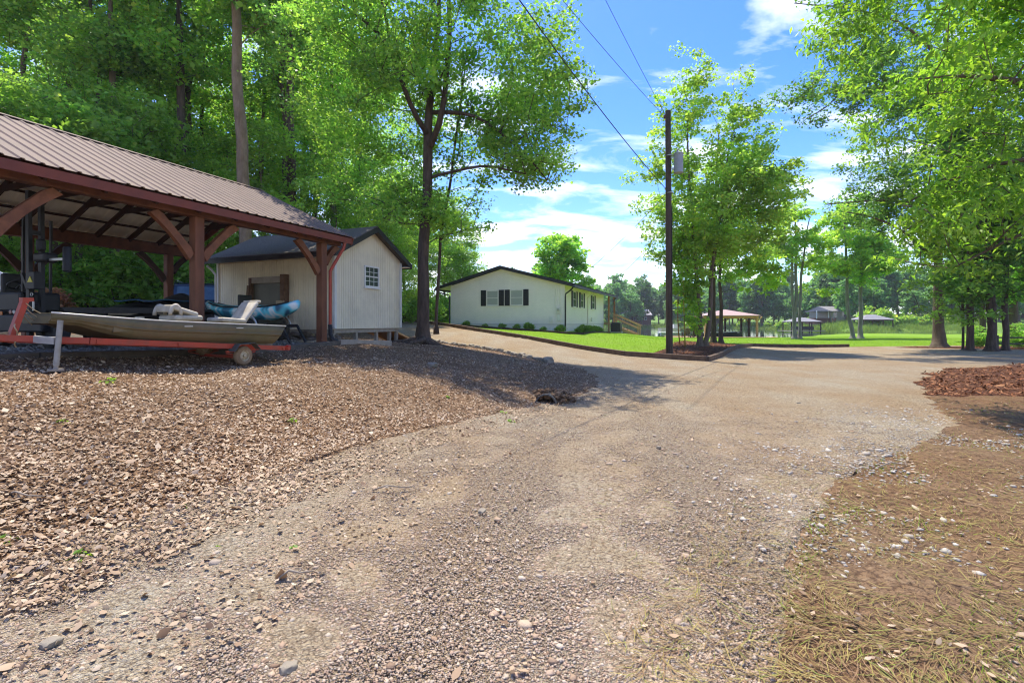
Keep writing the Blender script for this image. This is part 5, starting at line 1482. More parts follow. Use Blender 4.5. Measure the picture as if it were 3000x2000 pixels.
tag(rope.build("winch_rope", ROPE), "tangled tan rope looped over the trailer tongue and red post", "rope")
def wheel(parent, s, w, z, side, r=.178, tw=.105, tyre=DUSTY, rimm=None):
    c = BT(s, w, z)
    ax = E2 * side
    ty = MB().lathe(c - ax * (tw / 2), [(r * .56, .0), (r * .80, -.004), (r * .95, .012), (r, .035), (r, tw - .035), (r * .95, tw - .012), (r * .80, tw + .004), (r * .56, tw)], ax, 32, close=True)
    t_ = ty.build("wheel", tyre, parent, smooth=True, autosmooth=35)
    rm = MB().lathe(c - ax * (tw / 2), [(r * .57, .02), (r * .57, tw - .004), (r * .50, tw - .006), (r * .44, tw - .03), (r * .30, tw - .022), (r * .18, tw - .02), (r * .16, tw + .012), (r * .05, tw + .02), (.001, tw + .02)], ax, 24)
    rm.build("rim", rimm or M("cream_rim", (.55, .48, .33), (.42, .34, .2), scale=8, rough=.5, dirt=(.12, .08, .05), dscale=14, damt=.9), t_, smooth=True, autosmooth=30)
    return t_
WS = .93
wheel(tr, WS, .07, gz(BT(WS, .07, 0).x, BT(WS, .07, 0).y) + .205, -1)
wheel(tr, WS, 1.12, gz(BT(WS, 1.12, 0).x, BT(WS, 1.12, 0).y) + .20, 1)
MB().beam(BT(WS, .05, .86), BT(WS, 1.22, .88), .045, .05).build("axle", RED_P, tr)
for w in (.12, 1.12):
    MB().beam(BT(WS - .3, w, .98), BT(WS + .3, w, .98), .04, .03).beam(BT(WS - .3, w, .95), BT(WS, w, .88), .03, .015).beam(BT(WS + .3, w, .95), BT(WS, w, .88), .03, .015).build("leaf_spring", RED_P, tr)
FEND = M("dark_fender", (.065, .07, .06), (.10, .105, .09), scale=8, rough=.55)
for w in (.03, 1.21):
    f_ = MB()
    prof = [(-.27, .98), (-.17, 1.10), (.15, 1.12), (.27, 1.0)]
    q = [BT(WS - a * 1.0, w - .10, z) for a, z in prof] + [BT(WS - a, w + .10, z) for a, z in prof] + [BT(WS - a, w - .10, z + .008) for a, z in prof] + [BT(WS - a, w + .10, z + .008) for a, z in prof]
    for i in range(3):
        f_.add([q[i], q[i + 1], q[4 + i + 1], q[4 + i], q[8 + i], q[8 + i + 1], q[12 + i + 1], q[12 + i]], [(0, 3, 2, 1), (4, 5, 6, 7), (0, 1, 5, 4), (2, 3, 7, 6), (1, 2, 6, 5), (3, 0, 4, 7)])
    f_.build("fender", FEND, tr)
for w in (.08, 1.16):
    MB().box(BT(-.13, w, .99), (.06, .1, .09), (E1, E2, UP)).build("tail_lamp", M("lamp_red", (.30, .02, .02), (.22, .02, .02), rough=.25), tr, bevel=.01)
MB().beam(BT(-.1, .02, .97), BT(-.1, 1.22, .97), .05, .06).build("rear_bar", RED_P, tr)

# ---------------------------------------------------------------- kayak on its trailer, dark utility trailer, covered cart, parked car
KF = frame(*P(610, 945, 13.2)[:2], (P(855, 945, 12.6) - P(610, 945, 13.2)).normalized(), Vector((-(P(855, 945, 12.6) - P(610, 945, 13.2)).normalized().y, (P(855, 945, 12.6) - P(610, 945, 13.2)).normalized().x, 0)))
def camo():
    m, n, l, b = new_mat("camo_blue_hull")
    t = n.new("ShaderNodeTexCoord"); mp_ = n.new("ShaderNodeMapping"); mp_.inputs["Scale"].default_value = (1.7, 1.7, .7); l.new(t.outputs["Object"], mp_.inputs[0])
    no = n.new("ShaderNodeTexNoise"); no.inputs["Scale"].default_value = 1.5; no.inputs["Detail"].default_value = 1; no.inputs["Distortion"].default_value = .4; l.new(mp_.outputs[0], no.inputs["Vector"])
    rp = n.new("ShaderNodeValToRGB"); rp.color_ramp.interpolation = 'EASE'
    for i, (p_, c) in enumerate([(.0, (.03, .10, .16)), (.38, (.04, .20, .30)), (.44, (.08, .52, .66)), (.5, (.72, .78, .75)), (.57, (.14, .62, .72)), (.66, (.03, .10, .17))]):
        e = rp.color_ramp.elements[i] if i < 2 else rp.color_ramp.elements.new(p_)
        e.position = p_; e.color = col4(c)
    l.new(no.outputs["Fac"], rp.inputs[0]); l.new(rp.outputs[0], b.inputs["Base Color"]); b.inputs["Roughness"].default_value = .35
    return m
def kayak(name, label, f, L, z, mat, wid=.40, ht=.38):
    th = thing(name, label, "kayak", f(L / 2, 0, z))
    k = 22
    rows = []
    for i in range(k + 1):
        u = i / k
        fu = max(.03, math.sin(math.pi * (.02 + .96 * u)) ** .55)
        rise = .20 * abs(2 * u - 1) ** 3
        w = wid * fu
        row = []
        for j in range(12):
            a = 2 * math.pi * j / 12
            y = math.cos(a) * w * (1 if math.sin(a) > -.2 else .9)
            zz = math.sin(a) * ht * .5 * (.55 if math.sin(a) > 0 else 1) * (.4 + .6 * fu) + rise
            row.append(f(u * L, y, z + zz))
        rows.append(row)
    mb = MB()
    mb.add([p for r in rows for p in r], [(i * 12 + j, i * 12 + (j + 1) % 12, (i + 1) * 12 + (j + 1) % 12, (i + 1) * 12 + j) for i in range(k) for j in range(12)] + [tuple(range(11, -1, -1)), tuple(k * 12 + j for j in range(12))])
    mb.build("hull", mat, th, smooth=True)
    for sg in (-1, 1):
        MB().tube([f(L * u, sg * wid * .86 * max(.1, math.sin(math.pi * u)) ** .55, z + ht * .16 + .20 * abs(2 * u - 1) ** 3) for u in [.06 + .88 * i / 14 for i in range(15)]], .018, 6).build("deck_rail", DARKMETAL, th, smooth=True)
    MB().box(f(L * .42, 0, z + .25), (.08, .42, .34), (f(1, 0, 0) - f(0, 0, 0), f(0, 1, 0) - f(0, 0, 0), UP)).build("seat_back", DARKMETAL, th, bevel=.02)
    MB().box(f(L * .72, 0, z + .11), (.5, .36, .03), (f(1, 0, 0) - f(0, 0, 0), f(0, 1, 0) - f(0, 0, 0), UP)).build("hatch", DARKMETAL, th, bevel=.01)
    return th
kayak("kayak", "blue and white camouflage kayak on a trailer in front of the shed wall", KF, 2.75, 1.80, camo(), .42, .56)
kt = thing("kayak_trailer", "black low trailer with an arched fender under the camouflage kayak", "trailer", KF(1.2, 0, 1.1))
for w in (-.3, .3):
    MB().beam(KF(-.6, w, 1.42), KF(2.5, w, 1.42), .05, .08).build("frame_rail", DARKMETAL, kt)
for s in (.3, 1.9):
    MB().beam(KF(s, -.45, 1.52), KF(s, .45, 1.52), .07, .1).build("cradle", DARKMETAL, kt)
def wheel2(parent, f, s, w, z, r, tw=.2, hub=.5):
    ax = (f(0, 1, 0) - f(0, 0, 0)).normalized()
    c = f(s, w, z) - ax * tw / 2
    t_ = MB().lathe(c, [(r * hub, 0), (r * .85, -.005), (r * .97, .02), (r, .05), (r, tw - .05), (r * .97, tw - .02), (r * .85, tw + .005), (r * hub, tw)], ax, 28, close=True).build("wheel", RUBBER, parent, smooth=True, autosmooth=35)
    MB().lathe(c, [(.001, .03), (r * hub * .4, .03), (r * hub, .05), (r * hub, tw - .05), (r * hub * .4, tw - .03), (.001, tw - .03)], ax, 20).build("rim", DARKMETAL, t_, smooth=True, autosmooth=30)
    return t_
zk = gz(KF(1.65, -.55, 0).x, KF(1.65, -.55, 0).y)
for w in (-.62, .62):
    wheel2(kt, KF, 1.65, w, zk + .33, .33)
    MB().tube([KF(1.65 - .42 * math.cos(math.pi * i / 12), w, zk + .34 + .40 * math.sin(math.pi * i / 12)) for i in range(13)], .025, 6).build("fender", STEEL, kt, smooth=True)
MB().beam(KF(1.65, -.6, zk + .33), KF(1.65, .6, zk + .33), .06, .06).build("axle", DARKMETAL, kt)
MB().beam(KF(2.5, -.3, 1.42), KF(2.75, -.3, 1.0), .05, .05).beam(KF(2.5, .3, 1.42), KF(2.75, .3, 1.0), .05, .05).build("support_leg", DARKMETAL, kt)
# black flat trailer
UF = frame(*P(300, 945, 12.2)[:2], Vector((1, .12, 0)).normalized(), Vector((-.12, 1, 0)).normalized())
ut = thing("utility_trailer", "long low black flatbed trailer parked under the carport behind the jon boat", "trailer", UF(0, 0, 1.3))
MB().beam(UF(-.55, 0, 1.82), UF(2.4, 0, 1.80), .9, .05).build("deck", DARKMETAL, ut)
for w in (-.45, .45):
    MB().beam(UF(-.6, w, 1.80), UF(2.4, w, 1.78), .06, .13).build("side_rail", DARKMETAL, ut)
for s in (.35, 1.75):
    MB().beam(UF(s, -.43, 1.75), UF(s, -.43, 1.1), .06, .06, up=E1).beam(UF(s, .43, 1.75), UF(s, .43, 1.1), .06, .06, up=E1).build("leg", DARKMETAL, ut)
MB().beam(UF(.2, -.2, 1.72), UF(2.0, -.2, 1.70), .05, .05).build("grey_rail", STEEL, ut)
for s in (1.0,):
    for w in (-.5, .5):
        wheel2(ut, UF, s, w, gz(UF(s, w, 0).x, UF(s, w, 0).y) + .3, .3, .16)
# covered cart with blue top
VF = frame(*P(420, 945, 12.6)[:2], Vector((1, .05, 0)).normalized(), Vector((-.05, 1, 0)).normalized())
cv = thing("covered_cart", "dark covered cart with a blue tarpaulin top under the rear beam of the carport", "cart", VF(0, 0, 1.1))
def loft(rows, name, mat, parent, smooth=True):
    n = len(rows[0]); mb = MB()
    mb.add([p for r in rows for p in r], [(i * n + j, i * n + (j + 1) % n, (i + 1) * n + (j + 1) % n, (i + 1) * n + j) for i in range(len(rows) - 1) for j in range(n)] + [tuple(range(n - 1, -1, -1)), tuple((len(rows) - 1) * n + j for j in range(n))])
    return mb.build(name, mat, parent, smooth=smooth, autosmooth=45)
rows = []
for u, w, h in ((-.75, .30, .25), (-.6, .5, .5), (-.1, .55, .62), (.5, .55, .60), (.75, .5, .5), (.85, .3, .3)):
    rows.append([VF(u, w * math.cos(a), 1.64 + h * .62 * (math.sin(a) if math.sin(a) > 0 else math.sin(a) * .55)) for a in [2 * math.pi * i / 14 for i in range(14)]])
loft(rows, "body", DARKMETAL, cv)
BLUE = M("blue_tarpaulin", (.03, .13, .25), (.02, .09, .18), scale=5, rough=.5, bump=.4, bscale=9)
tp = MB()
gn = 14
q = []
for i in range(gn + 1):
    for j in range(7):
        u = -.3 + 1.2 * i / gn; w = -.58 + 1.16 * j / 6
        q.append(VF(u, w, 2.08 - .10 * abs(w) ** 2 + .02 * math.sin(u * 9 + j)))
tp.add(q, [(i * 7 + j, (i + 1) * 7 + j, (i + 1) * 7 + j + 1, i * 7 + j + 1) for i in range(gn) for j in range(6)])
to = tp.build("tarpaulin", BLUE, cv, smooth=True); so_ = to.modifiers.new("thick", 'SOLIDIFY'); so_.thickness = .02
for s in (-.5, .6):
    for w in (-.5, .5):
        wheel2(cv, VF, s, w, gz(VF(s, w, 0).x, VF(s, w, 0).y) + .22, .22, .16)
# black covered machine beside the blue top
WF = frame(*P(535, 945, 13.4)[:2], Vector((1, .05, 0)).normalized(), Vector((-.05, 1, 0)).normalized())
cm_ = thing("covered_mower", "black rounded covered machine between the blue tarpaulin and the carport post", "mower", WF(0, 0, 1.1))
rows = []
for u, w, h in ((-.55, .25, .5), (-.4, .45, .85), (0, .5, .98), (.35, .48, .78), (.62, .3, .45)):
    rows.append([WF(u, w * math.cos(a), 1.34 + h * (math.sin(a) if math.sin(a) > 0 else math.sin(a) * .2)) for a in [2 * math.pi * i / 14 for i in range(14)]])
loft(rows, "cover", M("black_cover", (.02, .021, .022), (.035, .036, .037), scale=4, rough=.6, bump=.5, bscale=8), cm_)
for s in (-.35, .4):
    wheel2(cm_, WF, s, -.42, gz(WF(s, -.4, 0).x, WF(s, -.4, 0).y) + .2, .2, .14)
# parked car behind the shed corner
AF = frame(*P(572, 945, 18.6)[:2], Vector((-.42, .908, 0)).normalized(), Vector((-.908, -.42, 0)).normalized())      # origin: middle of the tail; u forward, w to its left
car = thing("parked_suv", "dark blue off-road car with a white and red tail lamp behind the shed corner", "car", AF(0, 0, 1.1))
zg = gz(AF(0, 0, 0).x, AF(0, 0, 0).y)
CARP = M("dark_blue_car_paint", (.012, .02, .034), (.016, .026, .042), scale=2, rough=.22, spec=.7)
prof = [(0, .45), (-.03, .62), (0, 1.02), (.10, 1.10), (.30, 1.70), (.55, 1.80), (2.3, 1.78), (2.75, 1.2), (3.9, 1.1), (4.1, .95), (4.15, .5)]
body = MB()
for wl_ in (0,):
    L_ = [AF(u, -.85 if z < 1.12 else -.72, zg + z) for u, z in prof]
    R_ = [AF(u, .85 if z < 1.12 else .72, zg + z) for u, z in prof]
    n = len(prof)
    body.add(L_ + R_, [(i, i + 1, n + i + 1, n + i) for i in range(n - 1)] + [tuple(range(n)), tuple(range(2 * n - 1, n - 1, -1))] + [(n - 1, 0, n, 2 * n - 1)])
body.build("body", CARP, car, bevel=.04)
CG = M("car_glass", (.10, .14, .15), (.06, .085, .09), scale=3, rough=.05, spec=.8)
MB().add([AF(.075, -.62, zg + 1.14), AF(.075, .62, zg + 1.14), AF(.262, .60, zg + 1.64), AF(.262, -.60, zg + 1.64)], [(0, 1, 2, 3)]).build("rear_window", CG, car)
for sg in (-1, 1):
    MB().add([AF(.45, sg * .80, zg + 1.16), AF(1.3, sg * .80, zg + 1.16), AF(1.3, sg * .733, zg + 1.66), AF(.55, sg * .733, zg + 1.66)], [(0, 1, 2, 3)]).build("side_window", CG, car)
    MB().add([AF(1.38, sg * .80, zg + 1.16), AF(2.5, sg * .80, zg + 1.16), AF(2.2, sg * .733, zg + 1.66), AF(1.38, sg * .733, zg + 1.66)], [(0, 1, 2, 3)]).build("side_window", CG, car)
    lo = MB().box(AF(-.02, sg * .72, zg + .98), (.08, .2, .2), (AF(1, 0, 0) - AF(0, 0, 0), AF(0, 1, 0) - AF(0, 0, 0), UP)).build("tail_lamp", M("tail_red", (.45, .02, .03), (.38, .02, .03), rough=.15), car, bevel=.015)
    MB().box(AF(-.065, sg * .72, zg + .98), (.012, .13, .05), (AF(1, 0, 0) - AF(0, 0, 0), AF(0, 1, 0) - AF(0, 0, 0), UP)).build("lamp_lens", TRIM_W, lo)
    MB().beam(AF(.4, sg * .62, zg + 1.86), AF(2.2, sg * .62, zg + 1.84), .04, .04).build("roof_rail", STEEL, car)
    for u in (.75, 3.3):
        wheel2(car, AF, u, sg * .78, zg + .36, .36, .22)
MB().box(AF(-.08, 0, zg + .55), (.14, 1.6, .18), (AF(1, 0, 0) - AF(0, 0, 0), AF(0, 1, 0) - AF(0, 0, 0), UP)).build("bumper", DARKMETAL, car, bevel=.03)

# ---------------------------------------------------------------- black utility machine at the open end of the carport
TF = frame(*P(60, 945, 8.6)[:2], Vector((.96, -.28, 0)).normalized(), Vector((.28, .96, 0)).normalized())    # u towards the boat, w away
tz0 = gz(TF(0, 0, 0).x, TF(0, 0, 0).y)
mc = thing("utility_tractor", "black utility tractor with an upright lifting mast under the carport's open end", "tractor", TF(0, 0, tz0))
MB().box(TF(-.15, .3, tz0 + .42), (1.5, .7, .30), (TF(1, 0, 0) - TF(0, 0, 0), TF(0, 1, 0) - TF(0, 0, 0), UP)).build("chassis", DARKMETAL, mc, bevel=.03)
tax = (TF(1, 0, 0) - TF(0, 0, 0), TF(0, 1, 0) - TF(0, 0, 0), UP)
MB().box(TF(-.30, .3, tz0 + .80), (.62, .62, .36), tax).build("hood", DARKMETAL, mc, bevel=.05)
for w in (.02, .20):
    MB().beam(TF(.20, w, tz0 + .12), TF(.17, w, tz0 + 2.72), .075, .06, up=tax[1]).build("mast_rail", DARKMETAL, mc)
for z in (.5, 1.25, 2.0, 2.68):
    MB().beam(TF(.185, .02, tz0 + z), TF(.185, .2, tz0 + z), .05, .07).build("mast_tie", DARKMETAL, mc)
MB().beam(TF(-.12, .1, tz0 + .6), TF(-.10, .1, tz0 + 2.3), .035, .035, up=tax[1]).build("roll_bar", DARKMETAL, mc)
MB().beam(TF(-.10, .5, tz0 + .6), TF(-.08, .5, tz0 + 2.3), .035, .035, up=tax[1]).build("roll_bar", DARKMETAL, mc)
MB().beam(TF(.2, .1, tz0 + .72), TF(-.12, .1, tz0 + 1.3), .06, .05).build("boom_arm", DARKMETAL, mc)
MB().beam(TF(.22, .1, tz0 + 1.52), TF(.92, .12, tz0 + 1.52), .05, .04).build("cross_bar", STEEL, mc)
MB().lathe(TF(.95, .12, tz0 + 1.30), [(.04, 0), (.06, .02), (.06, .40), (.045, .43)], UP, 14).build("hanging_cylinder", DARKMETAL, mc, smooth=True, autosmooth=40)
MB().box(TF(.42, .12, tz0 + 1.56), (.30, .22, .16), tax).build("lamp_housing", DARKMETAL, mc, bevel=.04)
MB().box(TF(.34, .1, tz0 + 1.78), (.11, .12, .22), tax).build("reservoir", DARKMETAL, mc, bevel=.04)
# warning label: yellow triangle
MB().add([TF(.24, -.04, tz0 + 1.13), TF(.36, -.04, tz0 + 1.13), TF(.30, -.04, tz0 + 1.23), TF(.24, -.03, tz0 + 1.13), TF(.36, -.03, tz0 + 1.13), TF(.30, -.03, tz0 + 1.23)], [(0, 1, 2), (5, 4, 3), (0, 3, 4, 1), (1, 4, 5, 2), (2, 5, 3, 0)]).build("warning_label", M("yellow_label", (.62, .55, .03), (.55, .48, .03), rough=.4), mc)
MB().box(TF(.29, .05, tz0 + 1.16), (.2, .16, .3), tax).build("control_box", DARKMETAL, mc, bevel=.01)
# steering wheel and dash
SW_ = MB()
c = TF(-.42, .25, tz0 + 1.13)
axw = (UP * .86 - tax[0] * .4 ).normalized()
sdv = axw.cross(tax[1]).normalized(); upv = axw.cross(sdv)
ring = [c + sdv * (.19 * math.cos(2 * math.pi * i / 20)) + upv * (.19 * math.sin(2 * math.pi * i / 20)) for i in range(21)]
SW_.tube(ring, .016, 7, caps=False)
for k in range(3):
    SW_.tube([c, c + sdv * (.18 * math.cos(2.1 * k)) + upv * (.18 * math.sin(2.1 * k))], .012, 5)
SW_.tube([c, c - axw * .3], .025, 7)
SW_.build("steering_wheel", DARKMETAL, mc, smooth=True)
MB().box(TF(-.45, -.035, tz0 + .60), (.09, .012, .06), tax).build("reflector", M("amber_reflector", (.55, .16, .02), (.45, .12, .02), rough=.2), mc)
for u, colr in ((-.18, (.45, .2, .14)), (-.09, (.5, .48, .42))):
    MB().lathe(TF(u, -.035, tz0 + .62), [(.034, 0), (.034, .012), (.02, .016), (.001, .012)], -tax[1], 16).build("round_lamp", M("lamp_%d" % int(abs(u) * 100), colr, tuple(x * .8 for x in colr), rough=.2), mc)
MB().lathe(TF(.33, -.02, tz0 + .92), [(.028, 0), (.034, .008), (.028, .016), (.02, .008)], -tax[1], 14, close=True).build("tow_ring", STEEL, mc)
MB().box(TF(.36, -.02, tz0 + .72), (.02, .02, .16), tax).build("hook", STEEL, mc)
for u, w, r in ((.58, .15, .30), (.58, .85, .30), (-.72, .1, .38), (-.72, .9, .38)):
    wheel2(mc, TF, u, w, tz0 + r, r, .2)
MB().box(TF(-.75, .5, tz0 + .85), (.45, .5, .12), tax).build("seat", DARKMETAL, mc, bevel=.04)
MB().box(TF(-.98, .5, tz0 + 1.1), (.1, .5, .5), tax).build("seat_back", DARKMETAL, mc, bevel=.04)
# white railed stairs beyond
rf_ = lambda px, py: P(px, py, 14.5)
wr_ = thing("white_railing", "white baluster railing of an outside stair beyond the open end of the carport", "railing", rf_(20, 945))
MB().beam(rf_(-120, 735), rf_(70, 838), .06, .08).build("top_rail", TRIM_W, wr_)
MB().beam(rf_(-120, 800), rf_(70, 870), .06, .07).build("bottom_rail", TRIM_W, wr_)
for i in range(15):
    px = -110 + i * 12
    MB().beam(rf_(px, 735 + (px + 120) * .542 + 2), rf_(px, 800 + (px + 120) * .368 - 2), .035, .035, up=(0, 1, 0)).build("baluster", TRIM_W, wr_)
for px, t_, b_ in ((18, 800, 905), (70, 830, 905), (-100, 735, 900)):
    MB().beam(rf_(px, t_), rf_(px, b_ + 22), .1, .1, up=(0, 1, 0)).build("post", TRIM_W, wr_)
for i in range(5):
    MB().box(rf_(-60 + i * 30, 846 + i * 15) + Vector((0, .45, 0)), (.34, .9, .06)).build("tread", GREYWOOD, wr_)

# ---------------------------------------------------------------- utility pole, transformer, wires
pb = at_ground(7.0, 22)
up_ = thing("utility_pole", "tall dark wooden utility pole at the corner of the mulch island", "utility pole", pb)
POLE = M("creosoted_wood", (.035, .026, .02), (.085, .062, .045), scale=6, stretch=(1, 1, .12), rough=.9, bump=.5, bscale=30, dirt=(.11, .085, .06), dscale=.6, damt=.6)
ptop = P(1957, 325, 22)
MB().tube([Vector(pb) - UP * .3, Vector(pb).lerp(ptop, .5), ptop], [.150, .135, .118], 18).build("pole", POLE, up_, smooth=True, autosmooth=40)
MB().lathe(P(1947, 343, 21.95), [(.03, -.08), (.055, -.04), (.055, .05), (.03, .09)], UP, 10).build("insulator", M("brown_insulator", (.16, .06, .03), (.12, .05, .03), rough=.25), up_)
MB().lathe(P(1962, 457, 21.95), [(.15, 0), (.15, .03)], UP, 16).build("band", STEEL, up_)
MB().lathe(P(1963, 566, 21.95), [(.145, 0), (.145, .03)], UP, 16).build("band", STEEL, up_)
tf_ = MB().lathe(P(1988, 508, 21.7), [(.16, 0), (.20, .02), (.20, .06), (.195, .08), (.195, .82), (.215, .83), (.215, .87), (.12, .93), (.02, .95)], UP, 24).build("transformer", M("transformer_grey", (.36, .37, .37), (.30, .31, .31), scale=6, rough=.45, dirt=(.22, .19, .15), dscale=4, damt=.4), up_, smooth=True, autosmooth=35)
MB().lathe(P(1985, 447, 21.65), [(.03, 0), (.045, .02), (.03, .05), (.045, .08), (.03, .12), (.02, .18)], UP, 10).build("bushing", M("bushing_grey", (.42, .40, .38), rough=.3), tf_, smooth=True)
MB().beam(P(1966, 462, 21.8), P(1980, 462, 21.7), .05, .06).beam(P(1966, 495, 21.8), P(1980, 495, 21.7), .05, .06).build("bracket", STEEL, up_)
MB().tube([P(1969, 600, 21.87), P(1969, 1040, 21.87)], .015, 6).build("ground_wire_cover", DARKMETAL, up_)
WIRE = M("black_cable", (.02, .02, .022), (.03, .03, .03), rough=.6)
def cable(a, b, sag, r, label):
    pts = []
    for i in range(41):
        u = i / 40
        p = Vector(a).lerp(Vector(b), u); p.z -= sag * 4 * u * (1 - u)
        pts.append(p)
    tag(MB().tube(pts, r, 6).build("overhead_wire", WIRE, None, smooth=True), label, "wire")
cable(P(1957, 560, 21.9), P(1330, -270, 9.5), .25, .015, "thick black cable from the lower pole clamp up across the maple's crown")
cable(P(1950, 345, 21.9), P(1480, -205, 12), .12, .009, "thin wire crossing open sky to the pole top, nearer the maple")
cable(P(1951, 340, 21.9), P(1640, -270, 13), .1, .009, "thin wire meeting the pole top, the one farther from the maple")
cable(P(1956, 563, 21.95), HO(-.3, 1.0, 4.15) + UP * .15, .25, .011, "service wire slanting from the pole down to the near end of the house roof")
cable(P(1957, 660, 21.95), HO(-.55, 6.5, 3.95) + UP * .1, .45, .010, "lower service wire sagging from the pole to the middle of the house eave")

# ---------------------------------------------------------------- lakeside: boathouse, dock, boats, chairs, far houses
bp_ = P(2140, 945, 58)
LF = frame(bp_.x, bp_.y, Vector((.985, -.17, 0)).normalized(), Vector((.17, .985, 0)).normalized())
bh = thing("boathouse", "open timber boathouse with a pale pink hip roof on posts at the dock", "boathouse", LF(0, 0, -.3))
DZ = -.22
PINK = M("pale_pink_roof", (.44, .29, .235), (.38, .25, .20), scale=3, rough=.5)
hw_, hd_ = 3.15, 3.6
ez, rz_ = 1.5 + (945 - 925) / F * 58 + .05, 1.5 + (945 - 905) / F * 58
rf = MB()
c_ = [LF(-hw_, -.6, ez), LF(hw_, -.6, ez), LF(hw_, 6.6, ez), LF(-hw_, 6.6, ez)]
r0, r1 = LF(0, 2.4, rz_), LF(0, 3.6, rz_)
rf.add(c_ + [r0, r1], [(0, 1, 4), (1, 2, 5, 4), (2, 3, 5), (3, 0, 4, 5)])
rf.add([p - UP * .12 for p in c_], [(3, 2, 1, 0)])
for i in range(4):
    a, b = c_[i], c_[(i + 1) % 4]
    rf.add([a, b, b - UP * .12, a - UP * .12], [(0, 3, 2, 1)])
rf.build("roof", PINK, bh)
for i, (a, b) in enumerate(((-hw_ + .3, -.2), (hw_ - .3, -.2), (-hw_ + .3, 3), (hw_ - .3, 3), (-hw_ + .3, 6.2), (hw_ - .3, 6.2), (0.9, 6.2), (-.9, 6.2))):
    MB().box(LF(a, b, (ez - .1 - 1.2) / 2), (.2, .2, ez - .1 + 1.2)).build("post", NEWWOOD if b < 2 else W_DARK, bh)
    for sg in (-1, 1):
        MB().beam(LF(a, b, ez - .75), LF(a + sg * .55, b, ez - .15), .1, .12, up=(0, 1, 0)).build("knee_brace", NEWWOOD if b < 2 else ORANGE, bh)
for b in (-.2, 6.2):
    MB().beam(LF(-hw_ + .1, b, ez - .22), LF(hw_ - .1, b, ez - .22), .14, .2).build("beam", NEWWOOD, bh)
dk = thing("dock", "low pale timber dock deck along the shore in front of the boathouse", "dock", LF(0, -1, DZ))
MB().box(LF(.0, -1.25, DZ), (9.2, 1.7, .16), (LF(1, 0, 0) - LF(0, 0, 0), LF(0, 1, 0) - LF(0, 0, 0), UP)).build("deck", NEWWOOD, dk)
MB().box(LF(-5.8, -.6, DZ), (3.2, 3.2, .16), (LF(1, 0, 0) - LF(0, 0, 0), LF(0, 1, 0) - LF(0, 0, 0), UP)).build("side_deck", NEWWOOD, dk)
for i in range(6):
    MB().box(LF(-4.2 + i * 1.7, -1.9, DZ - .5), (.16, .16, .9)).build("pile", GREYWOOD, dk)
BF = frame(LF(-.9, 2.2, 0).x, LF(-.9, 2.2, 0).y, Vector((.97, -.24, 0)).normalized(), Vector((.24, .97, 0)).normalized())
sb_ = thing("ski_boat", "white and black motor boat moored under the boathouse roof", "motor boat", BF(0, 0, -.5))
rows = []
for u, w, zt, zb_ in ((-2.2, .95, .25, -.75), (-1.2, 1.05, .22, -.85), (.4, 1.05, .28, -.85), (1.6, .8, .36, -.7), (2.4, .3, .46, -.35), (2.7, .05, .5, .1)):
    rows.append([BF(u, -w, zt), BF(u, -w * .92, (zt + zb_) / 2), BF(u, -w * .5, zb_), BF(u, w * .5, zb_), BF(u, w * .92, (zt + zb_) / 2), BF(u, w, zt)])
loft(rows, "hull", BLACK, sb_, smooth=False)
MB().box(BF(.1, 0, .33), (4.2, 1.9, .12)).build("deck", TRIM_W, sb_, bevel=.04)
MB().add([BF(.5, -.8, .4), BF(.5, .8, .4), BF(.05, .7, .95), BF(.05, -.7, .95), BF(.55, -.8, .4), BF(.55, .8, .4), BF(.1, .7, .95), BF(.1, -.7, .95)], [(0, 1, 2, 3), (7, 6, 5, 4), (0, 3, 7, 4), (1, 5, 6, 2), (2, 6, 7, 3), (0, 4, 5, 1)]).build("windscreen", CG, sb_)
MB().tube([BF(-1.0, -.85, .4), BF(-.8, -.8, 1.15), BF(-.8, .8, 1.15), BF(-1.0, .85, .4)], .03, 6).box(BF(-1.0, 0, 1.2), (1.3, 1.5, .06)).build("bimini_top", BLACK, sb_)
pn = P(1955, 970, 63)
ml = thing("pontoon_boat", "pale flat pontoon boat on the water behind the pole", "pontoon boat", pn)
MB().box(P(1960, 974, 63), (2.6, 1.6, .18)).build("deck", TRIM_W, ml)
MB().box(P(1960, 966, 63) + Vector((0, -.7, 0)), (2.4, .05, .45)).box(P(1960, 966, 63) + Vector((0, .7, 0)), (2.4, .05, .45)).build("side_panel", STEEL, ml)
for dy in (-.55, .55):
    MB().tube([P(1932, 981, 63) + Vector((0, dy, 0)), P(1990, 981, 63) + Vector((0, dy, 0))], .22, 10).build("float", STEEL, ml, smooth=True)
MB().box(P(1978, 955, 63), (.5, .5, .5)).build("console", TRIM_W, ml)
BROWN = M("brown_chair", (.11, .055, .035), (.08, .04, .026), scale=5, rough=.6)
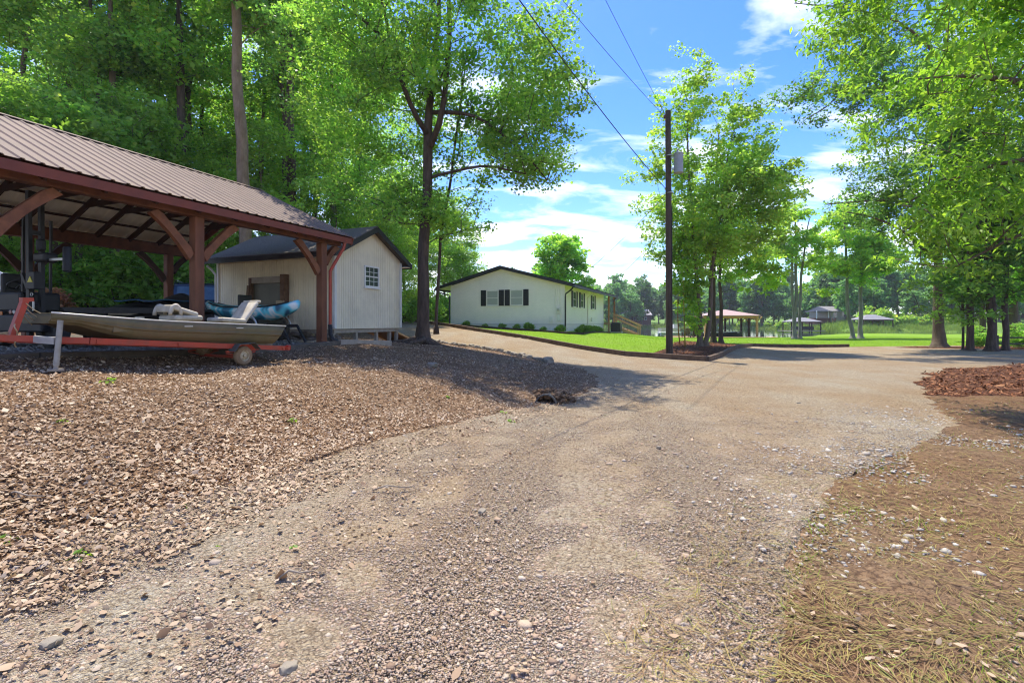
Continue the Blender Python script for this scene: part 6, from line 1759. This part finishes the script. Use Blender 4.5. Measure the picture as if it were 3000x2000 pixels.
def adirondack(px, label):
    b = P(px, 945, 55); z = gz(b.x, b.y)
    t = thing("adirondack_chair", label, "chair", (b.x, b.y, z), "brown chairs facing the water")
    X_, Y_ = Vector((1, 0, 0)), Vector((0, 1, 0))
    for i in range(5):
        MB().beam(Vector((b.x - .26 + i * .13, b.y + .05, z + .32)), Vector((b.x - .26 * 1.15 + i * .13 * 1.15, b.y - .30, z + 1.10 - .02 * abs(i - 2) ** 2)), .115, .025, up=Y_).build("back_slat", BROWN, t)
    for i in range(4):
        MB().beam(Vector((b.x - .3, b.y + .1 + i * .13, z + .33 + i * .03)), Vector((b.x + .3, b.y + .1 + i * .13, z + .33 + i * .03)), .11, .025).build("seat_slat", BROWN, t)
    for sg in (-1, 1):
        MB().beam(Vector((b.x + sg * .36, b.y - .2, z + .58)), Vector((b.x + sg * .36, b.y + .6, z + .60)), .13, .03).build("arm", BROWN, t)
        MB().beam(Vector((b.x + sg * .34, b.y + .52, z)), Vector((b.x + sg * .34, b.y + .52, z + .58)), .09, .03, up=Y_).build("leg", BROWN, t)
        MB().beam(Vector((b.x + sg * .32, b.y - .4, z + .04)), Vector((b.x + sg * .32, b.y + .5, z + .36)), .03, .1).build("leg", BROWN, t)
adirondack(2012, "brown slatted chair facing the water, the one closer to the pole")
adirondack(2038, "brown slatted chair facing the water, the one beside the twin sweetgum")
# far houses
def far_house(label, px, Y, zb_, w, d, h, rise, wall, roof, rz, name="lake_house", wins=3, hip=False, cat="house"):
    b = P(px, 945, Y); b.z = zb_
    c, s_ = math.cos(rz), math.sin(rz)
    f = lambda x, y, z: Vector((b.x + c * x - s_ * y, b.y + s_ * x + c * y, zb_ + z))
    t = thing(name, label, cat, b)
    wallm = MB()
    wallm.add([f(-w / 2, -d / 2, -2), f(w / 2, -d / 2, -2), f(w / 2, d / 2, -2), f(-w / 2, d / 2, -2), f(-w / 2, -d / 2, h), f(w / 2, -d / 2, h), f(w / 2, d / 2, h), f(-w / 2, d / 2, h)], [(0, 1, 5, 4), (1, 2, 6, 5), (2, 3, 7, 6), (3, 0, 4, 7), (4, 5, 6, 7)])
    wallm.build("wall", wall, t)
    o = .5
    r = MB()
    if hip:
        r.add([f(-w / 2 - o, -d / 2 - o, h), f(w / 2 + o, -d / 2 - o, h), f(w / 2 + o, d / 2 + o, h), f(-w / 2 - o, d / 2 + o, h), f(-w * .18, 0, h + rise), f(w * .18, 0, h + rise)], [(0, 1, 5, 4), (1, 2, 5), (2, 3, 4, 5), (3, 0, 4), (3, 2, 1, 0)])
    else:
        r.add([f(-w / 2 - o, -d / 2 - o, h - .1), f(w / 2 + o, -d / 2 - o, h - .1), f(w / 2 + o, 0, h + rise), f(-w / 2 - o, 0, h + rise), f(-w / 2 - o, d / 2 + o, h - .1), f(w / 2 + o, d / 2 + o, h - .1)], [(0, 1, 2, 3), (3, 2, 5, 4), (0, 3, 4), (1, 5, 2), (0, 4, 5, 1)])
    r.build("roof", roof, t)
    for i in range(wins):
        x = -w / 2 + w * (i + .5) / wins
        fr = MB().box(f(x, -d / 2 - .03, h * .55), (1.2, .1, 1.4), (f(1, 0, 0) - f(0, 0, 0), f(0, 1, 0) - f(0, 0, 0), UP)).build("window", TRIM_W, t)
        MB().box(f(x, -d / 2 - .06, h * .55), (1.0, .1, 1.2), (f(1, 0, 0) - f(0, 0, 0), f(0, 1, 0) - f(0, 0, 0), UP)).build("pane", GLASS, fr)
    return t, f
GREYR = M("grey_roof", (.24, .235, .24), (.19, .185, .19), scale=5, rough=.9)
TAN = M("tan_siding", (.36, .33, .25), (.31, .28, .21), scale=2, rough=.8)
REDB = M("red_brick_wall", (.15, .065, .045), (.11, .05, .035), scale=9, rough=.9)
def zat(py, Y): return CH - (py - HY) / F * Y
t, f = far_house("tan far house with red deck stairs above the opposite bank", 2438, 138, zat(937, 138), 8.5, 7, zat(911, 138) - zat(937, 138), 1.3, TAN, GREYR, .25)
MB().box(f(-6.4, -1.5, -.3), (4.2, 4, 1.6)).build("deck_base", REDB, t)
MB().box(f(-6.4, -1.5, 2.3), (4.6, 4.4, .2)).build("porch_roof", GREYR, t)
for x in (-8.8, -4.9): MB().box(f(x, -3.4, 1.4), (.18, .18, 2.2)).build("porch_post", TRIM_W, t)
for k in range(3): MB().beam(f(-4.2 + k * .55, -4.0, .4), f(-5.3 + k * .55, -4.9, -1.6), .15, .25).build("stair_stringer", RED_P, t)
def far_boathouse(label, px, Y, ye, yr, w, d):
    b = P(px, 945, Y)
    ze, zr = zat(ye, Y), zat(yr, Y)
    t = thing("far_boathouse", label, "boathouse", (b.x, b.y, WATER_Z))
    f = lambda x, y, z: Vector((b.x + x, b.y + y, z))
    r = MB()
    c = [f(-w / 2, -d / 2, ze), f(w / 2, -d / 2, ze), f(w / 2, d / 2, ze), f(-w / 2, d / 2, ze), f(-w * .12, 0, zr), f(w * .12, 0, zr)]
    r.add(c, [(0, 1, 5, 4), (1, 2, 5), (2, 3, 4, 5), (3, 0, 4), (3, 2, 1, 0)]); r.build("roof", GREYR, t)
    MB().box(f(0, -d / 2 + .3, ze - .12), (w - .4, .12, .22)).build("beam", W_DARK, t)
    for x in (-.46, -.16, .16, .46):
        for y in (-.42, .42):
            MB().box(f(x * w, y * d, (ze + WATER_Z - .6) / 2), (.18, .18, ze - WATER_Z + .6)).build("post", W_DARK, t)
    MB().box(f(0, .2, WATER_Z + .35), (w + 1.2, d + .4, .14)).build("dock_deck", GREYWOOD, t)
    MB().box(f(.3, .1, WATER_Z + .95), (w * .62, d * .4, .8)).build("stored_boat", BLACK, t, bevel=.15)
far_boathouse("small grey hip roofed boathouse across the water, the darker by the three stemmed tree", 2348, 112, 942, 930, 6.6, 5)
far_boathouse("grey hip roofed boathouse among the reeds behind the leaning lawn trees", 2552, 112, 936, 921, 7.2, 5)
far_house("pale house half hidden on top of the reedy hill behind the oak", 2740, 150, zat(915, 150), 9, 6, 2.6, 1.4, M("pale_wall", (.55, .5, .4), (.5, .45, .36), rough=.8), GREYR, -.2)
far_house("brick house with a pale roof in the trees across the lake beyond the stairs", 1850, 222, zat(948, 222), 15, 8, zat(922, 222) - zat(948, 222), 2.4, REDB, M("pale_roof", (.42, .40, .42), (.36, .34, .36), rough=.9), .1)
far_house("small dark house deep in the trees across the lake behind the mulch island", 2060, 226, zat(944, 226), 12, 8, 3.2, 1.8, REDB, M("dim_roof", (.2, .19, .2), (.17, .16, .17), rough=.9), 0)
rb = P(2985, 1010, 27.5)
lb = thing("low_rail", "low dark rail fence at the end of the mulch strip", "fence", (rb.x, rb.y, gz(rb.x, rb.y)))
for x in (-1.2, .4, 2.0):
    g = Vector((rb.x + x, rb.y, gz(rb.x + x, rb.y)))
    MB().box(g + UP * .35, (.09, .09, .8)).build("post", DARKMETAL, lb)
for z in (.28, .62):
    MB().beam(Vector((rb.x - 1.3, rb.y, gz(rb.x, rb.y) + z)), Vector((rb.x + 3.5, rb.y, gz(rb.x, rb.y) + z)), .04, .08).build("rail", DARKMETAL, lb)
# ---------------------------------------------------------------- loose cover: dead leaves, stones, pine straw, grass, reeds
def ground_normal_scatter(g, pts, L, W, tiltsd=.35, lift=.012, curl=.18, var=.35):
    """leaf-like faces lying loosely on the ground"""
    n = len(pts)
    z = ground_z(pts[:, 0], pts[:, 1])
    bank = np.array([noise.noise(Vector((x * .9, y * .9, 0))) for x, y in pts]) * .055 + np.array([noise.noise(Vector((x * 2.7, y * 2.7, 4))) for x, y in pts]) * .02
    az = g.random(n) * 2 * np.pi
    nn = g.normal(size=(n, 3)) * tiltsd + np.array([0, 0, 1.0]); nn /= np.linalg.norm(nn, axis=1)[:, None]
    ax = np.column_stack([np.cos(az), np.sin(az), np.zeros(n)])
    ax -= nn * (ax * nn).sum(1)[:, None]; ax /= np.linalg.norm(ax, axis=1)[:, None]
    sd_ = np.cross(nn, ax)
    s = np.exp(g.normal(0, var * 1.05, n))[:, None]
    c = np.column_stack([pts, z]); 
    return c, bank, nn, ax, sd_, s
def scatter_leaves(name, pts, L, W, mat, seed, onbank=True, lift=.012, curl=.2, tiltsd=.38, label=None):
    g = np.random.default_rng(seed)
    c, bank, nn, ax, sd_, s = ground_normal_scatter(g, pts, L, W, tiltsd)
    c[:, 2] += (np.where(inside(ZP["drive"], pts[:, 0], pts[:, 1]), 0, bank) if onbank else 0) + lift + g.random(len(c)) * lift * 1.2
    n = len(c)
    cu = (g.normal(curl, .12, n))[:, None] * L * s
    v = np.empty((n, 6, 3))
    l2 = L * s / 2
    v[:, 0] = c - ax * l2 + nn * cu * .3
    v[:, 1] = c - ax * l2 * .3 + sd_ * W / 2 * s + nn * cu * .6
    v[:, 2] = c + ax * l2 * .35 + sd_ * W / 2 * s * .9 + nn * cu * .7
    v[:, 3] = c + ax * l2 + nn * cu
    v[:, 4] = c + ax * l2 * .35 - sd_ * W / 2 * s * .8 + nn * cu * .35
    v[:, 5] = c - ax * l2 * .3 - sd_ * W / 2 * s + nn * cu * .5
    k = np.arange(n, dtype=np.int32)[:, None] * 6
    f = np.concatenate([k + np.array([[0, 1, 2, 3]], dtype=np.int32), k + np.array([[0, 3, 4, 5]], dtype=np.int32)])
    return link_mesh(name, v.reshape(-1, 3), f, mat, kind="stuff")
ZP = dict(zones)
def sector_pts(g, n, r0, r1, a0, a1, p=1.0):
    """points in a fan before the camera, denser near"""
    r = r0 * (r1 / r0) ** (g.random(n) ** p)
    a = np.radians(a0 + (a1 - a0) * g.random(n))
    return np.column_stack([r * np.sin(a), r * np.cos(a)])
DEAD = ramp_mat_island("dead_leaves", [(.16, .095, .055), (.32, .215, .135), (.42, .30, .195), (.50, .38, .25), (.35, .235, .145), (.60, .48, .34), (.11, .07, .045)], rough=.75, spec=.25, mottled=.15, transl=(.9, .7, .5), tmix=.12)
g = np.random.default_rng(3)
pts = sector_pts(g, 340000, 1.2, 24, -82, 20, .85)
bankm = ~inside(ZP["drive"], pts[:, 0], pts[:, 1]) & ~inside(ZP["pad"], pts[:, 0], pts[:, 1]) & ~inside(ZP["lawn"], pts[:, 0], pts[:, 1]) & (pts[:, 1] > -.5)
nz = np.array([noise.noise(Vector((x * .7, y * .7, 9))) for x, y in pts])
# leaves thin out towards the road's edge and stray a little onto it
spill = inside(ZP["drive"], pts[:, 0], pts[:, 1])
edge_shift = pts + np.array([-.55, .35])
near_edge = spill & ~inside(ZP["drive"], edge_shift[:, 0], edge_shift[:, 1])
keepm = (bankm & (nz > -.95)) | (near_edge & (g.random(len(pts)) < .45) & (nz > -.2)) | (spill & ~inside(ZP["drive"], pts[:, 0] - 1.5, pts[:, 1] + .9) & (g.random(len(pts)) < .05) & (np.hypot(pts[:, 0], pts[:, 1]) > 2.6))
lp = pts[keepm]
shedm = inside([c2(.9, 1.3), c2(3, 1.3), c2(5, 8), c2(2, 8)], lp[:, 0], lp[:, 1])
lp = lp[~shedm]
scatter_leaves("leaf_litter", lp, .027, .0155, DEAD, 5, lift=.006, curl=.26, tiltsd=.36)
# a few on the road and under the trees at the far side
pr = sector_pts(g, 1500, 1.6, 20, -45, 50, .8)
pr = pr[inside(ZP["drive"], pr[:, 0], pr[:, 1])]
scatter_leaves("stray_leaves", pr, .026, .013, DEAD, 6, onbank=False, lift=.006, tiltsd=.2)
# pine straw on the verge: long thin blades, green-yellow and brown
STRAW = ramp_mat_island("pine_straw", [(.28, .25, .045), (.22, .12, .055), (.35, .28, .08), (.18, .09, .045), (.30, .19, .09), (.15, .08, .045), (.22, .26, .04), (.25, .15, .075)], rough=.6, spec=.3, mottled=.2)
pv = sector_pts(g, 34000, 1.4, 14, 10, 66, .8)
vm = inside(ZP["verge"], pv[:, 0], pv[:, 1])
sh_ = pv + np.array([.5, -.3])
dv2 = inside(ZP["drive"], pv[:, 0], pv[:, 1]) & (pv[:, 1] < 9) & (g.random(len(pv)) < np.where(inside(ZP["verge"], sh_[:, 0], sh_[:, 1]), .4, .045))
nz = np.array([noise.noise(Vector((x * .9, y * .9, 2))) + .5 * noise.noise(Vector((x * 3, y * 3, 5))) for x, y in pv])
pv = pv[(vm & (nz + .5 * g.random(len(pv)) > -.05) & ~inside(ZP["mulch"], pv[:, 0], pv[:, 1])) | dv2]
def scatter_straw(name, pts, L, W, mat, seed, lift=.01):
    g = np.random.default_rng(seed)
    c, bank, nn, ax, sd_, s = ground_normal_scatter(g, pts, L, W, .10)
    base_az = np.array([noise.noise(Vector((x * 1.3, y * 1.3, 7))) for x, y in pts]) * 5
    az = base_az + g.normal(0, .55, len(pts))
    ax = np.column_stack([np.cos(az), np.sin(az), g.normal(0, .05, len(pts))])
    sd_ = np.column_stack([-np.sin(az), np.cos(az), g.normal(0, .3, len(pts))])
    c[:, 2] += lift + g.random(len(c)) * lift + np.where(inside(ZP["drive"], pts[:, 0], pts[:, 1]), 0, bank)
    n = len(c)
    bend = g.normal(0, .10, n)[:, None] * L * s
    v = np.empty((n, 6, 3))
    for j, u in enumerate((-.5, 0, .5)):
        q = c + ax * L * s * u + sd_ * bend * (1 - abs(u) * 2)
        w = W * (.6 if u else 1)
        v[:, j] = q + sd_ * w / 2; v[:, 5 - j] = q - sd_ * w / 2
    k = np.arange(n, dtype=np.int32)[:, None] * 6
    f = np.concatenate([k + np.array([[0, 1, 4, 5]], dtype=np.int32), k + np.array([[1, 2, 3, 4]], dtype=np.int32)])
    return link_mesh(name, v.reshape(-1, 3), f, mat, kind="stuff")
scatter_straw("pine_straw", pv, .10, .0034, STRAW, 8)
pm = sector_pts(g, 60000, 8, 40, 10, 66, .8)
pm = pm[inside(ZP["mulch"], pm[:, 0], pm[:, 1]) | inside(ZP["mulch_isle"], pm[:, 0], pm[:, 1]) | inside(ZP["strip"], pm[:, 0], pm[:, 1])]
CHIP = ramp_mat_island("bark_chips", [(.07, .028, .016), (.20, .08, .038), (.28, .115, .05), (.12, .05, .026), (.34, .17, .085)], rough=.9, mottled=.2)
scatter_leaves("bark_chips", pm, .075, .022, CHIP, 9, onbank=True, lift=.010, tiltsd=.35)
# stones on the gravel
STONE = ramp_mat_island("loose_stones", [(.20, .13, .085), (.37, .265, .18), (.44, .34, .24), (.30, .20, .13), (.50, .41, .31), (.34, .285, .225), (.40, .27, .185)], rough=.9, spec=.2, bump=.4, bscale=120, mottled=.1)
def scatter_stones(name, pts, size, mat, seed, onbank=None):
    g = np.random.default_rng(seed)
    n = len(pts)
    t = (1 + 5 ** .5) / 2
    base = np.array([(-1, t, 0), (1, t, 0), (-1, -t, 0), (1, -t, 0), (0, -1, t), (0, 1, t), (0, -1, -t), (0, 1, -t), (t, 0, -1), (t, 0, 1), (-t, 0, -1), (-t, 0, 1)]) / 1.9
    fac = np.array([(0, 11, 5), (0, 5, 1), (0, 1, 7), (0, 7, 10), (0, 10, 11), (1, 5, 9), (5, 11, 4), (11, 10, 2), (10, 7, 6), (7, 1, 8), (3, 9, 4), (3, 4, 2), (3, 2, 6), (3, 6, 8), (3, 8, 9), (4, 9, 5), (2, 4, 11), (6, 2, 10), (8, 6, 7), (9, 8, 1)], dtype=np.int32)
    v = np.repeat(base[None], n, axis=0) * (1 + g.normal(0, .18, (n, 12, 1)))
    sc_ = np.exp(g.normal(0, .5, n)) * size
    v *= sc_[:, None, None]
    v *= np.column_stack([1 + g.normal(0, .25, n), 1 + g.normal(0, .25, n), .5 + .18 * g.random(n)])[:, None, :]
    a = g.random(n) * 6.28
    ca, sa = np.cos(a)[:, None], np.sin(a)[:, None]
    x = v[:, :, 0] * ca - v[:, :, 1] * sa; y = v[:, :, 0] * sa + v[:, :, 1] * ca
    z = ground_z(pts[:, 0], pts[:, 1]) + sc_ * .02
    v = np.stack([x + pts[:, :1], y + pts[:, 1:], v[:, :, 2] + z[:, None]], axis=2)
    f = (np.arange(n, dtype=np.int32)[:, None, None] * 12 + fac[None]).reshape(-1, 3)
    return link_mesh(name, v.reshape(-1, 3), f, mat, kind="stuff")
ps = sector_pts(g, 105000, 1.5, 11, -58, 52, .85)
okd = inside(ZP["drive"], ps[:, 0], ps[:, 1])
nz = np.array([noise.noise(Vector((x * .8, y * .8, 1))) for x, y in ps])
sh2 = ps + np.array([-.8, .45])
bleed = inside(ZP["verge"], ps[:, 0], ps[:, 1]) & inside(ZP["drive"], sh2[:, 0], sh2[:, 1]) & (g.random(len(ps)) < .35)
psd = ps[(okd & (nz > -.4)) | bleed]
scatter_stones("gravel", psd, .0041, STONE, 10)
pb_ = sector_pts(g, 1500, 1.7, 9, -50, 45, .8)
scatter_stones("large_gravel", pb_[inside(ZP["drive"], pb_[:, 0], pb_[:, 1])], .0095, STONE, 11)
px_ = np.array([(6.0 + g.normal(0, .75), 7.0 + g.normal(0, .9)) for _ in range(2200)] + [(4.0 + g.normal(0, .8), 5.4 + g.normal(0, .6)) for _ in range(2200)] + [(2.3 + g.normal(0, .4), 3.6 + g.normal(0, .6)) for _ in range(900)])
scatter_stones("washed_gravel", px_, .008, ramp_mat_island("grey_stones", [(.36, .33, .28), (.48, .43, .36), (.28, .245, .2), (.52, .46, .38)], rough=.9, bump=.4, bscale=120, mottled=.1), 12)
pp_ = np.column_stack([g.uniform(-11, 2.4, 9000), g.uniform(-.28, 4, 9000)])
pp_ = np.array([c2(a, b) for a, b in pp_])
scatter_stones("pad_stones", pp_, .014, M("pad_stone", (.3, .28, .24), (.16, .15, .13), scale=20, rough=.9), 13)
# grass blades over the lawn
GRASS = ramp_mat_island("grass_blades", [(.14, .28, .014), (.19, .34, .018), (.25, .40, .025), (.16, .30, .016), (.30, .38, .05)], rough=.7, spec=.2, transl=(1.4, 1.4, .6), tmix=.35, mottled=.12)
gp = np.column_stack([g.uniform(-8, 46, 190000), 19 + 45 * g.random(190000) ** 1.5])
gm = inside(ZP["lawn"], gp[:, 0], gp[:, 1]) & ~inside(ZP["mulch_isle"], gp[:, 0], gp[:, 1]) & ~inside(ZP["strip"], gp[:, 0], gp[:, 1])
hp = [(HO(a, b, 0).x, HO(a, b, 0).y) for a, b in ((-1.4, -1.2), (HW + .6, -1.0), (HW + .6, 16), (-1.4, 16))]
gm &= ~inside(hp, gp[:, 0], gp[:, 1])
gp = gp[gm]
def blades(name, pts, h, w, mat, seed, z=None, lean=.4):
    g = np.random.default_rng(seed)
    n = len(pts)
    z = ground_z(pts[:, 0], pts[:, 1]) if z is None else z
    az = g.random(n) * 6.28
    hh = h * np.exp(g.normal(0, .3, n))
    c = np.column_stack([pts, z - .01])
    sd_ = np.column_stack([np.cos(az), np.sin(az), np.zeros(n)]) * w / 2
    tip = c + np.column_stack([g.normal(0, lean, n) * hh, g.normal(0, lean, n) * hh, hh])
    v = np.stack([c - sd_, c + sd_, tip], axis=1)
    f = (np.arange(n, dtype=np.int32)[:, None] * 3 + np.array([[0, 1, 2]], dtype=np.int32))
    return link_mesh(name, v.reshape(-1, 3), f, mat, kind="stuff")
blades("grass", gp, .05, .022, GRASS, 14, lean=.7)
REED = ramp_mat_island("reeds", [(.17, .28, .04), (.24, .35, .06), (.30, .38, .09), (.13, .24, .04)], rough=.7, transl=(1.3, 1.3, .6), tmix=.3, mottled=.3)
bx = g.uniform(.63, .95, 50000)
fy = np.array([shores(np.array([b * 100]), np.array([100.0]))[1][0] for b in bx[:1]])
_, fy = shores(bx * 100, np.full(len(bx), 100.0))
yy = fy - 4 + 42 * g.random(len(bx)) ** 1.3
rp_ = np.column_stack([bx * yy, yy])
rn = np.array([noise.noise(Vector((x * .12, y * .2, 3))) for x, y in rp_])
rp_ = rp_[rn > -.25]
blades("reeds", rp_, .95, .13, REED, 15, z=ground_z(rp_[:, 0], rp_[:, 1]) - .55 + .9 * np.array([noise.noise(Vector((x * .25, y * .3, 8))) for x, y in rp_]), lean=.32)
bx = g.uniform(.02, .64, 26000)
_, fy = shores(bx * 100, np.full(len(bx), 100.0))
yy = fy - 3 + 22 * g.random(len(bx)) ** 1.3
blades("shore_grass", np.column_stack([bx * yy, yy]), .7, .35, REED, 16, lean=.3)

# ---------------------------------------------------------------- edging stones along the drive, the culvert, sticks
ROCK = M("field_stone", (.20, .17, .13), (.33, .285, .22), scale=5, rough=.95, bump=.7, bscale=14, dirt=(.11, .10, .06), dscale=3, damt=.6, bdist=.03)
rr = random.Random(12)
def rock(x, y, sx, sy, sz, label, group=None, rz=0, name="edging_stone"):
    bm = bmesh.new()
    bmesh.ops.create_icosphere(bm, subdivisions=3, radius=1)
    off = rr.uniform(0, 50)
    for v_ in bm.verts:
        p = v_.co.copy()
        k = 1 + .28 * noise.noise(p * 1.2 + Vector((off, 0, 0))) + .10 * noise.noise(p * 3 + Vector((0, off, 0)))
        v_.co = Vector((max(-.8, min(.8, p.x)) * sx * k, max(-.8, min(.8, p.y)) * sy * k, max(-.7, min(.72, p.z)) * sz * k))
    me = bpy.data.meshes.new(name); bm.to_mesh(me); bm.free()
    me.materials.append(ROCK)
    me.polygons.foreach_set("use_smooth", np.ones(len(me.polygons), dtype=bool)); me.set_sharp_from_angle(angle=R(32))
    o = bpy.data.objects.new(name, me); COL.objects.link(o)
    o.location = (x, y, gz(x, y) + sz * .35); o.rotation_euler = (rr.uniform(-.15, .15), rr.uniform(-.15, .15), rz)
    return tag(o, label, "stone", group)
line = [(1.35, 17.2), (-.9, 20.4), (-3.9, 24.4)]
n_r = 34
for i in range(n_r):
    u = (i / (n_r - 1)) ** 1.15
    d = u * 9.2
    if d < 3.91: p = Vector(line[0]).lerp(Vector(line[1]), d / 3.91)
    else: p = Vector(line[1]).lerp(Vector(line[2]), min(1, (d - 3.91) / 5.0))
    s = .22 if i == 0 else rr.uniform(.09, .17)
    rock(p.x - .12 + rr.uniform(-.05, .05), p.y - .1 + rr.uniform(-.05, .05), s * 1.15, s * .95, s * (.8 if i else .75), "pale flat topped stone, the big end one of the row edging the drive" if i == 0 else "mossy field stone in the row edging the drive from the maple", None if i == 0 else "edging stones along the drive", rr.uniform(0, 3))
for px, py, s, lb in ((1268, 1072, .11, "lone pale stone on the leaf litter below the maple"), (150, 1888, .035, "flat grey stone lying at the near edge of the gravel"), (1412, 1500, .03, "small blue grey stone on the open gravel"), (845, 1960, .035, "grey stone on the gravel close to the camera"), (1930, 1312, .03, "small dark stone lying on the sunlit gravel")):
    Y = 5.0
    for _ in range(60):
        x = (px - CX) / F * Y
        ypix = HY + (CH - gz(x, Y)) * F / Y
        Y *= 1 + (ypix - py) / max(py - HY, 30) * .5
    rock((px - CX) / F * Y, Y, s * 1.3, s, s * .7, lb, None, 1.0, name="loose_stone")
# culvert mouth in the ditch
cp_ = thing("culvert", "dark open end of a drain culvert in the leafy ditch beside the drive", "culvert", (.72, 9.75, -.1))
cq = Vector((.66, 9.72, gz(.66, 9.72) - .05))
MB().lathe(cq, [(.20, 0), (.225, 0), (.225, 1.1), (.20, 1.1)], Vector((.25, .96, -.05)), 20, close=True).build("pipe", M("culvert_metal", (.07, .065, .055), (.11, .10, .085), scale=8, rough=.8), cp_, smooth=True, autosmooth=40)
MB().lathe(cq + Vector((.25, .96, -.05)).normalized() * .9, [(.001, 0), (.2, 0)], Vector((.25, .96, -.05)), 16).build("pipe_back", BLACK, cp_)
hd = MB()
hg = random.Random(8)
for k in range(26):
    a = math.pi * k / 25
    for j in range(3):
        q = cq + Vector((.96, -.25, 0)) * (math.cos(a) * (.27 + .13 * j)) + UP * (math.sin(a) * (.22 + .035 * j) - .06) + Vector((.25, .96, 0)) * (.10 + hg.uniform(0, .5) * (j + 1) * .5)
        r_ = hg.uniform(.04, .085)
        hd.lathe(q, [(.001, -r_ * .7), (r_ * .8, -r_ * .4), (r_, 0), (r_ * .75, r_ * .5), (.001, r_ * .7)], (hg.uniform(-.4, .4), hg.uniform(-.4, .4), 1), 7)
tag(hd.build("culvert_bank", MG["ground"], None, kind="stuff"), "clods of soil heaped over the culvert mouth", "soil")
STK = M("dry_stick", (.34, .28, .21), (.24, .19, .14), scale=12, rough=.9)
for px, py, L_, az, lb in ((860, 1698, .16, .2, "pale bent stick on the gravel's edge"), (1150, 1440, .35, .1, "thin dry twig lying where the leaves meet the gravel"), (560, 1335, .30, -.6, "dry twig in the middle of the leaf litter"), (2620, 1370, .3, .1, "dark short stick on the washed stones of the verge"), (60, 1465, .3, -.2, "long dry twig in the leaf litter nearest the camera")):
    Y = 4.0
    for _ in range(60):
        x = (px - CX) / F * Y
        ypix = HY + (CH - gz(x, Y)) * F / Y
        Y *= 1 + (ypix - py) / max(py - HY, 30) * .5
    x = (px - CX) / F * Y; z = gz(x, Y) + .04
    d = Vector((math.cos(az), math.sin(az), 0))
    tag(MB().tube([Vector((x, Y, z)) - d * L_ / 2 - UP * .02, Vector((x, Y, z + .02)) - d * L_ * .15, Vector((x, Y, z)) + d * L_ * .2, Vector((x, Y, z - .01)) + d * L_ / 2 + Vector((.02, .03, 0))], [.007, .008, .006, .004], 6).build("stick", STK, None, smooth=True), lb, "stick")
# dead leaves and short grass shoots that soften the verge
pg = sector_pts(g, 16000, 1.5, 13, 12, 66, .8)
pg = pg[(inside(ZP["verge"], pg[:, 0], pg[:, 1]) & ~inside(ZP["mulch"], pg[:, 0], pg[:, 1]))]
nz = np.array([noise.noise(Vector((x * 1.1, y * 1.1, 12))) for x, y in pg])
scatter_leaves("verge_leaves", pg[(nz > -.1)][:2200], .028, .012, DEAD, 21, onbank=True, lift=.006, tiltsd=.2)
blades("grass_shoots", pg[(nz > -.05)][:7000], .04, .005, GRASS, 22, lean=.8)
# fine crushed stone between the pebbles
def scatter_grit(name, pts, size, mat, seed):
    g = np.random.default_rng(seed)
    n = len(pts)
    base = np.array([(1, 0, 0), (0, 1, 0), (-1, 0, 0), (0, -1, 0), (.1, .1, .75), (0, 0, -.5)], dtype=float)
    fac = np.array([(0, 1, 4), (1, 2, 4), (2, 3, 4), (3, 0, 4), (1, 0, 5), (2, 1, 5), (3, 2, 5), (0, 3, 5)], dtype=np.int32)
    v = np.repeat(base[None], n, axis=0) * (1 + g.normal(0, .28, (n, 6, 3)))
    sc_ = np.exp(g.normal(0, .45, n)) * size
    a = g.random(n) * 6.28
    ca, sa = np.cos(a)[:, None], np.sin(a)[:, None]
    x = (v[:, :, 0] * ca - v[:, :, 1] * sa) * sc_[:, None]; y = (v[:, :, 0] * sa + v[:, :, 1] * ca) * sc_[:, None]
    z = v[:, :, 2] * sc_[:, None] + ground_z(pts[:, 0], pts[:, 1])[:, None]
    v = np.stack([x + pts[:, :1], y + pts[:, 1:], z], axis=2)
    f = (np.arange(n, dtype=np.int32)[:, None, None] * 6 + fac[None]).reshape(-1, 3)
    return link_mesh(name, v.reshape(-1, 3), f, mat, kind="stuff")
pgr = sector_pts(g, 240000, 1.5, 9, -58, 52, .8)
scatter_grit("fine_gravel", pgr[inside(ZP["drive"], pgr[:, 0], pgr[:, 1])], .0040, STONE, 31)
# ---------------------------------------------------------------- the air: a thin even haze that lets the far shore fade
hzm = bpy.data.materials.new("summer_haze"); hzm.use_nodes = True
hn, hl_ = hzm.node_tree.nodes, hzm.node_tree.links
hn.remove(hn["Principled BSDF"])
pv_ = hn.new("ShaderNodeVolumePrincipled")
pv_.inputs["Color"].default_value = (.86, .92, 1.0, 1)
pv_.inputs["Density"].default_value = .0003
pv_.inputs["Anisotropy"].default_value = .25
hl_.new(pv_.outputs[0], hn["Material Output"].inputs["Volume"])
HZ = MB().box((90, 160, 20), (420, 400, 48)).build("haze", hzm, None, kind="stuff")
